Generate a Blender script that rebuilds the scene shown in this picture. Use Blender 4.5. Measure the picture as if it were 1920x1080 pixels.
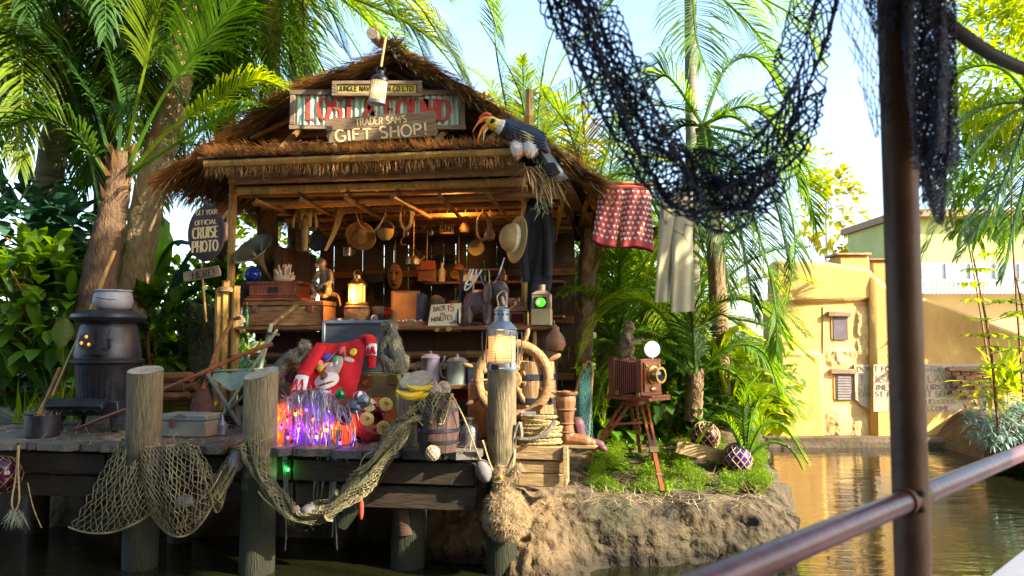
import bpy, math, random, bmesh
from mathutils import Vector as V, Matrix, noise, Euler
from math import sin, cos, pi, radians, sqrt, atan2
for o in list(bpy.data.objects): bpy.data.objects.remove(o)
SC = bpy.context.scene
COL = SC.collection
# ------------------------------------------------------------------ camera, sky, sun, exposure
CAMZ = 1.75; F = 1507.0; PITCH = math.atan(100 / F)
cd = bpy.data.cameras.new('camera'); cam = bpy.data.objects.new('camera', cd); COL.objects.link(cam)
cam.location = (0, 0, CAMZ); cam.rotation_euler = (pi / 2 + PITCH, 0, 0)
cd.sensor_width = 36; cd.lens = 36 * F / 1920; cd.clip_start = .05; cd.clip_end = 3000
cd.dof.use_dof = True; cd.dof.focus_distance = 7.4; cd.dof.aperture_fstop = 5.6
SC.camera = cam
SUN_AZ = radians(117)      # compass-like: measured from +Y towards +X
SUN_EL = radians(31)
w = bpy.data.worlds.new('World'); SC.world = w; w.use_nodes = True
nt = w.node_tree; nt.nodes.clear()
sky = nt.nodes.new('ShaderNodeTexSky'); sky.sky_type = 'NISHITA'; sky.sun_disc = False
sky.sun_elevation = SUN_EL; sky.sun_rotation = SUN_AZ; sky.dust_density = 1.6; sky.air_density = 1.0; sky.ozone_density = 1.4
bg = nt.nodes.new('ShaderNodeBackground'); bg.inputs[1].default_value = .15
wo = nt.nodes.new('ShaderNodeOutputWorld')
nt.links.new(sky.outputs[0], bg.inputs[0]); nt.links.new(bg.outputs[0], wo.inputs[0])
sd = bpy.data.lights.new('sun', 'SUN'); sd.energy = 5.0; sd.angle = radians(.5); sd.color = (1, .87, .66)
so = bpy.data.objects.new('sun', sd); COL.objects.link(so)
SDIR = V((sin(SUN_AZ) * cos(SUN_EL), cos(SUN_AZ) * cos(SUN_EL), sin(SUN_EL)))
so.rotation_euler = (-SDIR).to_track_quat('-Z', 'Y').to_euler(); so.location = (6, -6, 9)
vs = SC.view_settings; vs.view_transform = 'Standard'; vs.look = 'None'; vs.gamma = 1; vs.exposure = 1.95; vs.use_curve_mapping = False
# ------------------------------------------------------------------ pixel (1920x1080) -> place
fw = V((0, cos(PITCH), sin(PITCH))); upv = V((0, -sin(PITCH), cos(PITCH))); C0 = V((0, 0, CAMZ))
def ray(px, py): return fw + V((1, 0, 0)) * ((px - 960) / F) + upv * ((540 - py) / F)
def P(px, py, Y):
    d = ray(px, py); return C0 + d * (Y / d.y)
def PZ(px, py, z):
    d = ray(px, py); return C0 + d * ((z - CAMZ) / d.z)
HR = -.1676
HM = Matrix.Translation((0, 5.89, 0)) @ Matrix.Rotation(HR, 4, 'Z'); HI = HM.inverted()
def h(px, py, v):          # point of the hut's own frame (u along the front, v inwards, z up)
    o = HI @ C0; d = HI.to_3x3() @ ray(px, py); return o + d * ((v - o.y) / d.y)
def HW(px, py, v): return HM @ h(px, py, v)
DECK = .94
R = random.Random(7)
def rr(a, b): return R.uniform(a, b)
# ------------------------------------------------------------------ mesh builder
class B:
    def __init__(s, M=None): s.v = []; s.f = []; s.M = M or Matrix()
    def add(s, vs, fs):
        n = len(s.v); M = s.M
        s.v += [M @ V(p) for p in vs]; s.f += [tuple(i + n for i in f) for f in fs]
    def box(s, c, d, rot=None, top=1, topy=None):
        x, y, z = [q / 2 for q in d]; ty = top if topy is None else topy
        vs = [V((-x, -y, -z)), V((x, -y, -z)), V((x, y, -z)), V((-x, y, -z)), V((-x * top, -y * ty, z)), V((x * top, -y * ty, z)), V((x * top, y * ty, z)), V((-x * top, y * ty, z))]
        if rot: m = Euler(rot).to_matrix(); vs = [m @ p for p in vs]
        c = V(c); s.add([p + c for p in vs], [(3, 2, 1, 0), (4, 5, 6, 7), (0, 1, 5, 4), (1, 2, 6, 5), (2, 3, 7, 6), (3, 0, 4, 7)])
    def beam(s, a, b, w, t, roll=0):
        a = V(a); b = V(b); d = b - a; q = d.to_track_quat('Z', 'Y'); m = q.to_matrix() @ Matrix.Rotation(roll, 3, 'Z'); L = d.length
        vs = [a + m @ V((x * w / 2, y * t / 2, z)) for z in (0, L) for x, y in ((-1, -1), (1, -1), (1, 1), (-1, 1))]
        s.add(vs, [(3, 2, 1, 0), (4, 5, 6, 7), (0, 1, 5, 4), (1, 2, 6, 5), (2, 3, 7, 6), (3, 0, 4, 7)])
    def tube(s, pts, r, n=8, cap=True, sq=1):
        pts = [V(p) for p in pts]; k = len(pts); rs = r if isinstance(r, (list, tuple)) else [r] * k
        t0 = (pts[1] - pts[0]).normalized(); up = V((0, 0, 1)) if abs(t0.z) < .9 else V((0, 1, 0))
        x = t0.cross(up).normalized(); vs = []
        for i, p in enumerate(pts):
            t = (pts[min(i + 1, k - 1)] - pts[max(i - 1, 0)])
            if t.length < 1e-9: t = t0
            t = t.normalized(); x = (x - t * x.dot(t)); x = x.normalized() if x.length > 1e-6 else t.orthogonal().normalized(); y = t.cross(x)
            for j in range(n):
                a = 2 * pi * j / n; vs.append(p + (x * cos(a) + y * sin(a) * sq) * rs[i])
        fs = [(i * n + j, i * n + (j + 1) % n, (i + 1) * n + (j + 1) % n, (i + 1) * n + j) for i in range(k - 1) for j in range(n)]
        if cap: fs += [tuple(range(n))[::-1], tuple(range((k - 1) * n, k * n))]
        s.add(vs, fs)
    def seg(s, a, b, r):       # cheap open three-sided strand
        t = b - a
        if t.length < 1e-6: return
        x = t.orthogonal().normalized() * r; y = t.normalized().cross(x)
        o = [x, x * -.5 + y * .866, x * -.5 - y * .866]
        s.add([a + q for q in o] + [b + q for q in o], [(0, 1, 4, 3), (1, 2, 5, 4), (2, 0, 3, 5)])
    def lathe(s, prof, n=20, c=(0, 0, 0), axis=None, sx=1, sy=1, a0=0, flute=0, nf=0):
        m = V(axis).to_track_quat('Z', 'Y').to_matrix() if axis else Matrix.Identity(3)
        c = V(c); vs = []; k = len(prof)
        for r, z in prof:
            for j in range(n):
                a = 2 * pi * j / n + a0; q = r * (1 + flute * (j % 2)); vs.append(c + m @ V((q * cos(a) * sx, q * sin(a) * sy, z)))
        fs = [(i * n + j, i * n + (j + 1) % n, (i + 1) * n + (j + 1) % n, (i + 1) * n + j) for i in range(k - 1) for j in range(n)]
        if prof[0][0] > 1e-6: fs.append(tuple(range(n))[::-1])
        if prof[-1][0] > 1e-6: fs.append(tuple(range((k - 1) * n, k * n)))
        s.add(vs, fs)
    def ell(s, c, r, nu=14, nv=9, rot=None):
        if not isinstance(r, (tuple, list)): r = (r, r, r)
        m = Euler(rot).to_matrix() if rot else Matrix.Identity(3); c = V(c); vs = []
        for i in range(nv + 1):
            p = pi * i / nv
            for j in range(nu):
                a = 2 * pi * j / nu; vs.append(c + m @ V((r[0] * sin(p) * cos(a), r[1] * sin(p) * sin(a), -r[2] * cos(p))))
        s.add(vs, [(i * nu + j, i * nu + (j + 1) % nu, (i + 1) * nu + (j + 1) % nu, (i + 1) * nu + j) for i in range(nv) for j in range(nu)])
    def cap(s, a, ra, b, rb, n=10):    # tapered capsule, closed
        a = V(a); b = V(b); d = (b - a); L = max(d.length, 1e-4); pr = []
        for i in range(5): q = pi / 2 * (1 - i / 4); pr.append((max(ra * cos(q), 0), -ra * sin(q)))
        for i in range(5): q = pi / 2 * i / 4; pr.append((max(rb * cos(q), 0), L + rb * sin(q)))
        s.lathe(pr, n, a, d)
    def prism(s, poly, y0, y1, fr=None):   # polygon in x,z pushed along y
        n = len(poly); fr = fr or (lambda x, y, z: V((x, y, z)))
        s.add([fr(x, y0, z) for x, z in poly] + [fr(x, y1, z) for x, z in poly], [tuple(range(n)), tuple(range(2 * n - 1, n - 1, -1))] + [(i, n + i, n + (i + 1) % n, (i + 1) % n) for i in range(n)])
    def surf(s, fn, nu, nv, cu=False):
        vs = [fn(i / nu, j / nv) for j in range(nv + 1) for i in range(nu + (0 if cu else 1))]
        k = nu if cu else nu + 1
        s.add(vs, [(j * k + i, j * k + (i + 1) % k, (j + 1) * k + (i + 1) % k, (j + 1) * k + i) for j in range(nv) for i in range(nu)])
    def blade(s, p, d, L, wd, droop=0, up=V((0, 0, 1)), segs=1):
        p = V(p); d = V(d).normalized(); x = d.cross(up)
        x = (x if x.length > .05 else d.orthogonal()).normalized() * wd / 2; vs = []; q = p.copy()
        for i in range(segs):
            t = i / segs; vs += [q - x * (1 - t * .5), q + x * (1 - t * .5)]; q = q + d * (L / segs); d = (d - up * droop / segs).normalized()
        vs.append(q); fs = [(2 * i, 2 * i + 1, 2 * i + 3, 2 * i + 2) for i in range(segs - 1)] + [(2 * segs - 2, 2 * segs - 1, 2 * segs)]
        s.add(vs, fs)
    def bamboo(s, a, b, r, k=5, n=8):
        a = V(a); b = V(b); pts = []; rs = []
        for i in range(k):
            for t, q in ((0.02, 1.12), (.07, .97), (.5, 1), (.93, .97), (.98, 1.12)):
                pts.append(a.lerp(b, (i + t) / k)); rs.append(r * q)
        s.tube(pts, rs, n)
    def mesh(s, name, smooth=True, off=None):
        m = bpy.data.meshes.new(name); m.from_pydata([p - off for p in s.v] if off else s.v, [], s.f); m.update()
        if smooth: m.shade_smooth(); 
        return m
def autosm(o, ang=40):
    m = o.data; bm = bmesh.new(); bm.from_mesh(m)
    for e in bm.edges:
        if len(e.link_faces) == 2 and e.calc_face_angle(0) > radians(ang): e.smooth = False
    bm.to_mesh(m); bm.free()
def tag(o, label=None, cat=None, group=None, kind=None):
    if label: o['label'] = label
    if cat: o['category'] = cat
    if group: o['group'] = group
    if kind: o['kind'] = kind
    return o
def obj(name, mesh, mat, parent=None):
    o = bpy.data.objects.new(name, mesh); COL.objects.link(o)
    if mat and not mesh.materials: mesh.materials.append(mat)
    if parent: o.parent = parent
    return o
class Thing:
    """an Empty at the base of a thing; parts are built in its own frame, optionally in photo pixels of its depth"""
    def __init__(s, name, label, cat, at=None, v=None, z=None, Y=None, loc=None, rz=HR, rot=None, group=None, su=None):
        if loc is not None: p = V(loc)
        elif v is not None: p = HW(at[0], at[1], v)
        elif Y is not None: p = P(at[0], at[1], Y)
        else: p = PZ(at[0], at[1], z)
        s.s = p.y / F if su is None else su
        e = bpy.data.objects.new(name, None); COL.objects.link(e); e.empty_display_size = .1
        e.location = p; e.rotation_euler = rot if rot else (0, 0, rz); tag(e, label, cat, group)
        s.e = e; s.W = Matrix.LocRotScale(p, e.rotation_euler, None); s.WI = s.W.inverted()
    def B(s, rot=None, at=(0, 0, 0)):   # pixel-unit builder
        M = Matrix.Scale(s.s, 4) @ Matrix.Translation(at)
        if rot: M = M @ Euler(rot).to_matrix().to_4x4()
        return B(M)
    def Wb(s): return B(s.WI)           # world-coordinate builder
    def Hb(s): return B(s.WI @ HM)      # hut-frame builder
    def part(s, name, b, mat, par=None, smooth=True, label=None, kind=None, bevel=0, ang=40):
        o = obj(name, b.mesh(name, smooth), mat, par or s.e)
        if smooth and ang: autosm(o, ang)
        if bevel: m = o.modifiers.new('bevel', 'BEVEL'); m.width = bevel; m.segments = 1; m.limit_method = 'ANGLE'
        return tag(o, label, None, None, kind)
def single(name, b, mat, label=None, cat=None, group=None, kind=None, smooth=True, bevel=0):
    xs = [p.x for p in b.v]; ys = [p.y for p in b.v]; zs = [p.z for p in b.v]
    off = V(((min(xs) + max(xs)) / 2, (min(ys) + max(ys)) / 2, min(zs)))
    o = obj(name, b.mesh(name, smooth, off), mat); o.location = off
    if smooth: autosm(o)
    if bevel: m = o.modifiers.new('bevel', 'BEVEL'); m.width = bevel; m.segments = 1; m.limit_method = 'ANGLE'
    return tag(o, label, cat, group, kind)
def blob(name, b, mat, parent, voxel, smooth=4):
    """melts overlapping closed shapes into one continuous skin"""
    me = b.mesh(name); o = obj(name, me, mat, parent)
    m = o.modifiers.new('r', 'REMESH'); m.mode = 'VOXEL'; m.voxel_size = voxel; m.use_smooth_shade = True
    if smooth: k = o.modifiers.new('s', 'SMOOTH'); k.factor = .5; k.iterations = smooth
    bpy.context.view_layer.update(); dg = bpy.context.evaluated_depsgraph_get()
    nm = bpy.data.meshes.new_from_object(o.evaluated_get(dg)); o.modifiers.clear(); o.data = nm; nm.name = name
    nm.materials.clear(); nm.materials.append(mat); nm.shade_smooth(); return o
def fur(body, mat, n, L, wd, seed=1, flow=V((0, 0, -1)), lift=.35, name='fur'):
    rn = random.Random(seed); me = body.data; me.calc_loop_triangles(); b = B(); tr = me.loop_triangles; cum = []; a = 0
    for t in tr: a += t.area; cum.append(a)
    import bisect
    for i in range(n):
        t = tr[bisect.bisect(cum, rn.random() * a) % len(tr)]; p = [me.vertices[k].co for k in t.vertices]
        x, y = rn.random(), rn.random()
        if x + y > 1: x, y = 1 - x, 1 - y
        q = p[0] + (p[1] - p[0]) * x + (p[2] - p[0]) * y; nn = t.normal
        d = flow - nn * flow.dot(nn) + V((rn.gauss(0, .25), rn.gauss(0, .25), rn.gauss(0, .25))) + nn * lift
        b.blade(q - nn * .001, d, L * rn.uniform(.5, 1.2), wd, 0, nn)
    o = obj(name, b.mesh(name, False), mat, body); o['kind'] = 'stuff'; return o
# ------------------------------------------------------------------ materials
MATS = {}
def mat(name, col, rough=.7, var=.3, vs=6, col2=None, bump=.0, bs=None, st=(1, 1, 1), metal=0, tr=0, em=None, es=0, spec=.4, isl=0, coat=0, alpha=None, det=5, obr=0):
    if name in MATS: return MATS[name]
    m = bpy.data.materials.new(name); MATS[name] = m; m.use_nodes = True; t = m.node_tree; N = t.nodes; L = t.links; N.clear()
    out = N.new('ShaderNodeOutputMaterial'); p = N.new('ShaderNodeBsdfPrincipled')
    p.inputs['Roughness'].default_value = rough; p.inputs['Metallic'].default_value = metal; p.inputs['Specular IOR Level'].default_value = spec
    p.inputs['Coat Weight'].default_value = coat
    tc = N.new('ShaderNodeTexCoord'); mp = N.new('ShaderNodeMapping'); mp.inputs['Scale'].default_value = st; L.new(tc.outputs['Object'], mp.inputs[0])
    no = N.new('ShaderNodeTexNoise'); no.inputs['Scale'].default_value = vs; no.inputs['Detail'].default_value = det; no.inputs['Roughness'].default_value = .62; L.new(mp.outputs[0], no.inputs[0])
    cr = N.new('ShaderNodeValToRGB'); cr.color_ramp.elements[0].position = .3; cr.color_ramp.elements[1].position = .7
    c2 = col2 or tuple(min(1, c * (1 + var)) for c in col); c1 = col if col2 else tuple(c * (1 - var) for c in col)
    cr.color_ramp.elements[0].color = (*c1, 1); cr.color_ramp.elements[1].color = (*c2, 1); L.new(no.outputs[0], cr.inputs[0])
    cs = cr.outputs[0]
    if isl or obr:
        mr = N.new('ShaderNodeMapRange'); 
        if isl: g = N.new('ShaderNodeNewGeometry'); L.new(g.outputs['Random Per Island'], mr.inputs[0])
        else: g = N.new('ShaderNodeObjectInfo'); L.new(g.outputs['Random'], mr.inputs[0])
        a = isl or obr; mr.inputs[3].default_value = 1 - a; mr.inputs[4].default_value = 1 + a
        mx = N.new('ShaderNodeMixRGB'); mx.blend_type = 'MULTIPLY'; mx.inputs[0].default_value = 1; L.new(cs, mx.inputs[1]); L.new(mr.outputs[0], mx.inputs[2]); cs = mx.outputs[0]
    L.new(cs, p.inputs['Base Color'])
    if bump:
        n2 = N.new('ShaderNodeTexNoise'); n2.inputs['Scale'].default_value = bs or vs * 4; n2.inputs['Detail'].default_value = 6; L.new(mp.outputs[0], n2.inputs[0])
        bp = N.new('ShaderNodeBump'); bp.inputs['Strength'].default_value = bump; bp.inputs['Distance'].default_value = .05 if 'rock' in name or 'soil' in name else .02; L.new(n2.outputs[0], bp.inputs['Height']); L.new(bp.outputs[0], p.inputs['Normal'])
    if em: p.inputs['Emission Color'].default_value = (*em, 1); p.inputs['Emission Strength'].default_value = es
    if alpha is not None: p.inputs['Transmission Weight'].default_value = alpha
    sh = p.outputs[0]
    if tr:
        tl = N.new('ShaderNodeBsdfTranslucent'); hs = N.new('ShaderNodeHueSaturation'); hs.inputs['Hue'].default_value = .47; hs.inputs['Saturation'].default_value = 1.15; hs.inputs['Value'].default_value = 2.6
        L.new(cs, hs.inputs['Color']); L.new(hs.outputs[0], tl.inputs[0]); ms = N.new('ShaderNodeMixShader'); ms.inputs[0].default_value = tr; L.new(sh, ms.inputs[1]); L.new(tl.outputs[0], ms.inputs[2]); sh = ms.outputs[0]
    L.new(sh, out.inputs[0]); return m
wood = lambda n, c, **k: mat(n, c, **{**dict(rough=.75, var=.45, vs=5, st=(2, 2, 14), bump=.35, bs=9, obr=.25), **k})
m_grey = wood('grey weathered wood', (.16, .14, .11), st=(14, 14, 2))
m_plank = wood('weathered plank', (.095, .085, .07), st=(9, 1.5, 9), bump=.5)
m_pile = wood('piling wood', (.15, .118, .062), st=(11, 11, 1.2), bump=.8, vs=6)
m_pend = mat('sawn log end', (.27, .24, .17), .85, .35, 14, bump=.3)
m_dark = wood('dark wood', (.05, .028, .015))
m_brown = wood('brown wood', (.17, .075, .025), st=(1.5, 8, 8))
m_red = wood('reddish wood', (.19, .05, .018), st=(8, 8, 1.5), rough=.5, bump=.15)
m_chest = wood('chest wood', (.22, .115, .04), st=(1.2, 8, 10))
m_bam = mat('bamboo', (.34, .20, .05), .42, .4, 5, st=(6, 6, 1.5), bump=.1, obr=.25)
m_bamd = mat('old bamboo', (.16, .085, .028), .5, .4, 5, st=(1.5, 6, 6), bump=.1, obr=.3)
m_gable = wood('gable board', (.20, .07, .022), st=(1.2, 8, 8))
m_thatch = mat('thatch straw', (.33, .205, .075), .8, .35, 3, isl=.55, tr=.15)
m_thatchd = mat('old thatch', (.10, .05, .022), .9, .5, 9, st=(3, 12, 12), bump=.6)
m_straw = mat('pale straw', (.42, .33, .17), .8, .3, 3, isl=.4, tr=.2)
m_iron = mat('black iron', (.035, .036, .045), .42, .5, 7, metal=.55, bump=.12, bs=40)
m_steel = mat('dull steel', (.30, .31, .33), .38, .35, 9, metal=.8, bump=.08)
m_rust = mat('rusty iron', (.13, .055, .03), .8, .5, 12, bump=.3)
m_brass = mat('tarnished brass', (.42, .27, .09), .35, .35, 10, metal=.9)
m_zinc = mat('galvanised zinc', (.20, .235, .27), .45, .35, 8, metal=.55, bump=.1)
m_black = mat('matt black', (.012, .012, .015), .6, .2)
m_rope = mat('manila rope', (.40, .29, .13), .85, .35, 30, bump=.6, bs=120, isl=.15)
m_net = mat('fishing net twine', (.17, .15, .075), .9, .3, 20, isl=.3)
m_netg = mat('green grey net', (.27, .30, .18), .9, .3, 20, isl=.3)
m_netd = mat('tarred net', (.048, .055, .10), .85, .4, 12, isl=.45)
m_leaf = {}
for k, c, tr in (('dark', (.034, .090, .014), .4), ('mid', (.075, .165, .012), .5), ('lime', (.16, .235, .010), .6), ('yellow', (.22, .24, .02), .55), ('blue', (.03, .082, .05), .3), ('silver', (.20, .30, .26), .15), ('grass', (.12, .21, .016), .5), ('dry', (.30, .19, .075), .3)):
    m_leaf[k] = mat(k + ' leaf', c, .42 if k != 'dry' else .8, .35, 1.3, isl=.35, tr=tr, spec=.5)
m_trunk = mat('palm bark', (.10, .062, .03), .9, .5, 5, col2=(.30, .20, .10), st=(5, 5, 2), bump=1.0, bs=9)
m_trunkg = mat('grey palm bark', (.20, .19, .15), .85, .4, 4, st=(1, 1, 7), bump=.6, bs=6)
m_fur = mat('monkey hide', (.11, .10, .065), .9, .35, 18)
m_furb = mat('monkey fur', (.24, .22, .145), .85, .35, 8, isl=.45)
m_fur2 = mat('brown monkey fur', (.30, .19, .09), .85, .35, 8, isl=.45)
m_skin = mat('monkey face skin', (.40, .20, .145), .55, .25, 30)
m_white = mat('white paint', (.8, .8, .78), .5, .08)
m_eye = mat('dark eye', (.01, .006, .004), .08, .1)
def glow(n, c, e): return mat(n, c, .4, 0, em=c, es=e)
def lamp(loc, col, e, r=.03, name='lamp_light'):
    l = bpy.data.lights.new(name, 'POINT'); l.energy = e; l.color = col; l.shadow_soft_size = r
    o = bpy.data.objects.new(name, l); COL.objects.link(o); o.location = loc; return o
def lamp_at(t, x, y, z, col, e, r=.03):   # a lamp's own light, carried by the lamp
    o = lamp((x * t.s, y * t.s, z * t.s), col, e, r); o.parent = t.e; return o
# ------------------------------------------------------------------ brush lettering
def arc(cx, cy, rx, ry, a0, a1, n=10): return [(cx + rx * cos(radians(a0 + (a1 - a0) * i / n)), cy + ry * sin(radians(a0 + (a1 - a0) * i / n))) for i in range(n + 1)]
GL = {
 'A': (.72, [[(0, 0), (.36, 1)], [(.36, 1), (.72, 0)], [(.13, .36), (.59, .36)]]), 'B': (.6, [[(.05, 0), (.05, 1)], [(.05, 1), (.3, 1)] + arc(.3, .77, .24, .23, 90, -90, 7) + [(.05, .54)], [(.3, .54)] + arc(.32, .27, .27, .27, 90, -90, 7) + [(.05, 0)]]),
 'C': (.68, [arc(.38, .5, .36, .5, 50, 310, 14)]), 'D': (.7, [[(.05, 0), (.05, 1)], [(.05, 1), (.25, 1)] + arc(.25, .5, .42, .5, 90, -90, 12) + [(.05, 0)]]),
 'E': (.56, [[(.05, 0), (.05, 1)], [(.05, 1), (.54, 1)], [(.05, .53), (.42, .53)], [(.05, 0), (.56, 0)]]), 'F': (.54, [[(.05, 0), (.05, 1)], [(.05, 1), (.54, 1)], [(.05, .53), (.42, .53)]]),
 'G': (.72, [arc(.38, .5, .36, .5, 50, 340, 14) + [(.72, .44), (.44, .44)]]), 'H': (.66, [[(.05, 0), (.05, 1)], [(.61, 0), (.61, 1)], [(.05, .52), (.61, .52)]]),
 'I': (.2, [[(.1, 0), (.1, 1)]]), 'J': (.46, [[(.4, 1), (.4, .25)] + arc(.22, .22, .18, .22, 0, -170, 7)]), 'K': (.62, [[(.05, 0), (.05, 1)], [(.58, 1), (.08, .45)], [(.24, .62), (.62, 0)]]),
 'L': (.52, [[(.05, 1), (.05, 0)], [(.05, 0), (.52, 0)]]), 'M': (.82, [[(.05, 0), (.05, 1)], [(.05, 1), (.41, .3)], [(.41, .3), (.77, 1)], [(.77, 1), (.77, 0)]]), 'N': (.68, [[(.05, 0), (.05, 1)], [(.05, 1), (.63, 0)], [(.63, 0), (.63, 1)]]),
 'O': (.76, [arc(.38, .5, .36, .5, 90, 450, 18)]), 'P': (.58, [[(.05, 0), (.05, 1)], [(.05, 1), (.28, 1)] + arc(.28, .74, .27, .26, 90, -90, 7) + [(.05, .48)]]),
 'Q': (.76, [arc(.38, .5, .36, .5, 90, 450, 18), [(.48, .22), (.74, -.06)]]), 'R': (.62, [[(.05, 0), (.05, 1)], [(.05, 1), (.28, 1)] + arc(.28, .75, .26, .25, 90, -90, 7) + [(.05, .5)], [(.28, .5), (.6, 0)]]),
 'S': (.56, [arc(.28, .75, .24, .25, 40, 270, 9) + arc(.28, .25, .25, .25, 85, -145, 9)]), 'T': (.62, [[(.31, 0), (.31, 1)], [(0, 1), (.62, 1)]]), 'U': (.66, [[(.05, 1), (.05, .3)] + arc(.33, .3, .28, .3, 180, 360, 9) + [(.61, 1)]]),
 'V': (.68, [[(0, 1), (.34, 0)], [(.34, 0), (.68, 1)]]), 'W': (.96, [[(0, 1), (.24, 0)], [(.24, 0), (.48, .8)], [(.48, .8), (.72, 0)], [(.72, 0), (.96, 1)]]), 'X': (.62, [[(0, 0), (.62, 1)], [(0, 1), (.62, 0)]]), 'Y': (.62, [[(0, 1), (.31, .5)], [(.62, 1), (.31, .5)], [(.31, .5), (.31, 0)]]),
 '!': (.2, [[(.1, .3), (.1, 1)], [(.1, 0), (.1, .1)]]), "'": (.16, [[(.1, .75), (.12, 1)]]), '-': (.4, [[(.05, .45), (.36, .45)]]), '1': (.26, [[(.02, .8), (.16, 1), (.14, 0)]]), '5': (.56, [[(.52, 1), (.12, 1), (.08, .58)] + arc(.27, .32, .27, .3, 110, -150, 10)]),
 '&': (.74, [[(.72, 0), (.2, .7)] + arc(.34, .82, .16, .17, 200, -20, 8) + [(.14, .38)] + arc(.28, .22, .24, .22, 140, 290, 7) + [(.66, .45)]]), ' ': (.34, []), '.': (.16, [[(.08, 0), (.08, .08)]]), 'º': (.3, [arc(.15, .75, .12, .2, 90, 450, 8), [(.03, .42), (.27, .42)]]),
}
def text(b, s, x0, z0, H, W, wt=.13, y=0, th=.6, serif=0, thin=.5, slope=0, jit=0, seed=3, z1=None, fr=None):
    """s painted on the x-z plane of b at depth y, raised by th towards -y; W is the whole width"""
    rn = random.Random(seed); adv = [GL[c][0] + .16 for c in s]; k = W / sum(adv); x = x0
    H1 = H
    for c, a in zip(s, adv):
        zz = z0 + (x - x0) * slope + rn.uniform(-jit, jit) * H; ks = 1 + rn.uniform(-jit, jit); la = rn.uniform(-jit, jit)
        for pl in GL[c][1]:
            pts = []
            for p in pl:
                q = (x + p[0] * k + la * p[1] * H, zz + p[1] * H * ks)
                if not pts or (q[0] - pts[-1][0]) ** 2 + (q[1] - pts[-1][1]) ** 2 > 1e-8: pts.append(q)
            if len(pts) < 2: continue
            closed = abs(pts[0][0] - pts[-1][0]) < 1e-4 and abs(pts[0][1] - pts[-1][1]) < 1e-4 and len(pts) > 4
            L_, R_ = [], []; n = len(pts)
            for i in range(n):
                i0, i1 = (i - 1, i + 1)
                if closed: i0 = (i - 1) if i > 0 else n - 2; i1 = (i + 1) if i < n - 1 else 1
                i0 = max(i0, 0); i1 = min(i1, n - 1)
                dx = pts[i1][0] - pts[i0][0]; dz = pts[i1][1] - pts[i0][1]; l = sqrt(dx * dx + dz * dz) or 1
                ww = wt * H * (thin + (1 - thin) * abs(dz) / l) / 2 * (1 + rn.uniform(-jit, jit) * 2)
                nx, nz = -dz / l * ww, dx / l * ww
                ext = 0
                L_.append((pts[i][0] + nx, pts[i][1] + nz)); R_.append((pts[i][0] - nx, pts[i][1] - nz))
            for i in range(n - 1): b.prism([R_[i], R_[i + 1], L_[i + 1], L_[i]], y - th, y, fr)
            if serif:
                for q in (pts[0], pts[-1]):
                    pq = pts[1] if q is pts[0] else pts[-2]
                    if abs(pq[1] - q[1]) > abs(pq[0] - q[0]) * .8 and not closed and (abs(q[1] - zz) < .1 * H or abs(q[1] - zz - H * ks) < .1 * H):
                        sw = serif * H; t2 = wt * H * .25; b.prism([(q[0] - sw, q[1] - t2), (q[0] + sw, q[1] - t2), (q[0] + sw, q[1] + t2), (q[0] - sw, q[1] + t2)], y - th * 1.01, y, fr)
        x += a * k
def net(b, S, nu, nv, r, jit=.15, seed=1, close=False, drop=0):
    rn = random.Random(seed); row = []
    for j in range(nv + 1):
        q = []
        for i in range(nu + 1):
            u = (i + (.5 if j % 2 else 0)) / (nu + .5); q.append(S(min(1, max(0, u + rn.uniform(-jit, jit) / nu)), min(1, max(0, j / nv + rn.uniform(-jit, jit) / nv))))
        row.append(q)
    for j in range(nv):
        for i in range(nu + 1):
            for k in ((i, i + 1) if j % 2 else (i - 1, i)):
                if 0 <= k <= nu and rn.random() > drop: b.seg(row[j][i], row[j + 1][k], r)
def cat(pts, n):   # smooth curve through points
    pts = [V(p) for p in pts]; out = []; k = len(pts)
    for i in range(k - 1):
        p0, p1, p2, p3 = pts[max(i - 1, 0)], pts[i], pts[i + 1], pts[min(i + 2, k - 1)]
        for j in range(n):
            t = j / n; out.append(.5 * ((2 * p1) + (p2 - p0) * t + (2 * p0 - 5 * p1 + 4 * p2 - p3) * t * t + (3 * p1 - p0 - 3 * p2 + p3) * t ** 3))
    out.append(pts[-1]); return out
def fb(p, s=1, oct=4): return noise.fractal(V(p) * s, 1, 2, oct)
# ------------------------------------------------------------------ water, ground, rock
def sstep(a, b, x): t = min(1, max(0, (x - a) / (b - a))); return t * t * (3 - 2 * t)
SHORE = [(-1.0, 7.0), (-.78, 6.5), (-.4, 6.2), (.1, 6.1), (.75, 6.2), (1.75, 6.45), (2.3, 6.7), (2.62, 7.3), (2.85, 8.5), (3.3, 10.5), (3.9, 12.5), (4.4, 14.2)]
def shore_x(y):
    q = SHORE[5:]
    if y <= q[0][1]: return q[0][0]
    for (x0, y0), (x1, y1) in zip(q, q[1:]):
        if y <= y1: return x0 + (x1 - x0) * (y - y0) / (y1 - y0)
    return q[-1][0]
def land(x, y):
    p = HI @ V((x, y, 0)); a = sstep(1.35, 1.6, p.y) * sstep(.6, -.2, p.x) * 1.27
    isl = sstep(-.35, .55, shore_x(y) - x) * sstep(6.5, 7.1, y) * (.82 + .28 * sstep(7.3, 9.5, y)) * sstep(-1.4, -.7, x)
    isl2 = sstep(-.35, .55, shore_x(y) - x) * sstep(8.2, 9.2, y) * 1.2
    bk = sstep(14.1, 14.6, y) * 1.0
    rb = sstep(6.3, 7.4, x - .10 * (y - 10)) * 1.0
    bh = sstep(-5.5, -7, y) * 1.1
    far = sstep(30, 60, sqrt(x * x + y * y)) * 1.3
    z = -.4 + max(a, isl, isl2, bk, rb, bh, far) + (.05 * fb((x, y, 0), 1.3)) * (1 if y > 5 else .3)
    return z
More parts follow.
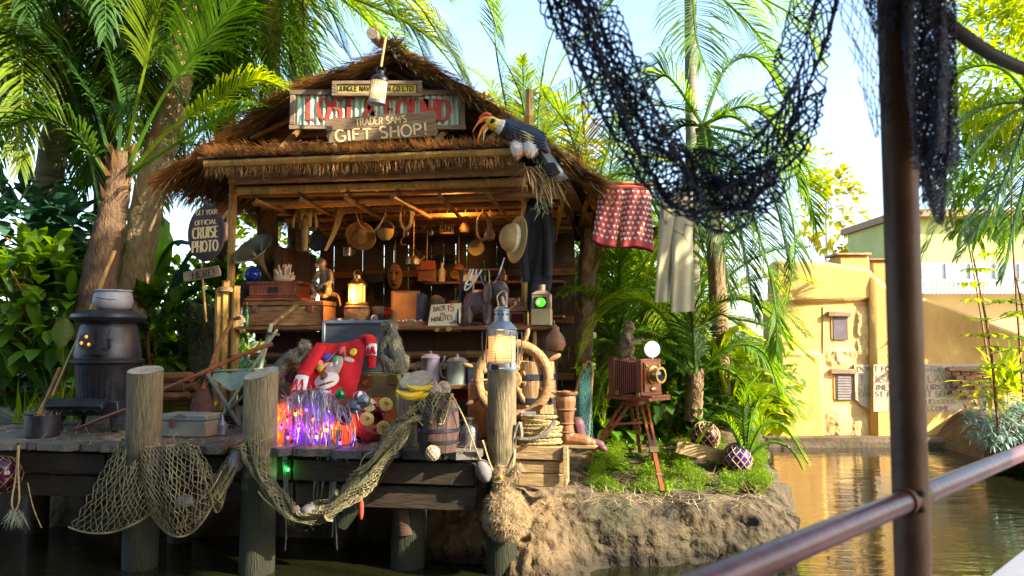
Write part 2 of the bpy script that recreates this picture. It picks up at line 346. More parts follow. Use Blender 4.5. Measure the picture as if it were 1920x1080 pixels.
def axis(lo, hi, a, bmid, n1, n2):
    xs = [a + (bmid - a) * i / n1 for i in range(n1 + 1)]; d = (bmid - a) / n1; k = 1
    L = []; x = a
    while x > lo: d2 = d * 1.25 ** k; x -= d2; L.append(x); k += 1
    k = 1; x = bmid; Rr = []
    while x < hi: d2 = d * 1.25 ** k; x += d2; Rr.append(x); k += 1
    return L[::-1] + xs + Rr
gx = axis(-900, 900, -7, 9, 110, 0); gy = axis(-900, 900, 5.5, 15.5, 80, 0)
b = B(); nx = len(gx)
b.add([V((x, y, land(x, y))) for y in gy for x in gx], [(j * nx + i, j * nx + i + 1, (j + 1) * nx + i + 1, (j + 1) * nx + i) for j in range(len(gy) - 1) for i in range(nx - 1)])
m_soil = mat('jungle soil', (.055, .035, .018), .95, .3, 3, col2=(.15, .10, .055), bump=.9, bs=16)
tag(obj('ground', b.mesh('ground'), m_soil), kind='structure')
def water_mat():
    m = bpy.data.materials.new('river water'); m.use_nodes = True; t = m.node_tree; N = t.nodes; L = t.links; p = N['Principled BSDF']
    p.inputs['Base Color'].default_value = (.010, .011, .004, 1); p.inputs['Roughness'].default_value = .035; p.inputs['IOR'].default_value = 1.42; p.inputs['Specular IOR Level'].default_value = .9
    tc = N.new('ShaderNodeTexCoord'); mp = N.new('ShaderNodeMapping'); mp.inputs['Scale'].default_value = (.9, 2.6, 1); L.new(tc.outputs['Object'], mp.inputs[0])
    a = N.new('ShaderNodeTexNoise'); a.inputs['Scale'].default_value = 2.2; a.inputs['Detail'].default_value = 4; a.inputs['Distortion'].default_value = 1.2; L.new(mp.outputs[0], a.inputs[0])
    c = N.new('ShaderNodeTexNoise'); c.inputs['Scale'].default_value = .7; c.inputs['Detail'].default_value = 2; L.new(mp.outputs[0], c.inputs[0])
    ad = N.new('ShaderNodeMath'); ad.operation = 'ADD'; L.new(a.outputs[0], ad.inputs[0]); L.new(c.outputs[0], ad.inputs[1])
    bp = N.new('ShaderNodeBump'); bp.inputs['Strength'].default_value = .16; bp.inputs['Distance'].default_value = .04; L.new(ad.outputs[0], bp.inputs['Height']); L.new(bp.outputs[0], p.inputs['Normal'])
    return m
b = B(); b.add([(-45, -40, 0), (45, -40, 0), (45, 40, 0), (-45, 40, 0)], [(0, 1, 2, 3)])
tag(obj('river_water', b.mesh('river_water', False), water_mat()), kind='structure')
def rockmat():
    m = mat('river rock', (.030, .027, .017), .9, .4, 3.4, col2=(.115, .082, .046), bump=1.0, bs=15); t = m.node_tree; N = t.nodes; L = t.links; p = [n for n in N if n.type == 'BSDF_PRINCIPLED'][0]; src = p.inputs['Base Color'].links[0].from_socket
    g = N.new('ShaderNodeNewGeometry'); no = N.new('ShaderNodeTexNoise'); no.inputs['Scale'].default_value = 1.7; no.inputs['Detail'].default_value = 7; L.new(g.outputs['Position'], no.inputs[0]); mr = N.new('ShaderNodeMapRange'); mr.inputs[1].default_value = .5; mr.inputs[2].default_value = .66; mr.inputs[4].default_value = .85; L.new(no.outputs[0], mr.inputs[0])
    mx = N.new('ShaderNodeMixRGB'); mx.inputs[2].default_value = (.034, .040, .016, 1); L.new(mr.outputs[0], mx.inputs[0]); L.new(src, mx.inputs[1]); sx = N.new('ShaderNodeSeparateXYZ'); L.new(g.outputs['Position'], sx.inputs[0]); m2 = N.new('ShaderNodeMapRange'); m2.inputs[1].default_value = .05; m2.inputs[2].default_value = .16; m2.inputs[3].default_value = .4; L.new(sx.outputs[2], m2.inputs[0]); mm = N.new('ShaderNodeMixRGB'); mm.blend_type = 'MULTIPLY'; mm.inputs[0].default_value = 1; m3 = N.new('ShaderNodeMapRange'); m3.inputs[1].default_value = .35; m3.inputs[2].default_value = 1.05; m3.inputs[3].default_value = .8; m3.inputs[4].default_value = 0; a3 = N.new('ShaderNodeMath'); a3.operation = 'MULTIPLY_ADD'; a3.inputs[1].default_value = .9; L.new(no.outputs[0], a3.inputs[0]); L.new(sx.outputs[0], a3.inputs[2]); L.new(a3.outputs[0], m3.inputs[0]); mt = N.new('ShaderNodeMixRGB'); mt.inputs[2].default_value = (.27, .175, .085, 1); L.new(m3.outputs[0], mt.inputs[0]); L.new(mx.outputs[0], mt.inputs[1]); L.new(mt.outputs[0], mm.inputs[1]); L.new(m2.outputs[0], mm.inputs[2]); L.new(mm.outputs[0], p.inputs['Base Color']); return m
m_rock = rockmat()
sp = cat([(x, y, 0) for x, y in SHORE], 20); PR = [(-.06, -.5), (0, -.12), (.02, .06), (.05, .2), (.10, .31), (.17, .395), (.28, .455), (.46, .49), (.75, .50), (1.1, .47), (1.5, .40)]
def prof(t):
    q = t * (len(PR) - 1); i = min(int(q), len(PR) - 2); f = q - i; return (PR[i][0] + (PR[i + 1][0] - PR[i][0]) * f, PR[i][1] + (PR[i + 1][1] - PR[i][1]) * f)
def rock(s, t):
    q = s * (len(sp) - 1); i = min(int(q), len(sp) - 2); p = sp[i].lerp(sp[i + 1], q - i); d = (sp[i + 1] - sp[i]).normalized(); nin = V((-d.y, d.x, 0))
    o, z = prof(t); mud = sstep(.42, .22, s); o = o * (1 + 2.2 * mud * (1 - t)); z *= 1 + .32 * sstep(.35, .2, s) - .06 * sstep(.3, .5, s)
    c = p + nin * o + V((0, 0, z)); k = sstep(0, .12, t) * (1 - .6 * sstep(.72, 1, t))
    n = (noise.ridged_multi_fractal(c * .9 + V((3, 1, 2)), .8, 2, 4, 1, 2) - 1.0) * .13 + noise.noise(c * 1.9) * .16 + noise.turbulence(c * 5, 4, True) * .07 + fb(c, 11) * .022 - .06
    cel = noise.voronoi(c * 1.15)[0]; n -= .075 * max(0, .14 - (cel[1] - cel[0])) / .14; cel = noise.voronoi(c * 4.3)[0]; n -= .028 * max(0, .12 - (cel[1] - cel[0])) / .12
    return c - nin * n * k * (1 - .5 * t) + V((0, 0, n * .45 * k))
b = B(); b.surf(rock, 330, 60); b.f = [f[::-1] for f in b.f]
tag(obj('rock_bank', b.mesh('rock_bank'), m_rock), kind='structure')
# ------------------------------------------------------------------ adobe house across the water
m_adobe = mat('yellow adobe plaster', (.44, .235, .065), .9, .3, 1.3, col2=(.74, .47, .15), bump=.9, bs=6, st=(1, 1, .55), det=10)
m_adober = mat('crumbling adobe', (.48, .30, .12), .95, .3, 1.4, col2=(.70, .49, .22), bump=.9, bs=7)
m_lint = wood('lintel wood', (.30, .18, .10))
m_shut = mat('grey shutter paint', (.25, .21, .20), .7, .2, 8)
def pbox(b, x0, y0, x1, y1, Y, dep, top=1):
    a = P(x0, y1, Y); c = P(x1, y0, Y); xm0 = P(x0, (y0 + y1) / 2, Y).x; xm1 = P(x1, (y0 + y1) / 2, Y).x
    b.box(((xm0 + xm1) / 2, Y + dep / 2, (a.z + c.z) / 2), (xm1 - xm0, dep, c.z - a.z), top=top)
def ppoly(b, pts, Y, dep):
    q = [P(x, y, Y) for x, y in pts]; b.prism([(p.x, p.z) for p in q], Y, Y + dep)
ad = Thing('adobe_house', 'yellow adobe house rising from the water with faded painted wall advert', 'house', at=(1600, 828), Y=14, rz=0)
def apart(n, b, m=m_adobe, par=None, bevel=.05, **k): return ad.part(n, b, m, par, bevel=bevel, ang=30, **k)
b = ad.Wb(); ppoly(b, [(1452, 488), (1560, 492), (1640, 505), (1643, 562), (1452, 572)], 13.86, .45); apart('upper_wall', b, bevel=.07)
b = ad.Wb(); pbox(b, 1448, 560, 1662, 850, 13.95, .5); apart('recessed_wall', b)
b = ad.Wb(); pbox(b, 1440, 657, 1548, 850, 13.80, .4); apart('lower_wall', b, bevel=.08)
b = ad.Wb(); ppoly(b, [(1634, 508), (1650, 520), (1668, 536), (1700, 548), (1716, 560), (1736, 850), (1638, 850)], 13.78, .5); apart('buttress', b, bevel=.1)
b = ad.Wb(); ppoly(b, [(1715, 552), (1745, 562), (1990, 655), (1990, 850), (1712, 850)], 13.86, .4); apart('sloping_wall', b, bevel=.05)
def crumble(u, v):
    x = 1543 + 100 * u; y = 574 + 250 * v; e = sstep(0, .2, u) * sstep(1, .85, u) * sstep(0, .08, v)
    for x0, y0, x1, y1 in ((1563, 594, 1588, 637), (1568, 702, 1598, 750), (1606, 688, 1650, 768)): e *= sstep(12, 24, max(x0 - x, x - x1, y0 - y, y - y1))
    return P(x, y, 13.935 - e * (.01 + .035 * max(0, noise.ridged_multi_fractal(V((u * 3, v * 6, 1)), .7, 2, 5, 1, 2) * .45) + .022 * fb((u * 9, v * 18, 2))))
b = ad.Wb(); b.surf(crumble, 60, 110); b.f = [f[::-1] for f in b.f]; apart('crumbled_plaster', b, m_adober, bevel=0)
for x0, y0, x1, y1, nm in ((1563, 594, 1588, 637, 0), (1568, 702, 1598, 750, 1)):
    b = ad.Wb(); pbox(b, x0, y0, x1, y1, 13.91, .05); wv = apart('window', b, mat('window dark', (.12, .10, .12), .5, .2), bevel=0)
    b = ad.Wb(); pbox(b, x0 - 10, y0 - 10, x1 + 9, y0, 13.86, .16); apart('lintel', b, m_lint, wv, bevel=.015)
    b = ad.Wb(); pbox(b, x0 - 4, y1, x1 + 4, y1 + 6, 13.93, .1); apart('sill', b, m_adobe, wv, bevel=.015)
    for q in (0, 1):
        b = ad.Wb(); pbox(b, (x0 - 5, x1)[q], y0, (x0, x1 + 5)[q], y1, 13.92, .1); apart('jamb', b, m_adobe, wv, bevel=.01)
    if nm:
        for i in range(9):
            b = ad.Wb(); ym = y0 + 3 + i * 5.1; pbox(b, x0 + 3, ym, x1 - 3, ym + 3.6, 13.90, .012); apart('slat', b, m_shut, wv, bevel=0)
m_mur = mat('faded mural plaster', (.46, .33, .19), .9, .25, 2.4, col2=(.54, .46, .34), bump=.2); m_tx = mat('faded black paint', (.13, .10, .09), .9, .3, 3, col2=(.36, .29, .2)); m_txr = mat('faded red paint', (.36, .13, .09), .9, .4, 3, col2=(.46, .28, .17))
def mural_y(px): return 13.885 if px < 1637 else 13.772 if px < 1733 else 13.852
b = ad.Wb()
for pl in ([(1602, 684), (1637, 684), (1637, 771), (1618, 762), (1604, 748)], [(1638, 684), (1724, 683), (1730, 772), (1638, 772)], [(1734, 683), (1838, 682), (1842, 700), (1800, 706), (1815, 730), (1822, 745), (1795, 772), (1734, 772)]):
    ppoly(b, pl, mural_y(sum(q[0] for q in pl) / len(pl)), .006 if pl[0][0] > 1603 else .06)
mu = apart('painted_advert', b, m_mur, bevel=0)
def wtext(s, x0, x1, yb, hh, m):
    Y = 13.75; o = P(x0, yb, Y); kx = (P(x1, yb, Y).x - o.x); hz = P(x0, yb - hh, Y).z - o.z
    def fr(x, y, z):
        Yd = mural_y(960 + x / Y * F * 1.0) - .004 + (y - Y); k = Yd / Y; return V((x * k, Yd, CAMZ + (z - CAMZ) * k))
    b = B(ad.WI); text(b, s, o.x, o.z, hz, kx, .13, Y, .004, thin=.8, jit=.03, fr=fr); apart('lettering', b, m, mu, bevel=0)
wtext("DON'T FORGET TO STOP AT THE", 1608, 1824, 696, 9, m_tx); wtext('T NGAL   DELAWN', 1612, 1800, 717, 13, m_txr); wtext('CUISINE FOR LUXURIOUS', 1610, 1794, 731, 10, m_tx)
wtext('LOWEST PRICES BEST SELECT', 1604, 1804, 744, 10, m_tx); wtext('DELICIOUS', 1738, 1792, 757, 8, m_txr); wtext('WELCOME', 1722, 1782, 770, 9, m_txr)
m_brk = mat('old brick', (.28, .15, .08), .9, .4, 6, bump=.4, obr=.35)
for i in range(6):
    for j in range(4):
        if (i + j * 2) % 7 == 5: continue
        b = ad.Wb(); xx = 1786 + (j % 4) * 17 + (i % 2) * 8 + rr(-1, 1); pbox(b, xx, 696 + i * 9, xx + 15, 703 + i * 9, 13.70 + rr(0, .03), .06); apart('brick', b, m_brk, bevel=.006)
b = ad.Wb(); pbox(b, 1780, 689, 1842, 697, 13.6, .16); apart('ledge', b, m_lint, bevel=.02)
b = ad.Wb(); pbox(b, 1436, 822, 1990, 860, 13.42, .6); apart('waterline_footing', b, mat('wet footing', (.10, .07, .04), .6, .4, 4, bump=.6), bevel=.06)
for x0, y0, x1, y1, yy in ((1572, 478, 1632, 520, 14.6), (1634, 488, 1700, 560, 15.2)):
    b = ad.Wb(); pbox(b, x0, y0, x1, y1, yy, .5); apart('parapet', b, m_adobe); b = ad.Wb(); pbox(b, x0 - 3, y0 - 4, x1 + 3, y0, yy - .05, .6); apart('coping', b, m_lint, bevel=.01)
gb = Thing('stucco_building', 'pale green stucco building with a white slatted awning behind the adobe house', 'building', at=(1830, 700), Y=18.5, rz=0)
m_gst = mat('pale green stucco', (.50, .50, .17), .9, .15, 1, bump=.3); m_cst = mat('cream stucco', (.56, .40, .16), .9, .15, 1, bump=.3)
b = gb.Wb(); pbox(b, 1690, 405, 2300, 560, 19, 3); gb.part('upper_wall', b, m_gst, ang=30)
b = gb.Wb(); pbox(b, 1690, 548, 2300, 720, 18.4, .5); gb.part('lower_wall', b, m_cst, ang=30)
b = gb.Wb(); pbox(b, 1690, 392, 2320, 405, 18.7, 3.5); gb.part('cornice', b, m_lint, ang=30)
b = gb.Wb(); pbox(b, 1728, 493, 2000, 528, 18.9, .08); wn = gb.part('window', b, mat('ribbon window glass', (.35, .38, .42), .15, .1), ang=30)
for i in range(6):
    b = gb.Wb(); pbox(b, 1728 + i * 46, 493, 1731 + i * 46, 528, 18.86, .03); gb.part('mullion', b, m_white, wn, ang=30)
for i in range(34):
    b = gb.Wb(); x = 1728 + i * 8; a = P(x, 524, 18.8); c = P(x, 551, 18.0); b.beam(a, c, .06, .02, 0); gb.part('awning_slat', b, m_white, ang=30)
rl = Thing('wooden_railing', 'brown wooden railing between the palms and the adobe house', 'railing', at=(1425, 760), Y=13.2, rz=0)
for x in (1372, 1402, 1436):
    b = rl.Wb(); b.tube([P(x, 800, 13.2), P(x, 650, 13.2)], .06, 8); rl.part('post', b, m_brown)
for y in (688, 712, 738):
    b = rl.Wb(); b.tube([P(1340, y, 13.25), P(1450, y + 2, 13.25)], .035, 8); rl.part('rail', b, m_brown)
# rocky planter on the far bank
def boulder(name, c, r, seed, label, cat_, m=m_rock, n=28, amp=.22):
    b = B(); b.ell((0, 0, 0), r, n, n * 2 // 3); o = V((seed * 3.1, seed, 0))
    b.v = [p * (1 + amp * fb(p * (1.6 / max(r)) + o) + amp * .4 * fb(p * (5 / max(r)) + o)) + V(c) for p in b.v]
    return single(name, b, m, label, cat_)
boulder('boulder', (7.15, 10.9, .25), (.7, .7, .6), 3, 'grey boulder at the water edge under the silvery plant', 'rock')
boulder('boulder', (8.6, 10.8, .35), (.8, .8, .7), 5, 'large dark boulder half hidden behind the boat rail', 'rock')
# ------------------------------------------------------------------ dock
dk = Thing('dock', 'old timber dock on pilings carrying the thatched hut and its clutter', 'dock', loc=HM @ V((-2, .6, 0)))
m_fas = wood('wet fascia wood', (.034, .024, .015), st=(1.5, 9, 9))
# planks run inwards, ragged front ends
u = -5.2; i = 0
plank_u = []
while u < -.28:
    wv = rr(.2, .34); u1 = min(u + wv, -.26); v0 = rr(-.06, .05); b = dk.Hb(); zt = DECK - rr(0, .012); th = .055
    n = 5; poly = [(u + .006, v0 + rr(0, .03))] + [(u + (u1 - u) * k / n, v0 + rr(-.02, .025)) for k in range(1, n)] + [(u1 - .006, v0 + rr(0, .03)), (u1 - .006, 1.5), (u + .006, 1.5)]
    vs = [V((x, y, zt - th)) for x, y in poly] + [V((x, y + (.01 if y < .3 else 0), zt)) for x, y in poly]; m = len(poly)
    b.add(vs, [tuple(range(m))[::-1], tuple(range(m, 2 * m))] + [(k, (k + 1) % m, m + (k + 1) % m, m + k) for k in range(m)])
    dk.part('plank', b, m_plank, ang=30); u = u1
for z, w_, v in ((.79, .16, .14), (.60, .17, .17)):
    for u0, u1 in ((-5.2, -3.35), (-3.34, -1.75), (-1.74, -.3)):
        b = dk.Hb(); b.box(((u0 + u1) / 2, v + rr(0, .02), z - .03), (u1 - u0 - .01, .07, w_)); dk.part('fascia_board', b, m_fas, bevel=.006)
b = dk.Hb(); b.box((-2.7, .75, .84), (5, .12, .08)); dk.part('stringer', b, m_dark)
for u0, v in ((-4.6, .9), (-3.1, .8), (-1.6, .9), (-.6, .9)):
    b = dk.Hb(); b.tube([(u0, v, -.3), (u0, v, .88)], .1, 12); dk.part('back_piling', b, m_dark)
def moss_shade():  # moss, plus under-dock shade painted in as darkening below deck height
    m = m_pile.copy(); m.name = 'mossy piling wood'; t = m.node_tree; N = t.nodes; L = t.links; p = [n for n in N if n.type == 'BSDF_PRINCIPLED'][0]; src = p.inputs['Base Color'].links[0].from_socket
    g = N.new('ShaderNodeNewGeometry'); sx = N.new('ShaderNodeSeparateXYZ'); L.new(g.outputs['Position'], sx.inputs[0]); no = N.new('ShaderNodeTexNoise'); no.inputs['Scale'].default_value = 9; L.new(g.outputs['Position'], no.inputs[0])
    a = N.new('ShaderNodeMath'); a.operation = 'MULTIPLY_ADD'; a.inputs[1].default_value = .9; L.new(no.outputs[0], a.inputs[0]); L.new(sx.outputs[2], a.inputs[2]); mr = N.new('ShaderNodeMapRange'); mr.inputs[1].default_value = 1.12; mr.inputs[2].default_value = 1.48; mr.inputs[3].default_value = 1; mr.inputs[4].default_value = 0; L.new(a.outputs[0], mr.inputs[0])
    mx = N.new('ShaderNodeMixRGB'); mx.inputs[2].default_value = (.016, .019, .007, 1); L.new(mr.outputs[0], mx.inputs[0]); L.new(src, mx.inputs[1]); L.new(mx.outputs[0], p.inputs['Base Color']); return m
m_moss_shade = moss_shade()
def piling(px, pyt, pyb, wpx, v, m=m_moss_shade, leany=0, topt=0, lab=None, mossz=.25, slant=.15):
    a = h(px, pyb, v); t = h(px + leany, pyt, v); s = HW(px, pyt, v).y / F; r = wpx / 2 * s; b = dk.Hb()
    k = 12; pts = []; bt = V((a.x, a.y, -.3)); 
    vs = []; n = 18
    for q in range(k + 1):
        c = bt.lerp(t, q / k)
        for j in range(n):
            g = 2 * pi * j / n; rr_ = r * (1 + .05 * fb((cos(g) * 2, sin(g) * 2, q * .12 + px)) + .02 * sin(g * 7 + px)); zt = (topt * sin(g) * r + topt * slant * cos(g) * r) if q == k else 0
            vs.append(c + V((rr_ * cos(g), rr_ * sin(g), zt)))
    b.add(vs, [(q * n + j, q * n + (j + 1) % n, (q + 1) * n + (j + 1) % n, (q + 1) * n + j) for q in range(k) for j in range(n)])
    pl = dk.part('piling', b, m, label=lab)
    b = dk.Hb(); top = vs[-n:]; ce = sum(top, V()) / n + V((0, 0, .004)); b.add([p + V((0, 0, .003)) for p in top] + [ce], [(j, (j + 1) % n, n) for j in range(n)])
    dk.part('sawn_top', b, m_pend, pl, smooth=False); return pl
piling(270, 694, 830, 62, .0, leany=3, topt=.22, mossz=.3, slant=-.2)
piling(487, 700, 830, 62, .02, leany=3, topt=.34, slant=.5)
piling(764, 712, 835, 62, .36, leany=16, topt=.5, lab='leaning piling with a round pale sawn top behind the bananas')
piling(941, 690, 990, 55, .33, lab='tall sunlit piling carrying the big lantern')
b = dk.Hb(); b.tube([h(640, 985, .1), h(700, 900, .08), h(765, 790, .06)], [.05, .055, .05], 10); dk.part('slanting_brace', b, m_moss_shade)
b = dk.Hb(); b.tube([h(762, 1000, .3), h(748, 850, .3)], .09, 12); dk.part('back_piling', b, m_dark)
# earth face under the dock
def ef(s, t):
    p = V((-6 + 6.2 * s, 1.28 - .3 * (1 - t), -.4 + 1.35 * t * (1 - .6 * max(0, s - .9) / .1))); n = fb(p, 1.6) * .16; return HM @ (p + V((0, -n, 0)))
b = B(); b.surf(ef, 90, 24); tag(obj('earth_bank', b.mesh('earth_bank'), m_soil), kind='structure')
# ------------------------------------------------------------------ hut
hut = Thing('thatched_hut', 'open fronted bamboo hut with thatched gable roof standing on the dock', 'hut', loc=HM @ V((-1.2, 2.2, DECK)))
def hp(n, b, m, **k): return hut.part(n, b, m, **k)
def bam(a, b_, r, name='bamboo_post', m=m_bam, k=5, par=None):
    b = hut.Hb(); b.bamboo(a, b_, r, k); return hp(name, b, m, par=par)
def floor(p, z=DECK): return V((p.x, p.y, z))
# posts
CF = 1.5
p = h(437, 360, 1.62); bam(floor(p), p + V((0, 0, .25)), .04, k=9)
for px, t in ((424, 525), (412, 540), (443, 535)):
    p = h(px, t, 1.56); bam(floor(p), p, .042, 'bamboo_stub', k=4)
b = hut.Hb(); c = h(428, 540, 1.58)
for i in range(4): b.tube([c + V((.105 * cos(a) , .08 * sin(a), -.012 * i + .004 * sin(3 * a))) for a in [2 * pi * k / 14 for k in range(15)]], .006, 5)
hp('lashing', b, m_rope)
p = h(984, 350, 1.75); bam(floor(p), p + V((0, 0, .2)), .035, k=9)
p = h(1000, 350, 1.95); bam(floor(p), p + V((0, 0, .2)), .03, 'bamboo_post', k=8)
p = h(990, 350, 3.2); bam(floor(p), p + V((0, 0, .5)), .035, k=8, m=m_bamd)
p = h(560, 350, 3.2); bam(floor(p), p + V((0, 0, .9)), .035, k=8, m=m_bamd)
# counter
a = h(440, 608, CF); c = h(1036, 611, CF); CTZ = (a.z + c.z) / 2 - .005
b = hut.Hb(); b.box(((a.x + c.x) / 2, CF + .15, CTZ - .022), (c.x - a.x, .29, .04)); hp('counter_plank', b, m_brown, bevel=.008)
b = hut.Hb(); b.box(((a.x + c.x) / 2, CF + .445, CTZ - .024), (c.x - a.x, .29, .04)); hp('counter_plank', b, m_brown, bevel=.008)
for i in range(20):
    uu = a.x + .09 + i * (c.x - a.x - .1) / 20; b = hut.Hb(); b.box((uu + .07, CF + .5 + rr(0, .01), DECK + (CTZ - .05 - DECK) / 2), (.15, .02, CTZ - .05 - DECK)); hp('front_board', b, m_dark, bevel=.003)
for px, py in ((452, 620), (818, 618), (840, 617)):
    p = h(px, py, CF - .05); bam(p, p + V((0, .5, 0)), .02, 'bamboo_joist', k=2)
for py, m in ((665, m_bamd), (687, m_bamd)):
    bam(h(470, py + 3, CF + .2), h(1020, py - 2, CF + .2), .035, 'bamboo_rail', m, k=8)
b = hut.Hb(); q0 = h(560, 718, 1.0); q1 = h(1030, 715, 1.0); b.box(((q0.x + q1.x) / 2, 1.2, (q0.z) - .02), (q1.x - q0.x, .5, .04)); hp('low_shelf', b, m_brown, bevel=.006)
for uu in (q0.x + .1, (q0.x + q1.x) / 2, q1.x - .1):
    b = hut.Hb(); b.box((uu, 1.2, (DECK + q0.z - .04) / 2), (.06, .4, q0.z - .04 - DECK)); hp('shelf_leg', b, m_dark)
SHZ = q0.z
# beams below the eave
bam(h(445, 358, 1.35), h(985, 341, 1.35), .042, 'eave_beam', m_bam, k=8)
bam(h(450, 366, 1.42), h(990, 352, 1.42), .03, 'eave_beam', m_bamd, k=8)
for py in (326, 336): bam(h(430, py + 4, 1.25), h(985, py - 14, 1.25), .034, 'eave_beam', m_bamd, k=8)
ev = [h(383, 308, 1.08), h(972, 284, 1.08)]
bam(ev[0], ev[1], .036, 'eave_pole', m_bam, k=7)
bam(h(372, 300, 1.2), h(760, 280, 1.2), .03, 'eave_pole', m_bamd, k=6)
# roof: gable ends, two slopes that sweep out, skirt eave
RB = 4.3
prf = [(h(735, 100, 1.5), 0)]
LP_ = [(735, 104), (640, 140), (545, 178), (470, 225), (400, 278), (340, 315), (306, 338)]
RP_ = [(735, 104), (800, 128), (885, 180), (945, 222), (1000, 262), (1060, 305), (1125, 346)]
def slope_pts(L): return [h(x, y, 1.42) for x, y in L]
def mkslope(L, name):
    pts = slope_pts(L); out = (pts[-1] - pts[0]).normalized(); nrm = V((-out.z, 0, out.x)); nrm = nrm if nrm.z > 0 else -nrm; b = hut.Hb(); k = len(pts)
    # separate slabs: course by course
    for i in range(k - 1):
        p0, p1 = pts[i], pts[i + 1]; ex = (p1 - p0) * .12
        lo = [p0 - nrm * .02, p1 + ex - nrm * .02]; up = [p0 + nrm * .05, p1 + ex + nrm * .03]
        f = 12
        b.surf(lambda s, t: (p0 - nrm * .03).lerp(p1 - nrm * .03, s) + V((0, t * (RB - 1.42), 0)) , 3, 12)
        b.surf(lambda s, t: (p0 + nrm * .05).lerp(p1 + ex + nrm * .045, s) + V((0, t * (RB - 1.42), 0)) + nrm * .03 * fb((s * 3 + i, t * 9, 2)), 4, 14)
    hp(name, b, m_thatchd)
    rn = random.Random(len(name)); b = hut.Hb()
    for i in range(k - 1):       # straws along the rake and over the surface
        p0, p1 = pts[i], pts[i + 1]; d = (p1 - p0).normalized()
        for q in range(520):
            t = rn.random(); v = 1.42 + (RB - 1.42) * rn.random() ** 3; c = p0.lerp(p1, t); c.y = v; c += nrm * rn.uniform(-.03, .08)
            b.blade(c, d + V((0, rn.gauss(-.25, .22), 0)) + nrm * rn.uniform(-.05, .22), rn.uniform(.12, .36), .014, rn.uniform(.1, .5), nrm)
        for q in range(330):
            t = rn.random(); c = p0.lerp(p1, t); c.y = 1.44 + rn.random() * .08; c += nrm * rn.uniform(-.045, .06)
            b.blade(c, d * rn.uniform(.4, 1.2) + V((0, -rn.uniform(.3, 1.1), 0)) + V((0, 0, rn.gauss(-.15, .25))), rn.uniform(.09, .27), .013, .5)
    p1 = pts[-1]; d = (pts[-1] - pts[-2]).normalized()
    for q in range(1500):        # lower eave edge
        v = 1.40 + (RB - 1.40) * rn.random(); c = V((p1.x, v, p1.z)) - d * rn.uniform(0, .22) + nrm * rn.uniform(-.06, .06)
        b.blade(c, d + V((0, rn.gauss(-.1, .25), rn.gauss(-.25, .2))), rn.uniform(.15, .42), .013, rn.uniform(.2, .8), segs=2)
    return hut.part(name + '_straw', b, m_thatch, kind='stuff', smooth=False)
for L, n in ((LP_, 'roof_thatch'), (RP_, 'roof_thatch')): mkslope(L, n)
# ridge tuft
b = hut.Hb(); rn = random.Random(4)
for q in range(900):
    v = 1.4 + 2.8 * rn.random() ** 2; s_ = rn.choice((-1, 1)); c = pr = V((prf[0][0].x, v, prf[0][0].z + .05)); b.blade(c + V((rn.gauss(0, .03), 0, rn.uniform(-.02, .05))), V((s_ * rn.uniform(.3, 1), rn.gauss(-.1, .3), rn.uniform(-.3, .5))), rn.uniform(.12, .3), .01, .9, segs=2)
hut.part('ridge_straw', b, m_thatch, kind='stuff', smooth=False)
# gable boards behind the signs
ga = h(735, 128, 1.72); gl = h(470, 262, 1.72); gr = h(1010, 262, 1.72); nb = 10
for i in range(nb):
    t0, t1 = i / nb, (i + 1) / nb; z0 = gl.z + (ga.z - gl.z) * t0; z1 = gl.z + (ga.z - gl.z) * t1 - .006
    b = hut.Hb(); xl = gl.x + (ga.x - gl.x) * t0; xr = gr.x + (ga.x - gr.x) * t0; xl1 = gl.x + (ga.x - gl.x) * t1; xr1 = gr.x + (ga.x - gr.x) * t1
    b.prism([(xl, z0), (xr, z0), (xr1, z1), (xl1, z1)], 1.74 + rr(0, .012), 1.765); hp('gable_board', b, m_gable, bevel=.003)
for i in range(9):   # rear gable
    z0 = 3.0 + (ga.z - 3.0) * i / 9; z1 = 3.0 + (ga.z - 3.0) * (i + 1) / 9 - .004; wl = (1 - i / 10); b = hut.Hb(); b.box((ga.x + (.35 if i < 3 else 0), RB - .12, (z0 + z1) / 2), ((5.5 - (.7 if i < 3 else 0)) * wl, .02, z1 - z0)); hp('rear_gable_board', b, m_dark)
for L in (LP_, RP_):     # barge boards and rafters under the rake
    q = [h(x, y + 16, 1.56) for x, y in (L[0], L[2], L[4])]
    for e0, e1 in zip(q, q[1:]):
        b = hut.Hb(); b.beam(e0, e1, .03, .07, 0); hp('barge_board', b, m_dark)
    e0, e1 = h(L[0][0], L[0][1] + 30, 1.62), h(L[3][0], L[3][1] + 34, 1.62); b = hut.Hb(); b.tube([e0, e1], .03, 8); hp('rake_pole', b, m_bamd)
for px, py in ((520, 285), (620, 282), (800, 282), (900, 280)):
    b = hut.Hb(); b.tube([h(px, py, 1.1), h(px + 40, py - 40, 1.66)], .03, 8); hp('bracket_pole', b, m_bamd)
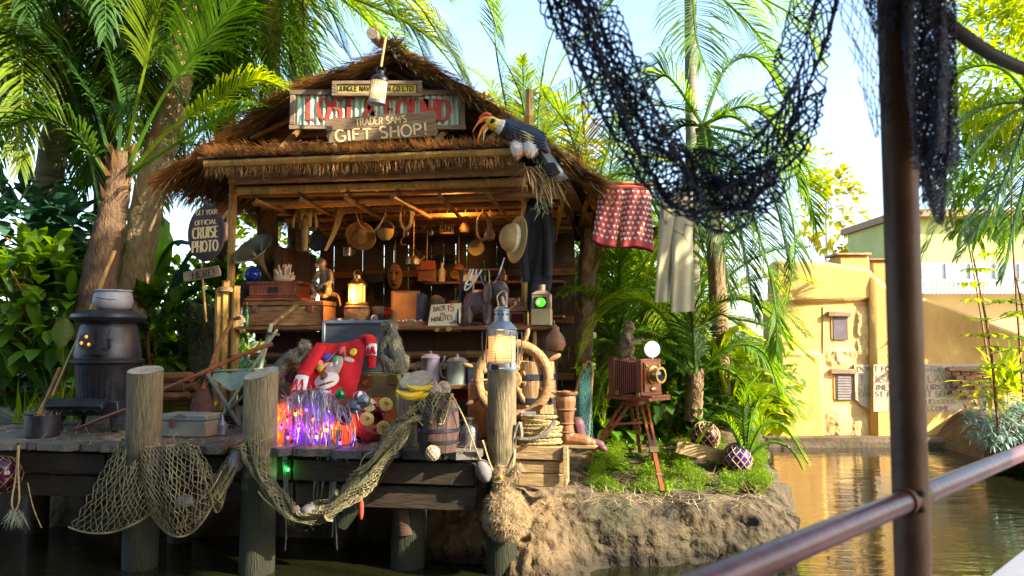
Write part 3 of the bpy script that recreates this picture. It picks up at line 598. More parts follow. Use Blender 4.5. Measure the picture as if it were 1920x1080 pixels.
# skirt eave of straw between gable foot and pole
sk0 = [h(400, 268, 1.68), h(1000, 262, 1.68)]; sk1 = [h(383, 296, 1.05), h(975, 275, 1.05)]
b = hut.Hb(); b.surf(lambda s, t: sk0[0].lerp(sk0[1], s).lerp(sk1[0].lerp(sk1[1], s), t) + V((0, 0, .02 * fb((s * 14, t * 3, 1)))), 60, 8); hp('skirt_thatch', b, m_thatchd)
b = hut.Hb(); rn = random.Random(9)
for q in range(3400):
    s_ = rn.random(); t = rn.random() ** .7; c = sk0[0].lerp(sk0[1], s_).lerp(sk1[0].lerp(sk1[1], s_), t) + V((0, 0, rn.uniform(0, .03)))
    b.blade(c, V((rn.gauss(0, .28), -1, rn.gauss(.12 if t > .75 else -.25, .22))), rn.uniform(.09, .22), .013, rn.uniform(0, .5))
for q in range(1700):
    s_ = rn.random(); c = ev[0].lerp(ev[1], s_) + V((0, rn.uniform(0, .06), rn.uniform(-.03, .02))); b.blade(c, V((rn.gauss(.05, .25), -rn.uniform(.0, .5), -1)), rn.uniform(.05, .17), .008, 0)
hut.part('skirt_straw', b, m_thatch, kind='stuff', smooth=False)
# ceiling purlins and rafters, seen from below
CZ = h(735, 352, 1.4).z
for i in range(11):
    v = 1.62 + i * .18; zz = CZ - .06 - .012 * i; bam(V((-2.9, v, zz + rr(-.02, .03))), V((.15, v + rr(-.05, .05), zz + rr(-.02, .05))), rr(.02, .032), 'ceiling_bamboo', m_bam if i % 2 else m_bamd, k=8)
for i in range(10):
    uu = -2.85 + i * .33; b = hut.Hb(); b.box((uu, 2.55, CZ + .05), (.32, 2.0, .02), rot=(rr(-.01, .03), rr(-.03, .03), 0)); hp('ceiling_board', b, m_brown)
for i in range(7):
    uu = -2.7 + i * .45; bam(V((uu, 1.3, CZ - .1)), V((uu + rr(-.15, .15), 3.5, CZ - .2 + rr(-.04, .04))), .02, 'rafter', m_bamd, k=6)
bam(h(1060, 350, 1.6), h(1040, 450, 3.4), .025, 'eave_strut', m_bam, k=5); bam(h(1110, 348, 1.5), h(1082, 440, 4.2), .025, 'eave_strut', m_bamd, k=5)
# back and side walls: planks with gaps of light
zt = h(735, 352, 1.4).z + .3
uu = -2.95
while uu < .15:
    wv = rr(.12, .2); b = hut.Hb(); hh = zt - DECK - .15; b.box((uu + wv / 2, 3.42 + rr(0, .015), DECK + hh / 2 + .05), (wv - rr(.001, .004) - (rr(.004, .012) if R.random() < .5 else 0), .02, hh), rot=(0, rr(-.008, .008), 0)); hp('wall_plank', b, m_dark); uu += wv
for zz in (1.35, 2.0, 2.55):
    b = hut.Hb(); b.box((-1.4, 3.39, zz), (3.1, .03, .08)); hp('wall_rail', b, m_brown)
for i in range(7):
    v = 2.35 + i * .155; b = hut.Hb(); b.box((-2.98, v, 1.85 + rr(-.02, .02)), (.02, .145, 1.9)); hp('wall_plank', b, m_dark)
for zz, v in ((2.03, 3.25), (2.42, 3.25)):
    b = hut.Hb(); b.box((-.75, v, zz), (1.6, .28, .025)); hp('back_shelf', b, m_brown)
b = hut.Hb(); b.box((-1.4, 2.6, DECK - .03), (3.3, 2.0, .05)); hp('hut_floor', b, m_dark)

for lb, x, y0, Y in (('pale bamboo pole standing up behind the hornbill', 992, 168, 9.0), ('thinner bamboo pole standing behind the roof slope', 910, 172, 9.3)):
    bb = B(); bb.bamboo(P(x, 420, Y), P(x, y0, Y), .045 if x > 950 else .03, 5); single('bamboo_pole', bb, m_bam, lb, 'pole')
# ------------------------------------------------------------------ signs on the gable
m_yel = mat('faded yellow paint', (.42, .31, .045), .8, .25, 6); m_ink = mat('black lettering', (.025, .022, .02), .8, .2)
m_frame = wood('sign frame wood', (.17, .12, .075), st=(1.5, 8, 8)); m_cor = mat('pale green corrugated paint', (.36, .50, .38), .7, .25, 5, st=(3, 1, .5), isl=0)
m_redp = mat('red sign paint', (.42, .055, .03), .7, .4, 9); m_crm = mat('cream sign paint', (.66, .52, .26), .75, .2, 9)
SY = 7.5
t = Thing('company_sign', 'narrow yellow framed name board above the lost and found sign', 'sign', at=(707, 180), Y=SY - .06, rz=0)
b = t.B(); b.box((0, 0, 13.5), (150, 4, 18)); t.part('board', b, m_yel)
for c, d in (((0, -1, 25), (172, 7, 7)), ((0, -1, 2), (172, 7, 6)), ((-81.5, -1, 13.5), (9, 7, 16)), ((81.5, -1, 13.5), (9, 7, 16))):
    b = t.B(); b.box(c, d); t.part('frame', b, m_frame, bevel=.004)
b = t.B(); text(b, 'JUNGLE NAVIGATION CO', -73, 9, 9.5, 118, .2, -2, .6, thin=.9); text(b, 'LTD.', 49, 9, 9.5, 25, .2, -2, .6, thin=.9); t.part('lettering', b, m_ink, smooth=False)
t = Thing('lost_and_found_sign', 'large pale green corrugated sign lettered LOST & FOUND in red', 'sign', at=(708, 243), Y=SY, rz=0)
b = t.B(); b.surf(lambda u, v: V((-158 + 316 * u, 1.6 * cos(u * 2 * pi * 26), 8 + 58 * v)), 208, 2); t.part('corrugated_sheet', b, m_cor)
for c, d in (((0, -2, 71), (336, 6, 10)), ((0, -2, 4), (336, 6, 9)), ((-162, -2, 37.5), (10, 6, 57)), ((162, -2, 37.5), (10, 6, 57))):
    b = t.B(); b.box(c, d); t.part('frame', b, m_frame, bevel=.005)
b = t.B(); text(b, 'LOST & FOUND', -134, 20, 40, 276, .2, -1.4, 1.0, serif=.13, thin=.5, slope=-.012, jit=.015); t.part('lettering', b, m_redp, smooth=False)
m_rs = mat('rust streak', (.16, .075, .03), .9, .5, 20)
rn = random.Random(5)
b = t.B()
for i in range(46):
    x = rn.uniform(-155, 155); z = rn.choice((66, 12)) ; l = rn.uniform(3, 14) * (1 if z > 40 else -1); b.prism([(x - 1, z), (x + 1, z), (x + .3, z - l)], -2.2, -1.9)
t.part('rust_streaks', b, m_rs, smooth=False, kind='stuff')
m_gpl = wood('grey sign plank', (.17, .115, .065), st=(1, 6, 9))
t = Thing('gift_shop_sign', 'tilted plank sign lettered TRADER SAM\'S GIFT SHOP! nailed over the lost and found sign', 'sign', at=(717, 262), Y=SY - .12, rot=(0, radians(-4.6), 0))
b = t.B(); b.prism([(-104, 1), (104, -1), (107, 9), (103, 16), (105, 23.4), (-103, 23.4), (-106, 14), (-102, 6)], -2, 3); t.part('plank', b, m_gpl, bevel=.004)
b = t.B(); b.prism([(-105, 24), (104, 24), (106, 36), (102, 47), (-104, 48), (-107, 38)], -2.3, 3); t.part('plank', b, m_gpl, bevel=.004)
b = t.B(); text(b, "TRADER SAM'S", -48, 29.5, 14, 98, .15, -2.3, .8, thin=.85, jit=.05); t.part('lettering', b, m_crm, smooth=False)
b = t.B(); text(b, 'GIFT SHOP!', -88, 3, 21, 178, .19, -2.3, .8, thin=.8, jit=.05, seed=8); t.part('lettering', b, m_crm, smooth=False)
# ------------------------------------------------------------------ hanging lantern
m_glass = glow('lit amber glass', (1, .42, .09), .55); m_glass2 = mat('lit cream glass', (.5, .36, .2), .35, .1, em=(1, .55, .2), es=.16); m_flame = glow('flame', (1, .55, .12), 5)
b = hut.Wb(); b.tube([P(697, 62, 6.95), P(712, 80, 8.2)], .05, 10); hut.part('ridge_pole', b, m_grey)
t = Thing('hanging_lantern', 'lit oval lantern with cream panes hanging from the ridge pole before the signs', 'lantern', at=(706, 196), Y=7.05, rz=0, rot=(0, radians(6), 0))
b = t.B(); b.lathe([(14, 0), (17, 2), (17, 8), (15.5, 9)], 20, sy=.7); t.part('base', b, m_zinc)
b = t.B(); b.lathe([(15, 9), (15.5, 46)], 20, sy=.7); t.part('glass', b, m_glass2)
for i in range(9):
    a = pi + i * pi / 8; b = t.B(); b.tube([(15.6 * cos(a), 11 * sin(a), 8), (16 * cos(a), 11.4 * sin(a), 47)], .7, 5); t.part('glazing_bar', b, m_zinc)
b = t.B(); b.lathe([(17, 46), (17, 51), (12, 56), (8, 58), (8, 66), (0, 67)], 20, sy=.75); t.part('cap', b, m_iron)
b = t.B(); b.tube([(9 * cos(a), 0, 66 + 9 * sin(a)) for a in [i * pi / 9 for i in range(10)]], .8, 6); t.part('bail', b, m_iron)
b = t.B(); b.tube([(0, 0, 74), (1, 0, 100), (2, 2, 134)], 2.4, 7); t.part('hanging_rope', b, m_rope)
b = t.B(); b.ell((4, -6, 20), (2.5, 2.5, 5)); t.part('flame', b, m_flame); lamp_at(t, 0, -14, 26, (1, .6, .25), .5, .04)
# ------------------------------------------------------------------ round photo sign and the HERE board
m_sgn = mat('dark brown sign paint', (.045, .028, .035), .6, .3, 5)
t = Thing('photo_sign', 'dark round sign lettered OFFICIAL CRUISE PHOTO hanging beside the bamboo post', 'sign', at=(386, 490), v=1.35, rz=-.1)
b = t.B(); b.lathe([(35, -2.5), (37.5, 0), (35, 2.5)], 40, (0, 0, 53), (0, 1, 0), sy=1.42); b.v = [V(p) for p in b.v]; t.part('board', b, m_sgn)
for s, x0, z, H, W, th in (('GET YOUR', -20, 87, 9, 42, .16), ('OFFICIAL', -22, 68, 9, 44, .18), ('CRUISE', -26, 43, 20, 52, .17), ('PHOTO', -26, 17, 20, 52, .17)):
    b = t.B(); text(b, s, x0, z, H, W, th, -2.6, .7, serif=.1 if H > 15 else 0, thin=.55, slope=.07); t.part('lettering', b, m_crm, smooth=False)
b = t.B(); b.tube([(-12, 0, 104), (-6, 2, 170)], 1, 5); b.tube([(14, 0, 102), (12, 2, 170)], 1, 5); t.part('chain', b, m_iron)
t = Thing('here_sign', 'small grey plank sign lettered HERE! under the round photo sign', 'sign', at=(380, 524), v=1.4, rot=(0, radians(-9), -.1))
b = t.B(); b.prism([(-36, 0), (35, 1), (37, 9), (34, 21), (-35, 20), (-37, 10)], -2, 2); t.part('plank', b, m_gpl, bevel=.004)
b = t.B(); text(b, 'HERE!', -18, 4, 12, 46, .2, -2, .6, serif=.1, thin=.6); t.part('lettering', b, m_ink, smooth=False)
b = t.B(); b.tube([(-5, 3, -80), (0, 3, 30)], 2.2, 6); t.part('stake', b, m_bam)
# ------------------------------------------------------------------ monkeys
def lerp3(a, b, t): return tuple(x + (y - x) * t for x, y in zip(a, b))
def monkey(label, at, v, k, J, mfur=m_furb, Y=None, rz=HR, seed=1):
    """J: joints in photo pixels; k scales the radii"""
    t = Thing('macaque', label, 'monkey', at=at, v=v, Y=Y, rz=rz); b = t.B()
    b.cap(J['pel'], 15 * k, J['che'], 13.5 * k); b.cap(lerp3(J['pel'], J['che'], .45), 15.5 * k, J['che'], 12 * k); b.cap(J['che'], 11 * k, J['hed'], 8 * k)
    hd = V(J['hed']); lk = V(J['look']).normalized(); sd_ = lk.cross(V((0, 0, 1))).normalized(); u_ = sd_.cross(lk)
    b.ell(hd, (11.5 * k,) * 3); b.cap(hd - lk * 3 * k + u_ * 2 * k, 10.5 * k, hd + lk * 1 * k + u_ * 2 * k, 10 * k); b.cap(hd + lk * 5 * k - u_ * 3.5 * k, 6.5 * k, hd + lk * 11.5 * k - u_ * 5 * k, 5 * k)
    b.cap(hd + lk * 7 * k + u_ * 3.6 * k + sd_ * 5 * k, 2 * k, hd + lk * 7 * k + u_ * 3.6 * k - sd_ * 5 * k, 2 * k)
    for s in ('a', 'b'):
        sh, el, ha = J['sh' + s], J['el' + s], J['ha' + s]; b.cap(J['che'], 9 * k, sh, 6.5 * k); b.cap(sh, 6.6 * k, el, 4.8 * k); b.cap(el, 4.8 * k, ha, 3.2 * k)
        d = (V(ha) - V(el)).normalized(); sx = d.cross(V((0, 0, 1))); sx = sx.normalized() if sx.length > .1 else V((0, 1, 0)); p = V(ha) + d * 2.5 * k; b.cap(ha, 3.2 * k, p, 3.4 * k)
        for i in range(4): q = p + sx * (i - 1.5) * 2 * k; f1 = q + d * (4.2 + (1 - abs(i - 1.4)) * .9) * k + V((0, 0, -.8 * k)); b.cap(q, 1.15 * k, f1, 1.05 * k, 6); b.cap(f1, 1.05 * k, f1 + d * 1.6 * k - V((0, 0, 2.6 * k)), .9 * k, 6)
        b.cap(p - d * 2 * k + sx * 3 * k, 1.2 * k, p + sx * 5 * k + d * 1.5 * k, 1 * k, 6)
        hp_, kn, an = J['hp' + s], J['kn' + s], J['an' + s]; ft = J['ft' + s]; b.cap(J['pel'], 11 * k, hp_, 9 * k); b.cap(hp_, 9 * k, kn, 6.4 * k); b.cap(kn, 6.2 * k, an, 3.6 * k); b.cap(an, 3.8 * k, ft, 3 * k)
        d = (V(ft) - V(an)).normalized(); sx = d.cross(V((0, 0, 1))); sx = sx.normalized() if sx.length > .1 else V((0, 1, 0))
        for i in range(4): q = V(ft) + sx * (i - 1.5) * 1.8 * k; b.cap(q, 1.2 * k, q + d * 4 * k, 1 * k, 6)
    if 'tail' in J: b.tube(cat(J['tail'], 5), [(3.2 - 1.6 * i / (5 * (len(J['tail']) - 1))) * k for i in range(5 * (len(J['tail']) - 1) + 1)], 8)
    body = blob('body', b, m_fur, t.e, 1.05 * k * t.s, 3)
    fl = (V(J['pel']) - V(J['che'])).normalized(); fur(body, mfur, 5200, 7.5 * k * t.s, 1.0 * k * t.s, seed, fl * .7 + V((0, 0, -.5)))
    b = t.B(); b.ell(hd + lk * 5.6 * k + u_ * .5 * k, (6.8 * k, 6.2 * k, 7.4 * k)); b.cap(hd + lk * 7 * k - u_ * 3 * k, 5.4 * k, hd + lk * 13 * k - u_ * 5 * k, 4.2 * k)
    fc = blob('face', b, m_skin, t.e, .8 * k * t.s, 2)
    b = t.B()
    for q in (-1, 1): b.ell(hd + lk * 11.3 * k + u_ * 2.2 * k + sd_ * 3.1 * k * q, 1.5 * k, 8, 6)
    b.cap(hd + lk * 16.3 * k - u_ * 4.4 * k + sd_ * 1.6 * k, .7 * k, hd + lk * 16.3 * k - u_ * 4.4 * k - sd_ * 1.6 * k, .7 * k, 6); t.part('eyes', b, m_eye, fc)
    b = t.B(); b.ell(hd + lk * 14.2 * k - u_ * 8 * k, (2.6 * k, 2.6 * k, 1.5 * k), 8, 6); t.part('mouth', b, mat('mouth red', (.12, .02, .02), .4, .2), fc)
    for q in (-1, 1): b = t.B(); b.ell(hd + sd_ * 11 * k * q - lk * 1 * k + u_ * 1 * k, (2 * k, 3.4 * k, 4.4 * k), 10, 7); t.part('ear', b, m_skin)
    return t
monkey('grey monkey leaning out from a crate with its arm stretched to the red sweater', (527, 716), .72, .95,
       dict(pel=(-12, 0, 16), che=(24, -4, 46), hed=(49, -6, 66), look=(1, -.35, -.12), sha=(26, -16, 48), ela=(44, -20, 40), haa=(60, -14, 58), shb=(32, 10, 50), elb=(48, 8, 44), hab=(70, 4, 60),
            hpa=(-6, -14, 14), kna=(14, -20, 26), ana=(4, -18, 2), fta=(14, -20, 0), hpb=(-8, 12, 14), knb=(16, 14, 24), anb=(6, 12, 2), ftb=(16, 12, 0), tail=[(-18, 6, 8), (-30, 8, -6), (-34, 8, -30)]), seed=2)
monkey('grey monkey crouched with its back to the river holding the sweater sleeve', (742, 706), .84, 1.02,
       dict(pel=(6, -4, 20), che=(-4, 2, 66), hed=(-14, 10, 94), look=(-.85, -.25, .45), sha=(-16, -8, 70), ela=(-26, -10, 54), haa=(-34, -6, 66), shb=(-14, 16, 72), elb=(-26, 18, 74), hab=(-24, 8, 98),
            hpa=(-4, -16, 20), kna=(-18, -22, 36), ana=(-12, -16, 4), fta=(-22, -20, 1), hpb=(14, 4, 18), knb=(16, 10, 34), anb=(14, 8, 4), ftb=(6, 4, 1), tail=[(16, -4, 10), (20, -6, -6), (12, -8, -30)]), seed=3)
monkey('small golden brown monkey sitting on the wooden chest by the gramophone', (607, 556), 1.72, .74,
       dict(pel=(4, 0, 12), che=(2, -2, 42), hed=(-4, -6, 62), look=(-.62, -.8, -.05), sha=(-8, -8, 44), ela=(-14, -14, 28), haa=(-2, -24, 21), shb=(14, -6, 44), elb=(18, -12, 28), hab=(6, -24, 20),
            hpa=(-4, -8, 10), kna=(-12, -24, 16), ana=(-8, -20, 2), fta=(-12, -28, 0), hpb=(12, -8, 10), knb=(16, -24, 16), anb=(12, -20, 2), ftb=(10, -28, 0), tail=[(10, 8, 8), (24, 10, 2), (30, 8, -14)]), m_fur2, seed=4)
monkey('brown monkey perched on top of the plate camera reaching for its flash bulb', (1176, 672), None, .72,
       dict(pel=(-4, 0, 12), che=(-2, -2, 42), hed=(6, -5, 60), look=(.72, -.68, -.1), sha=(-2, -9, 44), ela=(6, -14, 30), haa=(20, -12, 33), shb=(4, 6, 44), elb=(14, 6, 32), hab=(26, 0, 36),
            hpa=(-6, -8, 10), kna=(10, -14, 20), ana=(6, -10, 2), fta=(12, -14, 0), hpb=(-4, 8, 10), knb=(10, 8, 18), anb=(6, 6, 2), ftb=(12, 6, 0), tail=[(-12, 4, 8), (-26, 6, -6), (-30, 6, -30), (-22, 6, -52)]), m_fur2, Y=7.5, seed=5)
# ------------------------------------------------------------------ things on the counter
CV = 1.72
def TC(name, label, c, px, py=606, v=CV, **k): return Thing(name, label, c, loc=HM @ V((h(px, py, v).x, v, CTZ)), **k)
t = TC('wooden_chest', 'long honey coloured wooden chest on the counter under the gramophone', 'chest', 538); W = 158
b = t.B(); b.box((0, 12, 19), (W, 60, 36)); t.part('body', b, m_chest, bevel=.006)
b = t.B(); b.box((0, 12, 42.5), (W + 3, 63, 9)); t.part('lid', b, m_chest, bevel=.008)
for x in (-55, 55): b = t.B(); b.box((x, -19.5, 33), (9, 3, 14)); t.part('latch', b, m_rust, bevel=.002)
for x in (-78, 78): b = t.B(); b.box((x, -19.5, 20), (4, 2, 36)); t.part('corner_strip', b, m_dark)
CHZ = CTZ + 47.6 * t.s
t = Thing('gramophone', 'wind-up gramophone with a wide dark horn on a reddish wooden box', 'gramophone', loc=HM @ V((h(520, 556, CV).x, CV + .05, CHZ)))
for i, (w_, z0, z1) in enumerate(((112, 0, 5), (102, 5, 9), (92, 9, 30), (102, 30, 36))): b = t.B(); b.box((0, 0, (z0 + z1) / 2), (w_, 60, z1 - z0 - .2)); t.part('plinth' if i < 2 else 'case', b, m_red, bevel=.004)
b = t.B(); b.box((2, -31, 20), (18, 2, 9)); t.part('name_plate', b, m_black, bevel=.001)
b = t.B(); b.lathe([(2.5, 0), (3, 20), (6, 40), (14, 58), (30, 72), (44, 78), (43, 79), (29, 73.5), (12, 60), (4, 40)], 24, (-26, 18, 40), (-.16, -.66, .72), flute=.05, sx=.8); b2 = t.part('horn', b, mat('dark horn paint', (.16, .155, .10), .35, .3, 5, metal=.5))
b = t.B(); b.tube(cat([(0, 10, 36), (0, 16, 48), (-12, 18, 48), (-20, 14, 42)], 5), 2.4, 8); b.tube([(10, 0, 38), (60, -16, 34)], 1.6, 6); t.part('tone_arm', b, m_brass)
t = Thing('coral_fan', 'pale spiky coral fan standing on the gramophone box', 'coral', loc=HM @ V((h(535, 520, CV).x, CV - .03, CHZ + 36.4 * .0051)))
b = t.B(); rn = random.Random(3); b.ell((0, 0, 6), (20, 7, 7))
for i in range(17): a = pi * (i + .5) / 17; l = rn.uniform(24, 33); b.cap((12 * cos(a), 0, 4), 4, (l * cos(a) * .8, rn.uniform(-6, 6), 4 + l * sin(a)), 1.6, 7)
blob('body', b, mat('pale coral', (.55, .38, .25), .9, .2, 15, bump=.5), t.e, 1.2 * t.s, 1)
t = TC('glass_ball', 'blue glass ball behind the gramophone horn', 'ball', 472, v=2.0); b = t.B(); b.lathe([(30, 0), (30, 70), (18, 84)], 16); t.part('stand', b, m_dark); b = t.B(); b.ell((0, 0, 98), 15); t.part('ball', b, mat('blue glass', (.02, .05, .4), .08, .1, alpha=.3))
t = TC('counter_lantern', 'lit brass ship lantern standing on a small wooden cask on the counter', 'lantern', 669)
b = t.B(); b.lathe([(17, 0), (22, 8), (24, 20), (24, 32), (22, 38), (20, 38)], 18); t.part('cask', b, m_chest)
for z in (6, 33): b = t.B(); b.lathe([(21.5 if z < 10 else 24, z - 2), (22.4 if z < 10 else 24.6, z + 2)], 18); t.part('hoop', b, m_rust)
b = t.B(); b.lathe([(20, 38), (21, 42), (18, 45)], 18); t.part('base', b, m_brass)
b = t.B(); b.lathe([(14.5, 45), (14.5, 76)], 18); t.part('glass', b, m_glass)
for i in range(8): a = i * pi / 4 + .2; b = t.B(); b.tube([(15.6 * cos(a), 15.6 * sin(a), 44), (15.6 * cos(a), 15.6 * sin(a), 77)], .8, 5); t.part('guard_bar', b, m_brass)
b = t.B(); b.lathe([(18, 76), (18, 79), (9, 88), (7, 89), (7, 95), (9, 96), (0, 99)], 18); t.part('cap', b, m_brass)
b = t.B(); b.tube([(7 * cos(a), 0, 97 + 8 * sin(a)) for a in [i * pi / 9 for i in range(10)]], .7, 5); t.part('bail', b, m_brass)
b = t.B(); b.ell((0, -8, 58), (3, 3, 6)); t.part('flame', b, m_flame); lamp_at(t, -4, -22, 60, (1, .42, .09), 7, .05)
def cyl(t, n, m, r0, r1, z0, z1, c=(0, 0), N=16): b = t.B(); b.lathe([(r0, z0), (r1, z1)], N, (c[0], c[1], 0)); return t.part(n, b, m)
t = TC('folding_camera', 'black folding bellows camera standing open on the counter', 'camera', 707); b = t.B(); b.box((0, 4, 19), (24, 6, 36)); t.part('case', b, m_black, bevel=.004)
b = t.B(); [b.box((0, -2 - i * 2, 14), (18 - i * 1.5, 1.4, 20 - i * 1.5)) for i in range(6)]; t.part('bellows', b, m_iron); b = t.B(); b.box((0, -10, 2), (18, 20, 1.5)); t.part('bed', b, m_iron)
b = t.B(); b.lathe([(7, 0), (7, 3), (4, 4), (4, 3)], 14, (0, -13, 14), (0, -1, 0)); t.part('lens', b, m_steel)
t = TC('box_camera', 'tiny silver and black camera at the counter edge', 'camera', 659, v=CF + .08); b = t.B(); b.box((0, 0, 6.5), (24, 9, 13)); t.part('case', b, m_black, bevel=.003); b = t.B(); b.box((0, -4.6, 10.6), (25, 1.4, 4)); t.part('trim', b, m_steel); b = t.B(); b.lathe([(5, 0), (5, 4), (3, 4), (2.5, 2)], 14, (-3, -5, 6), (0, -1, 0)); t.part('lens', b, m_steel)
t = TC('tin_can', 'dented dull tin between the chest and the lantern cask', 'can', 632, v=CF + .1); b = t.B(); b.lathe([(12, 0), (12.5, 14), (11, 14), (10.5, 2)], 16); t.part('body', b, m_steel)
t = TC('trinket_case', 'open brown display case with its lid raised and a tray of trinkets', 'case', 762, v=CF + .2); b = t.B(); b.box((-2, 0, 4), (78, 34, 8)); t.part('tray', b, m_brown, bevel=.003)
b = t.B(); b.box((-8, 20, 37), (56, 5, 60)); t.part('lid', b, m_brown, bevel=.004); b = t.B(); b.box((-8, 17, 37), (48, 1.2, 52)); t.part('lid_lining', b, mat('tan felt', (.36, .17, .05), .9, .2))
rn = random.Random(8); TRK = (('cream', (.8, .75, .6)), ('blue', (.1, .2, .6)), ('gold', (.6, .4, .1)), ('green', (.1, .4, .2)), ('orange', (.7, .2, .1)), ('silver', (.7, .7, .7)))
for i in range(12):
    cn, c = TRK[i % 6]; bead = i < 6; t2 = Thing('trinket', 'tiny %s %s lying in the tray of the display case' % (cn, 'bead' if bead else 'block'), 'trinket', loc=t.W @ (V((-36 + i * 6.2 + rn.uniform(-2, 2), rn.uniform(-14, 2), 9)) * t.s), group='trinkets in the display case', su=t.s)
    b = t2.B(rot=(rn.random(), rn.random(), rn.random())); r = rn.uniform(2.2, 3.4); (b.ell((0, 0, 0), (r, r, r * .6), 8, 6) if bead else b.box((0, 0, 0), (r * 2.2, r * 1.3, r))); t2.part('piece', b, mat('trinket ' + cn, c, .3, .1, spec=.8))
t = TC('ledger_book', 'tall dark blue book leaning between the open case and a folded sack', 'book', 790, v=CF + .3); b = t.B(rot=(-.06, 0, 0)); b.box((0, 0, 30), (13, 30, 60)); t.part('cover', b, mat('navy cloth', (.02, .03, .06), .8, .4, 20), bevel=.004)
t = TC('canvas_sack', 'olive canvas sack slumped behind the back in 15 minutes card', 'sack', 816, v=CF + .38); b = t.B(); b.cap((-4, 0, 14), 17, (2, 0, 44), 15); b.cap((6, 0, 10), 16, (6, 0, 36), 14); blob('body', b, mat('olive canvas', (.12, .09, .04), .95, .3, 12, bump=.4), t.e, 2.2 * t.s, 4)
t = TC('notice_card', 'cream card reading BACK IN 15 MINUTES -SAM propped on the counter', 'sign', 834, v=CF + .07, rot=(radians(-12), radians(-2), HR))
b = t.B(); b.prism([(-33, 0), (29, -1), (31, 42), (-27, 41)], -.7, .7); t.part('card', b, mat('cream card', (.58, .55, .33), .8, .1, 5))
m_sc = mat('dark red script', (.20, .03, .04), .7, .2)
for s, x, z, H, W_, m in (('BACK', -23, 28, 9, 24, m_sc), ('15', 5, 27, 12, 14, m_redp), ('IN', -9, 19, 6.5, 10, m_sc), ('MINUTES', -26, 8, 8.5, 42, m_sc), ('-SAM', 6, 2, 6.5, 20, m_sc)):
    b = t.B(); text(b, s, x, z, H, W_, .17, -.8, .4, thin=.8, slope=.08, jit=.06); t.part('lettering', b, m, smooth=False)
t = TC('elephant_statue', 'dark carved elephant standing on the counter with a pale tusk', 'statue', 912, v=CF + .18)
b = t.B(); b.ell((-16, 6, 42), (30, 24, 27)); b.ell((24, -4, 62), (20, 18, 23)); b.cap((34, -10, 60), 11, (36, -18, 34), 7.5); b.cap((36, -18, 34), 7.5, (33, -20, 10), 5); b.cap((33, -20, 10), 5, (39, -26, 6), 4)
for x, y in ((-34, -6), (-34, 18), (4, -8), (4, 18)): b.cap((x, y, 34), 11, (x, y, 6), 9)
m_el = mat('dark carved stone', (.075, .055, .055), .5, .4, 9, bump=.3); blob('body', b, m_el, t.e, 1.8 * t.s, 4)
for q in (-1, 1): b = t.B(rot=(0, 0, .5 * q)); b.ell((16 if q < 0 else 18, -16 if q < 0 else 14, 60), (10, 3.5, 20)); t.part('ear', b, m_el)
for q in (0, 1): b = t.B(); b.tube(cat([(34 - q * 6, -20 + q * 22, 52), (38 - q * 6, -28 + q * 24, 40), (44 - q * 6, -30 + q * 24, 34)], 4), [2.8, 2.8, 2.7, 2.6, 2.4, 2.2, 1.8, 1.2, .6], 7); t.part('tusk', b, mat('ivory paint', (.6, .5, .3), .4, .15))
t = TC('jewellery_rack', 'wooden bar stand draped with bead necklaces over the elephant', 'stand', 905, v=CF + .12)
b = t.B(); b.tube([(-30, 16, 0), (-30, 16, 108)], 1.8, 6); b.tube([(30, 16, 0), (30, 16, 108)], 1.8, 6); t.part('upright', b, m_dark); b = t.B(); b.tube([(-38, 12, 104), (38, 12, 106)], 2.6, 8); t.part('cross_bar', b, m_brown)
b = t.B(); b.beam((28, 8, 92), (40, 8, 128), 4, 2); t.part('pointer', b, m_white)
JR = t
def neck(label, pts, r, m, n):
    c = cat(pts, 14); L = [0]
    for p, q in zip(c, c[1:]): L.append(L[-1] + (q - p).length)
    tt = Thing('bead_necklace', label, 'necklace', loc=JR.W @ (V(pts[0]) * JR.s), su=JR.s); b = tt.B(); o = V(pts[0]); k = 0
    for i in range(n):
        d = L[-1] * i / n
        while L[k + 1] < d: k += 1
        b.ell(c[k].lerp(c[k + 1], (d - L[k]) / max(1e-6, L[k + 1] - L[k])) - o, r, 6, 4)
    x = tt.part('beads', b, m); x['kind'] = 'stuff'
m_bd = [mat('pearl bead', (.6, .62, .6), .25, .2), mat('coral bead', (.35, .12, .07), .4, .5, 60, col2=(.6, .5, .35)), mat('violet bead', (.14, .10, .2), .3, .3), mat('black bead', (.03, .03, .045), .2, .3)]
neck('doubled pearl necklace looped short over the jewellery bar', [(-26, 8, 106), (-32, 6, 84), (-36, 5, 68), (-26, 5, 72), (-16, 6, 92), (-14, 8, 106)], 2, m_bd[0], 46); neck('second pearl strand hanging beside the doubled pearl necklace', [(-20, 7, 106), (-26, 4, 90), (-34, 3, 78), (-22, 4, 80), (-8, 6, 98), (-4, 8, 106)], 1.9, m_bd[0], 42)
neck('long coral and ivory necklace hanging lowest from the jewellery bar', [(-14, 8, 106), (-20, 4, 60), (-14, 2, 36), (-2, 0, 28), (8, 2, 38), (12, 5, 70), (10, 8, 106)], 1.7, m_bd[1], 80); neck('violet bead necklace looped to the white pointer', [(-8, 8, 100), (0, 4, 78), (14, 3, 72), (26, 5, 88), (34, 8, 102)], 1.7, m_bd[2], 44)
neck('dark bead necklace trailing over the counter edge', [(-40, 6, 100), (-46, 0, 40), (-44, -14, 6), (-34, -24, 1), (-22, -25, 2), (-10, -25, 4), (4, -24, 2)], 2.3, m_bd[3], 66)
t = TC('signal_lamp', 'tin signal lamp with a glowing green lens at the counter end', 'lamp', 1016, v=CF + .07); m_tin = mat('drab tin', (.22, .17, .11), .6, .35, 8, metal=.3, bump=.1)
b = t.B(); b.box((0, 0, 15), (36, 34, 30)); t.part('base_box', b, mat('drab cream paint', (.35, .28, .15), .7, .25, 6), bevel=.004)
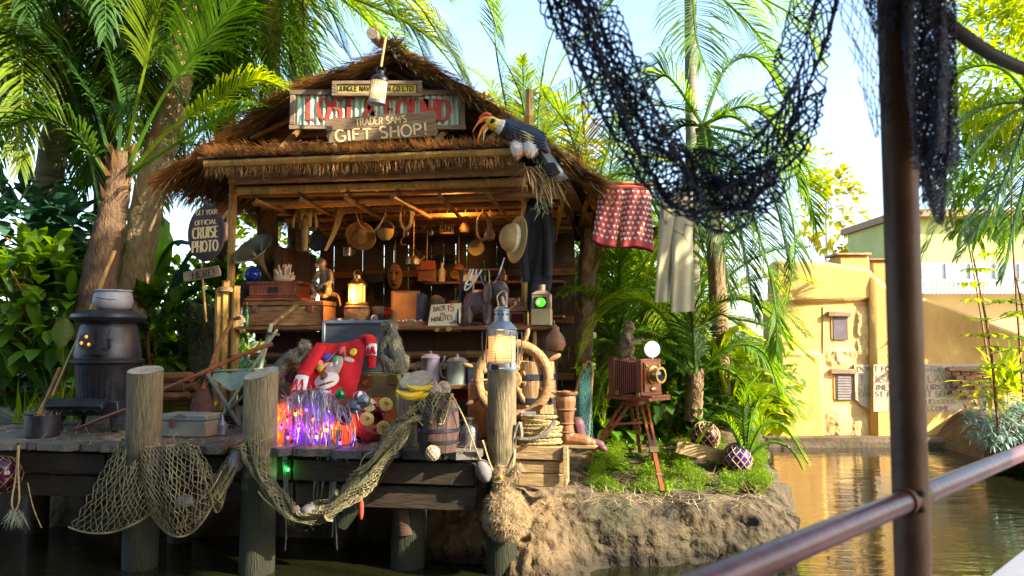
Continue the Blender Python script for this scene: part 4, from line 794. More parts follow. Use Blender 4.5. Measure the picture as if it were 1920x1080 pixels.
b = t.B(); b.box((0, 0, 44), (34, 32, 28)); t.part('lamp_house', b, m_tin, bevel=.004); b = t.B(); b.box((0, 0, 61), (36, 34, 7), top=.5); t.part('roof', b, m_tin); cyl(t, 'chimney', m_tin, 7, 7, 64, 76)
b = t.B(); b.box((0, -16.5, 42), (22, 3, 20)); t.part('lens_frame', b, m_black, bevel=.002); b = t.B(); b.ell((0, -17.5, 42), (9.5, 4, 8.5)); t.part('lens', b, glow('green lens', (.06, .8, .01), .55))
b = t.B(); b.ell((-3, -21, 42), (2.6, 1.2, 4)); t.part('bulb', b, glow('green bulb core', (.4, 1, .2), 1.2))
t = TC('wooden_lantern', 'little house shaped wooden lantern with a dark red pane on the counter', 'lantern', 972, v=CF + .14); b = t.B(); b.box((0, 0, 13), (32, 26, 26)); t.part('case', b, m_brown, bevel=.003); b = t.B(); b.box((0, 0, 31), (38, 32, 9), top=.55); t.part('roof', b, m_brown); b = t.B(); b.box((0, -13.4, 13), (22, 1.6, 17)); t.part('pane', b, mat('ruby glass', (.06, .008, .01), .1, .2)); b = t.B(); b.box((0, 0, 40), (14, 12, 10)); t.part('chimney', b, m_brown, bevel=.003)
t = TC('paint_tin', 'pale tin with a red cross mark behind the little wooden lantern', 'tin', 960, v=CF + .36); cyl(t, 'body', mat('pale pink tin', (.55, .40, .30), .5, .15), 15, 15, 0, 52); b = t.B(); b.beam((-6, -15.6, 30), (6, -15.6, 42), 2, 1); b.beam((6, -15.6, 30), (-6, -15.6, 42), 2, 1); t.part('mark', b, m_redp)
t = Thing('gourd', 'brown woven gourd hanging under the end of the counter', 'gourd', at=(1041, 660), v=1.48); b = t.B(); b.lathe([(0, 0), (14, 3), (19, 14), (16, 28), (7, 40), (3, 50), (0, 51)], 18, sx=1.05); t.part('body', b, mat('brown gourd', (.20, .09, .035), .5, .5, 12, st=(1, 1, 5), bump=.4)); b = t.B(); b.tube([(0, 0, 48), (-3, 4, 60)], .8, 5); t.part('cord', b, m_rope)
# ------------------------------------------------------------------ things hanging in the hut
def hang(name, label, c, px, py, v, top=345, m=m_rope, r=.7):
    t = Thing(name, label, c, at=(px, py), v=v); b = t.B(); b.tube([(0, 0, 20), (0, 4, py - top)], r, 5); t.part('cord', b, m); return t
t = Thing('straw_hat', 'tan sun hat with a pale band hanging on the corner post', 'hat', at=(972, 490), v=1.55, rz=0)
m_hat = mat('tan hat straw', (.38, .26, .10), .85, .2, 40, bump=.5)
b = t.B(); b.lathe([(44, -2), (43, 0), (30, 2), (27, 4), (26, 14), (22, 24), (14, 31), (0, 34)], 28, (-4, 0, 42), (-.83, -.52, .12), sx=.8, sy=1.05); t.part('crown', b, m_hat)
b = t.B(); b.lathe([(27.5, 4), (27.2, 12)], 28, (-4, 0, 42), (-.83, -.52, .12), sx=.8, sy=1.05); t.part('band', b, mat('pale hat band', (.6, .56, .42), .9, .15, 20))
t = Thing('dark_jacket', 'dark blue jacket hanging from the corner of the hut roof', 'jacket', at=(1006, 584), v=1.78); m_jk = mat('dark blue cloth', (.016, .018, .026), .9, .35, 9, bump=.3)
def jk(u, v):
    a = 2 * pi * u; z = 225 * (1 - v); w_ = 10 + 17 * sstep(0, .3, v) - 6 * sstep(.7, 1, v); q = 1 + .16 * sin(a * 6 + v * 7) + .1 * fb((cos(a) * 2, sin(a) * 2, v * 5)); return V((w_ * q * cos(a) + 5 * sin(v * 4), 12 * sin(a) * q, z + 5 * sin(a * 3) * v))
b = t.B(); b.surf(jk, 40, 26, True); t.part('body', b, m_jk)
for sx, l in ((-1, 150), (1, 140)): b = t.B(); b.tube(cat([(sx * 12, -4, 205), (sx * 20, -8, 150), (sx * 22, -10, 100), (sx * (22 if sx > 0 else 18), -8, 205 - l)], 5), [7, 8, 9, 9, 8.6, 8.4, 8.6, 9, 8.5, 8, 8.4, 8.8, 8.5, 8.2, 8, 7.8], 10); t.part('sleeve', b, m_jk)
b = t.B(); b.lathe([(8, 215), (11, 226), (7, 232)], 14); t.part('collar', b, m_jk)
t = hang('leaf_bundle', 'drooping bundle of pale dried leaves hanging inside the hut', 'bundle', 571, 470, 1.9); rn = random.Random(2)
for i in range(8): a = 2 * pi * i / 8; b = t.B(); b.surf(lambda u, v: V((cos(a) * (3 + 21 * sin(u * 1.5)) - sin(a) * (v - .5) * 15 * sin(pi * min(1, u + .15)), sin(a) * (3 + 16 * sin(u * 1.5)) + cos(a) * (v - .5) * 15, 84 - 40 * u * u + 3 * cos(v * 9))), 6, 4); t.part('leaf', b, mat('dried leaf', (.30, .25, .11), .85, .3, 6, tr=.2))
b = t.B(); b.surf(lambda u, v: V((8 * cos(u * 2 * pi) * (1 - .3 * v), 5 * sin(u * 2 * pi), 60 * (1 - v))), 12, 4, True); t.part('stalk', b, mat('dried leaf', (.30, .25, .11)))
t = Thing('string_bag', 'orange lit string net hanging inside the hut', 'net', at=(625, 470), v=2.0)
b = t.B(); net(b, lambda u, v: V((18 * (1 - v) ** 1.0 + 4 * cos(2 * pi * u) * (1.6 - v) - 2 - 14 * v * v, 6 * sin(2 * pi * u) * (1.6 - v), 84 - 84 * v)), 12, 22, .55); t.part('mesh', b, m_rope, smooth=False, kind='stuff')
t = hang('woven_hat', 'round woven hat hanging in the lamplight at the back of the hut', 'hat', 676, 468, 2.3); b = t.B(); b.lathe([(30, 0), (29, 2), (16, 5), (14, 14), (8, 19), (0, 20)], 22, (0, 0, 26), (0, -.85, -.5)); t.part('brim', b, mat('orange straw', (.42, .22, .07), .8, .3, 30, bump=.4))
t = Thing('rope_garland', 'rope looped under the rafters of the hut', 'rope', at=(690, 440), v=2.0); b = t.B(); b.tube(cat([(-30, 0, 70), (-18, 0, 24), (0, 0, 6), (20, 0, 14), (34, 0, 44), (38, 0, 80)], 6), 1.6, 6); t.part('strand', b, m_rope)
t = hang('dark_hat', 'dark felt hat hanging high at the back of the hut', 'hat', 690, 420, 2.6); b = t.B(); b.lathe([(26, 0), (25, 2), (14, 3), (13, 14), (0, 17)], 20, (0, 0, 14), (0, -.9, -.3)); t.part('brim', b, m_jk)
t = hang('bird_cage', 'small empty wire bird cage hanging at the back of the hut', 'cage', 838, 440, 2.7); b = t.B(); [b.tube([(13 * cos(a), 13 * sin(a), 0), (13 * cos(a), 13 * sin(a), 24), (0, 0, 36)], .5, 4) for a in [i * pi / 6 for i in range(12)]]; t.part('wires', b, m_steel); cyl(t, 'tray', m_brown, 14, 14, 0, 3)
t = hang('coil_hook', 'iron hook hanging from a cord at the back of the hut', 'hook', 757, 465, 2.5); b = t.B(); b.tube([(6 * cos(a), 0, 12 + 7 * sin(a)) for a in [pi * .5 + i * 1.3 * pi / 9 for i in range(10)]], 1.2, 6); t.part('hook', b, m_rust)
t = hang('ceiling_lamp', 'small brass cage lamp fixed under the ceiling bamboo', 'lamp', 848, 385, 2.2, top=350); b = t.B(); b.lathe([(5, 0), (6, 6), (3, 14), (0, 15)], 12); t.part('shade', b, m_brass); b = t.B(); b.ell((0, 0, -2), 3.5); t.part('bulb', b, m_flame); lamp_at(t, 0, -2, -12, (1, .42, .09), 10, .03)
BS = [('shelf_camera', 'old camera with a brass ringed lens on the back shelf', 'camera', 855, 1), ('shelf_box', 'small cardboard box on the back shelf beside the camera', 'box', 880, 0)]
t = Thing('shelf_camera', BS[0][1], 'camera', loc=HM @ V((h(855, 490, 3.2).x, 3.2, 2.437))); b = t.B(); b.box((0, 0, 11), (30, 14, 22)); t.part('case', b, m_black, bevel=.004); b = t.B(); b.lathe([(8, 0), (8, 5), (5, 5), (4, 2)], 16, (0, -7, 12), (0, -1, 0)); t.part('lens', b, m_brass)
t = Thing('shelf_box', BS[1][1], 'box', loc=HM @ V((h(882, 490, 3.2).x, 3.2, 2.437))); b = t.B(); b.box((0, 0, 6), (28, 16, 12)); t.part('body', b, m_crm, bevel=.003); b = t.B(); b.box((0, 0, 15), (22, 14, 5)); t.part('lid', b, m_chest, bevel=.003)
for i, (px, z_, nm, lb, c) in enumerate(((700, 2.437, 'shelf_bundle', 'dark bundle stuffed on the upper back shelf', 'bundle'), (800, 2.437, 'shelf_basket', 'squat basket on the upper back shelf', 'basket'), (780, 2.047, 'shelf_jar', 'stout jar on the lower back shelf', 'jar'), (850, 2.047, 'shelf_pot', 'round clay pot on the lower back shelf', 'pot'), (720, 2.047, 'shelf_cloth', 'folded red cloth on the lower back shelf', 'cloth'))):
    t = Thing(nm, lb, c, loc=HM @ V((h(px, 480, 3.2).x, 3.2, z_))); b = t.B()
    if i in (0, 4): b.box((0, 0, 8), (44, 20, 16), top=.85); t.part('fold', b, m_jk if i == 0 else mat('red cloth', (.22, .015, .012), .9, .3), bevel=.015)
    else: b.lathe([(9, 0), (14, 6), (15, 16), (10, 25), (11, 28), (8, 28)], 16); t.part('body', b, (None, m_bamd, m_zinc, m_brown)[i])
# ------------------------------------------------------------------ clutter on the dock
def TD(name, label, c, px, py, z=DECK, **k): return Thing(name, label, c, at=(px, py), z=z, **k)
# pot-bellied stove
t = TD('stove', 'black iron pot-bellied stove with an orange lit vent in its door', 'stove', 198, 806, rz=0.0)
b = t.B(); b.box((-14, -6, 44), (128, 100, 26), top=.93); t.part('ash_base', b, m_iron, bevel=.008)
b = t.B(); b.box((-22, -62, 52), (100, 26, 10), rot=(.5, 0, 0)); t.part('hearth_lip', b, m_iron, bevel=.004)
for i in range(4): b = t.B(); b.box((-54 + i * 24, -66, 46), (13, 14, 5), rot=(.9, .5, 0)); t.part('cast_scroll', b, m_black)
for x, y in ((-60, -40), (34, -40), (-60, 34), (34, 34)): b = t.B(); b.tube(cat([(x, y, 32), (x * 1.08, y * 1.1, 18), (x * 1.02, y, 8), (x * 1.16, y * 1.2, 0)], 3), [10, 9, 8, 7, 6, 5.5, 5, 5.5, 6, 7][:10], 8); t.part('leg', b, m_iron)
b = t.B(); b.lathe([(46, 56), (48, 62), (54, 120), (56, 124)], 72, flute=.03); t.part('fluted_drum', b, m_iron)
b = t.B(); b.lathe([(56, 122), (63, 125), (64, 130), (57, 133)], 40); t.part('rim', b, m_iron)
b = t.B(); b.lathe([(57, 132), (58, 140), (54, 165), (50, 188), (46, 196), (50, 202)], 40); fbx = t.part('fire_box', b, m_iron)
b = t.B(); b.lathe([(46, 196), (64, 204), (66, 208), (64, 214), (40, 222), (0, 223)], 40); t.part('top_plate', b, m_iron)
def onb(x, z): return V((x, -sqrt(max(1, (60 - (z - 140) * .165) ** 2 - x * x)) - 1.5, z))
b = t.B(); b.surf(lambda u, v: onb(-28 + 54 * u, 140 + 50 * v), 14, 4); b.surf(lambda u, v: onb(-28 + 54 * u, 140 + 50 * v) * 1.0 - V((0, 2.4, 0)), 14, 4); d = t.part('door', b, m_iron, ang=60)
c = onb(-9, 164) - V((0, 3, 0)); ax = V((-.16, -.987, 0))
b = t.B(); b.lathe([(15, 0), (15, 3), (0, 3.4)], 22, c, ax); t.part('vent', b, m_iron, d)
X = V((ax.y, -ax.x, 0)) * -1
for a in (80, 200, 320): b = t.B(); b.ell(c + ax * 3.6 + (X * cos(radians(a)) + V((0, 0, sin(radians(a))))) * 8.5, (2.8, 2.8, 3.0), 8, 6); t.part('glowing_hole', b, glow('stove embers', (1, .24, .015), .5), d)
b = t.B(); b.box(onb(28, 160) - V((0, 2, 0)), (4, 5, 18)); b.box(onb(22, 150) - V((0, 3, 0)), (10, 4, 4)); t.part('latch', b, m_black, d)
t2 = Thing('enamel_pot', 'dented pale enamel pot standing on the black stove', 'pot', loc=t.W @ (V((8, -4, 222.5)) * t.s), su=t.s)
b = t2.B(); b.lathe([(24, 0), (31, 5), (35, 16), (33.5, 28), (31, 33), (34, 35), (33, 37), (29, 35), (29, 8), (0, 6)], 28); t2.part('body', b, mat('grimy enamel', (.24, .25, .28), .45, .5, 4, bump=.1)); b = t2.B(); b.tube(cat([(-33, -4, 26), (-10, -33, 22), (20, -28, 18), (34, -2, 24)], 5), 1, 5); t2.part('wire_handle', b, m_rust)
for a, b_, lb in (((100, 742), (215, 470), 'long pale stick leaning against the palm behind the stove'), ((60, 800), (112, 690), 'short bright stick poking up beside the pan')):
    o = h(*a, .9); q = h(*b_, 1.2); bb = B(HM); bb.tube([o, o.lerp(q, .5) + V((.02, 0, .01)), q], .018, 8); single('stick', bb, m_bam, lb, 'stick')
bb = B(HM); bb.tube([h(140, 806, .45), h(190, 785, .45), h(245, 764, .4)], [.014, .017, .012], 8); single('stick', bb, m_red, 'thin brown stick lying from the dock edge up to the tall piling', 'stick')
t = TD('cooking_pan', 'dark riveted iron pan with scraps in it at the dock edge', 'pan', 79, 818); b = t.B(); b.lathe([(28, 0), (30, 2), (30, 40), (28, 40), (27, 4), (0, 4)], 26); t.part('body', b, m_iron); b = t.B(); b.tube([(-26, 8, 38), (-54, 20, 42)], 2.4, 6); t.part('handle', b, m_iron)
b = t.B(); rn = random.Random(3); [b.blade((rn.uniform(-20, 20), rn.uniform(-18, 18), 34), (rn.gauss(0, .6), rn.gauss(0, .6), .7), rn.uniform(8, 22), 4) for i in range(40)]; t.part('leaf_scraps', b, m_leaf['dry'], smooth=False, kind='stuff')
t = TD('tin_box', 'worn teal tin box with a latch on the dock planks', 'box', 349, 818); m_teal = mat('worn teal paint', (.10, .17, .16), .5, .3, 7, col2=(.26, .22, .15), bump=.1)
b = t.B(); b.box((0, 14, 15), (98, 62, 28)); t.part('body', b, m_teal, bevel=.008); b = t.B(); b.box((0, 14, 35.5), (100, 64, 12), top=.97); t.part('lid', b, m_teal, bevel=.01); b = t.B(); b.box((-18, -19, 26), (9, 3, 16)); t.part('latch', b, m_rust, bevel=.002); b = t.B(); b.tube([(-10, -20, 38), (0, -22, 42), (10, -20, 38)], 1.2, 5); t.part('handle', b, m_rust)
t = TD('shovel', 'rusty shovel standing blade down against the net covered barrel', 'shovel', 372, 806); b = t.B(); b.surf(lambda u, v: V(((u - .5) * 46 * (1 - .55 * max(0, v - .55) / .45), -3 + 5 * (2 * u - 1) ** 2 + 10 * v, 8 + 70 * v)), 8, 8); b.surf(lambda u, v: V(((u - .5) * 46 * (1 - .55 * max(0, v - .55) / .45), -1.5 + 5 * (2 * u - 1) ** 2 + 10 * v, 8 + 70 * v)), 8, 8); t.part('blade', b, m_rust); b = t.B(); b.tube([(2, 10, 74), (16, 30, 150), (34, 55, 206)], [5, 4.2, 4], 8); t.part('handle', b, m_brown); b = t.B(); b.tube([(24, 56, 204), (48, 56, 210)], 3.5, 7); t.part('grip', b, m_brown)
# net-covered barrel
def barrel(t, R0, H, nst, mw, mh, bands=(.12, .3, .7, .88), bulge=1.16, par='stave'):
    for i in range(nst):
        a0 = 2 * pi * i / nst + .01; a1 = 2 * pi * (i + 1) / nst - .01; b = t.B(); pr = [(R0 * (1 + (bulge - 1) * sin(pi * k / 6)), H * k / 6) for k in range(7)]; vs = []
        for r, z in pr:
            for a, q in ((a0, 1), ((a0 + a1) / 2, 1.012), (a1, 1), (a1, .9), (a0, .9)): vs.append((r * q * cos(a), r * q * sin(a), z))
        b.add(vs, [(k * 5 + j, k * 5 + (j + 1) % 5, (k + 1) * 5 + (j + 1) % 5, (k + 1) * 5 + j) for k in range(6) for j in range(5)] + [(4, 3, 2, 1, 0), (30, 31, 32, 33, 34)]); t.part(par, b, mw)
    for f in bands: r = R0 * (1 + (bulge - 1) * sin(pi * f)); r2 = R0 * (1 + (bulge - 1) * sin(pi * (f + .06))); b = t.B(); b.lathe([(r * 1.012, H * (f - .035)), (r * 1.035, H * (f - .03)), (r2 * 1.03, H * (f + .035)), (r2 * 1.01, H * (f + .04))], 28); t.part('hoop', b, mh)
    b = t.B(); b.lathe([(R0 * .9, H * .95), (0, H * .952)], 20); t.part('head', b, mw)
t = TD('tall_barrel', 'tall old barrel wrapped in grey green fishing net beside the bamboo post', 'barrel', 388, 772); barrel(t, 40, 196, 16, m_grey, m_rust, (.08, .3, .7, .92), 1.12)
t2 = Thing('draped_net', 'grey green fishing net draped over the tall barrel', 'net', loc=t.e.location, su=t.s); b = t2.B()
def dn(u, v): a = -pi * 1.08 + 1.2 * pi * u; r = 46 + 5 * sin(u * 26) * v + 3 * sin(u * 57 + 4 * v); return V((r * cos(a) * (1 + .1 * sin(v * 5)), r * sin(a), 202 - 196 * v + 4 * sin(u * 20)))
net(b, dn, 36, 60, .9, seed=3); net(b, lambda u, v: dn(u, v * .62) + V((0, -4 - 3 * sin(u * 31), -2)), 30, 36, .9, seed=4); net(b, lambda u, v: V((46 * cos(-pi * 1.05 + 1.15 * pi * u) * (1 - v), 46 * sin(-pi * 1.05 + 1.15 * pi * u) * (1 - v), 203 + 2 * sin(u * 17))), 40, 12, .6); t2.part('mesh', b, m_netg, smooth=False, kind='stuff')
# folding chair
t = TD('deck_chair', 'weathered green folding chair with slats tangled on its side by the shovel', 'chair', 440, 806); m_gp = mat('flaking green paint', (.17, .27, .19), .7, .3, 8, col2=(.30, .36, .29), bump=.2); m_slate = mat('slate grey canvas', (.10, .12, .11), .85, .3, 7)
for n, a, c, w_, m in (('long_rail', (2, 42, 10), (54, 30, 198), 9, m_gp), ('long_rail', (-26, -10, 18), (76, 8, 186), 9, m_gp), ('cross_leg', (-58, 0, 102), (20, -16, 8), 9, m_slate), ('cross_leg', (-40, -12, 4), (36, -4, 80), 8, m_slate), ('cross_leg', (-10, 10, 70), (16, -8, -2), 8, m_slate), ('cross_bar', (52, 30, 180), (74, 10, 176), 14, m_rust), ('cross_bar', (-56, 20, 108), (40, 30, 112), 9, m_gp), ('stretcher', (0, 46, 30), (54, 40, 52), 8, m_red)):
    b = t.B(); b.beam(a, c, w_, 4); t.part(n, b, m, bevel=.003)
b = t.B(); b.surf(lambda u, v: V((-56 + 90 * u, 20 - 10 * v, 106 - 34 * v * (1 - .6 * abs(2 * u - 1)) + 3 * sin(u * 12))), 16, 8); t.part('canvas', b, m_gp)
for i in range(4): b = t.B(); b.beam((4 + i * 9, 34, 2), (14 + i * 9, 40, 92), 6, 2.5); t.part('slat', b, m_gp, bevel=.002)
for i in range(3): b = t.B(); b.beam((62 + i * 9, 40, 20), (66 + i * 9, 44, 112), 6, 2.5); t.part('slat', b, m_gp, bevel=.002)
bb = B(HM); bb.bamboo(h(512, 608, .9), h(558, 571, 1.0), .02, 3); single('bamboo_stick', bb, m_bam, 'short bamboo stick leaning on the counter front above the folding chair', 'stick')
bb = B(HM); bb.tube(cat([h(300, 733, .5), h(370, 703, .45), h(430, 676, .5), h(482, 654, .55), h(512, 645, .6)], 4), [.016] * 9 + [.018] * 8, 8); bb.tube([h(480, 655, .55), h(490, 636, .56)], .008, 6); single('walking_stick', bb, m_red, 'long crooked brown stick lying across the folding chair', 'stick')
# crate under the reaching monkey
t = TD('wooden_crate', 'olive crate that the reaching monkey sits on', 'crate', 520, 812, DECK); b = t.B(); b.box((4, 30, 48), (76, 60, 95)); t.part('box', b, mat('olive paint', (.11, .10, .035), .6, .3, 6), bevel=.006)
# open trunk behind the sweater
t = Thing('open_trunk', 'olive steamer trunk with metal corners and its slate blue lid standing open', 'trunk', loc=HM @ V((h(650, 740, .7).x, .90, DECK))); s = t.s; zt = (h(700, 702, .68).z - DECK) / s
m_olv = mat('olive trunk cloth', (.15, .13, .045), .7, .3, 6); m_lid = mat('slate blue lid lining', (.050, .062, .072), .6, .25, 4)
b = t.B(); b.box((0, 0, zt / 2), (190, 84, zt)); t.part('body', b, m_olv, bevel=.008)
b = t.B(); b.box((-12, 48, zt + 50), (140, 16, 100)); t.part('lid', b, m_lid, bevel=.008)
for c, d in (((-12, 39, zt + 97), (140, 4, 6)), ((-80, 39, zt + 50), (6, 4, 92)), ((56, 39, zt + 50), (6, 4, 92))): b = t.B(); b.box(c, d); t.part('lid_edge', b, m_zinc, bevel=.002)
for x in (-88, 34, 88): b = t.B(); b.box((x, -43.5, zt - 9), (18, 3, 18)); t.part('metal_corner', b, m_brass, bevel=.002)
b = t.B(); b.box((36, -44, zt - 12), (24, 4, 18)); b.lathe([(4, 0), (4, 4), (0, 5)], 10, (36, -46, zt - 13), (0, -1, 0)); t.part('lock_plate', b, m_brass)
# sweater
m_swr = mat('red knitted wool', (.50, .008, .012), .9, .2, 30, bump=.25, bs=220); m_wht = mat('white knitted wool', (.66, .66, .62), .9, .15, 40, bump=.2)
t = Thing('red_sweater', 'bright red knitted sweater with a reindeer face and light bulbs spread over the trunk', 'sweater', at=(625, 738), v=.42); I = t.W.inverted()
def L(px, py, v): return (I @ HW(px, py, v)) / t.s
TLc, TRc, BLc, BRc = L(594, 642, .80), L(690, 631, .84), L(548, 742, .40), L(662, 742, .42)
def SW(u, v):
    a = TLc.lerp(TRc, u); c = BLc.lerp(BRc, u); p = a.lerp(c, v); p += V((0, -5 * sin(pi * v) - 4 * sin(u * 9 + v * 3) * (.3 + v) - 2.5 * sin(u * 17 - v * 8), 3 * sin(pi * u) * (1 - v) * -2.2)); 
    p.z += 5 * sin(pi * v); p.x += 4 * (1 - v) * sin(u * 6) + 5 * sin(pi * v) * (u - .5) * 2; return p
b = t.B(); b.surf(SW, 44, 44); b.surf(lambda u, v: SW(u, v) + V((0, 3, -1.5)), 30, 30); t.part('body', b, m_swr, ang=80)
def sleeve(pts, r, n): b = t.B(); b.tube(cat(pts, 6), r, 12, sq=.6); t.part('sleeve', b, m_swr); return
def cuff(a, c, r0, r1):
    b = t.B(); b.tube([a, a.lerp(c, .33), a.lerp(c, .66), c], [r0, r0 * 1.02, r1 * 1.01, r1], 14, sq=.62); cf = t.part('cuff', b, m_wht); d = (c - a).normalized(); X = d.cross(V((0, 1, 0))).normalized(); b = t.B()
    for i in range(4):
        q0 = a.lerp(c, .18 if i % 2 else .85) + X * r0 * (-.8 + i * .4); q1 = a.lerp(c, .85 if i % 2 else .18) + X * r0 * (-.4 + i * .4); b.beam(q0 + V((0, -r0 * .64, 0)), q1 + V((0, -r0 * .64, 0)), 4, 3)
    t.part('zigzag', b, m_swr, cf)
sleeve([L(600, 652, .72), L(588, 672, .6), L(574, 698, .48), L(566, 706, .42)], [13, 14, 15, 15, 15, 14.5, 14, 14, 14, 13.5, 13, 13, 13, 13, 13, 13, 13, 13, 13], 1); cuff(L(567, 706, .42), L(559, 734, .36), 13.5, 14.5)
b = t.B(); b.tube([L(559, 733, .36), L(554, 748, .33)], [14, 10], 12, sq=.6); t.part('sleeve_end', b, m_swr)
sleeve([L(682, 634, .86), L(694, 634, .80), L(697, 650, .74)], [11, 11, 11, 11, 11, 11, 11, 11, 11, 11, 10.5, 10.5, 10.5], 1); cuff(L(697, 647, .74), L(697, 668, .70), 11, 10); b = t.B(); b.tube([L(697, 667, .70), L(696, 690, .68)], [10, 8], 12, sq=.6); t.part('sleeve_end', b, m_swr)
def onsw(name, u, v, ru, rv, m, rot=0, lift=1.2, th=1.5, lab=None):
    b = t.B(); n = 20; vs = []; c = SW(u, v); nn = (SW(u + .02, v) - c).cross(SW(u, v + .02) - c).normalized(); nn = nn if nn.y < 0 else -nn
    for k, f in ((0, 1.0), (1, .82), (2, 0)):
        for i in range(n):
            a = 2 * pi * i / n; x, y = ru * cos(a) * f, rv * sin(a) * f; uu = u + x * cos(rot) - y * sin(rot); vv = v + x * sin(rot) + y * cos(rot); vs.append(SW(uu, vv) + nn * (lift + (0 if k == 0 else th if k == 1 else th * 1.25)))
    b.add(vs, [(k * n + i, k * n + (i + 1) % n, (k + 1) * n + (i + 1) % n, (k + 1) * n + i) for k in range(2) for i in range(n)]); return t.part(name, b, m, label=lab)
m_deer = mat('pale tan wool', (.52, .34, .24), .9, .15, 40); m_crw = mat('cream wool', (.70, .62, .52), .9, .1, 40)
onsw('reindeer_head', .56, .56, .15, .24, m_deer, .25); onsw('reindeer_muzzle', .50, .77, .22, .14, m_crw, -.1, 2.4, 3); onsw('reindeer_nose', .46, .72, .065, .06, mat('brown wool', (.16, .055, .03), .8, .2), 0, 6, 5)
onsw('reindeer_mouth', .52, .84, .14, .018, mat('brown wool', (.16, .055, .03)), -.3, 5.5, .8)
for u, v, r in ((.78, .42, .5), (.36, .50, -.6)): onsw('reindeer_ear', u, v, .10, .04, m_deer, r)
for u, v in ((.49, .50), (.60, .47)): onsw('reindeer_eye', u, v, .03, .045, m_crw, 0, 3)
for u, v, r in ((.66, .25, 1.2), (.42, .30, 2.0)): onsw('antler', u, v, .15, .018, mat('grey wool', (.25, .2, .15), .9, .2), r)
for u, v, c in ((.34, .34, (.03, .05, .4)), (.60, .22, (.7, .12, .08)), (.57, .40, (.03, .4, .2)), (.84, .30, (.7, .5, .02)), (.27, .47, (.75, .22, .16)), (.32, .56, (.5, .35, .02))): onsw('knit_bulb', u, v, .055, .07, mat('bulb %g' % c[0] + str(c[2]), c, .4, .1), .3, 2, 5)
onsw('collar_patch', .50, .96, .13, .045, m_wht, 0, 3, 2)
# christmas heap
m_tin_ = mat('silver tinsel', (.46, .47, .50), .34, .1, 5, metal=1, isl=.35)
t = TD('tinsel_heap', 'heap of silver tinsel and coloured fairy lights tumbling off the dock edge', 'tinsel', 585, 832, DECK)
m_oj = mat('orange jelly plastic', (.70, .20, .015), .25, .15, tr=.5, em=(1, .20, .01), es=.22); m_pj = mat('violet jelly plastic', (.30, .07, .62), .25, .15, tr=.5, em=(.28, .03, 1), es=.24)  # weak emission in the bags stands in for bulb light shining through
b = t.B(); b.cap((-62, 6, 18), 21, (-62, 6, 58), 15, 16); t.part('orange_bag', b, m_oj)
b = t.B(); b.cap((-22, 14, 20), 25, (-8, 14, 42), 23, 16); b.cap((6, 14, 20), 25, (18, 14, 38), 22, 16); blob('violet_bag', b, m_pj, t.e, 2.4 * t.s, 4)
b = t.B(); b.cap((52, 20, 20), 24, (56, 20, 40), 20, 16); t.part('orange_bag', b, m_oj)
b = t.B(); rn = random.Random(11)
for i in range(380):
    x = rn.gauss(4, 36); x = max(-82, min(80, x)); x = x if (x > -42 or rn.random() < .35) else x + 50; top = 92 - .006 * x * x + rn.uniform(-8, 5); y0 = rn.uniform(-6, 22); fx = rn.gauss(0, 9) + x * .15; L_ = rn.choice((rn.uniform(20, 60), rn.uniform(60, 105))); pts = [V((x, y0, top)), V((x + fx * .3, y0 - 16 - rn.uniform(0, 16), top + rn.uniform(0, 7))), V((x + fx * .8, y0 - 26 - rn.uniform(0, 10), top - L_ * .45)), V((x + fx, y0 - 28 - rn.uniform(0, 10), top - L_))]
    w_ = rn.uniform(.3, .75); pts = [q + V((rn.gauss(0, 3), rn.gauss(0, 2), rn.gauss(0, 2))) for q in cat(pts, 2)]; d = V((cos(i * 1.7), sin(i * 1.7) * .6, 0)) * w_
    b.add([p + d * q for p in pts for q in (-1, 1)], [(2 * k, 2 * k + 1, 2 * k + 3, 2 * k + 2) for k in range(len(pts) - 1)])
for i in range(330):
    x = rn.uniform(-80, 78); z = 92 - .006 * x * x; p = V((x, rn.uniform(-24, 18), z + rn.uniform(-10, 6))); b.blade(p, (rn.gauss(0, 1), rn.gauss(-.3, .6), rn.gauss(.1, .5)), rn.uniform(12, 34), 1.6, rn.uniform(.5, 2), segs=3)
for x0, x1, n_, z1 in ((-38, -30, 5, -150), (-34, -28, 3, -190), (62, 52, 7, -140), (48, 40, 5, -90), (58, 62, 4, -210), (-70, -74, 4, -60), (30, 22, 3, -120), (70, 78, 3, -50)):
    for i in range(n_):
        xa = x0 + rn.uniform(-4, 4); xb = x1 + rn.uniform(-6, 6); zz = z1 * rn.uniform(.6, 1); pts = [V((xa, -28, 30)), V((xa, -38, -20)), V(((xa + xb) / 2 + rn.uniform(-5, 5), -38, zz * .5)), V((xb, -36, zz))]; d = V((.8, .3, 0)); b.add([p + d * q for p in pts for q in (-1, 1)], [(2 * k, 2 * k + 1, 2 * k + 3, 2 * k + 2) for k in range(3)])
t.part('tinsel_strands', b, m_tin_, smooth=False, kind='stuff')
CB = {'amber': (1, .42, .03), 'red': (1, .06, .02), 'violet': (.22, .04, 1), 'pink': (.7, .08, .9), 'green': (.05, 1, .12), 'orange': (1, .20, .02)}
bul = [('amber', 517, 790), ('amber', 522, 822), ('red', 551, 786), ('orange', 567, 775), ('violet', 588, 767), ('pink', 573, 802), ('amber', 608, 815), ('violet', 653, 825), ('violet', 553, 817), ('amber', 628, 802), ('orange', 520, 768), ('green', 559, 873), ('orange', 532, 901), ('violet', 540, 800), ('red', 600, 784)]
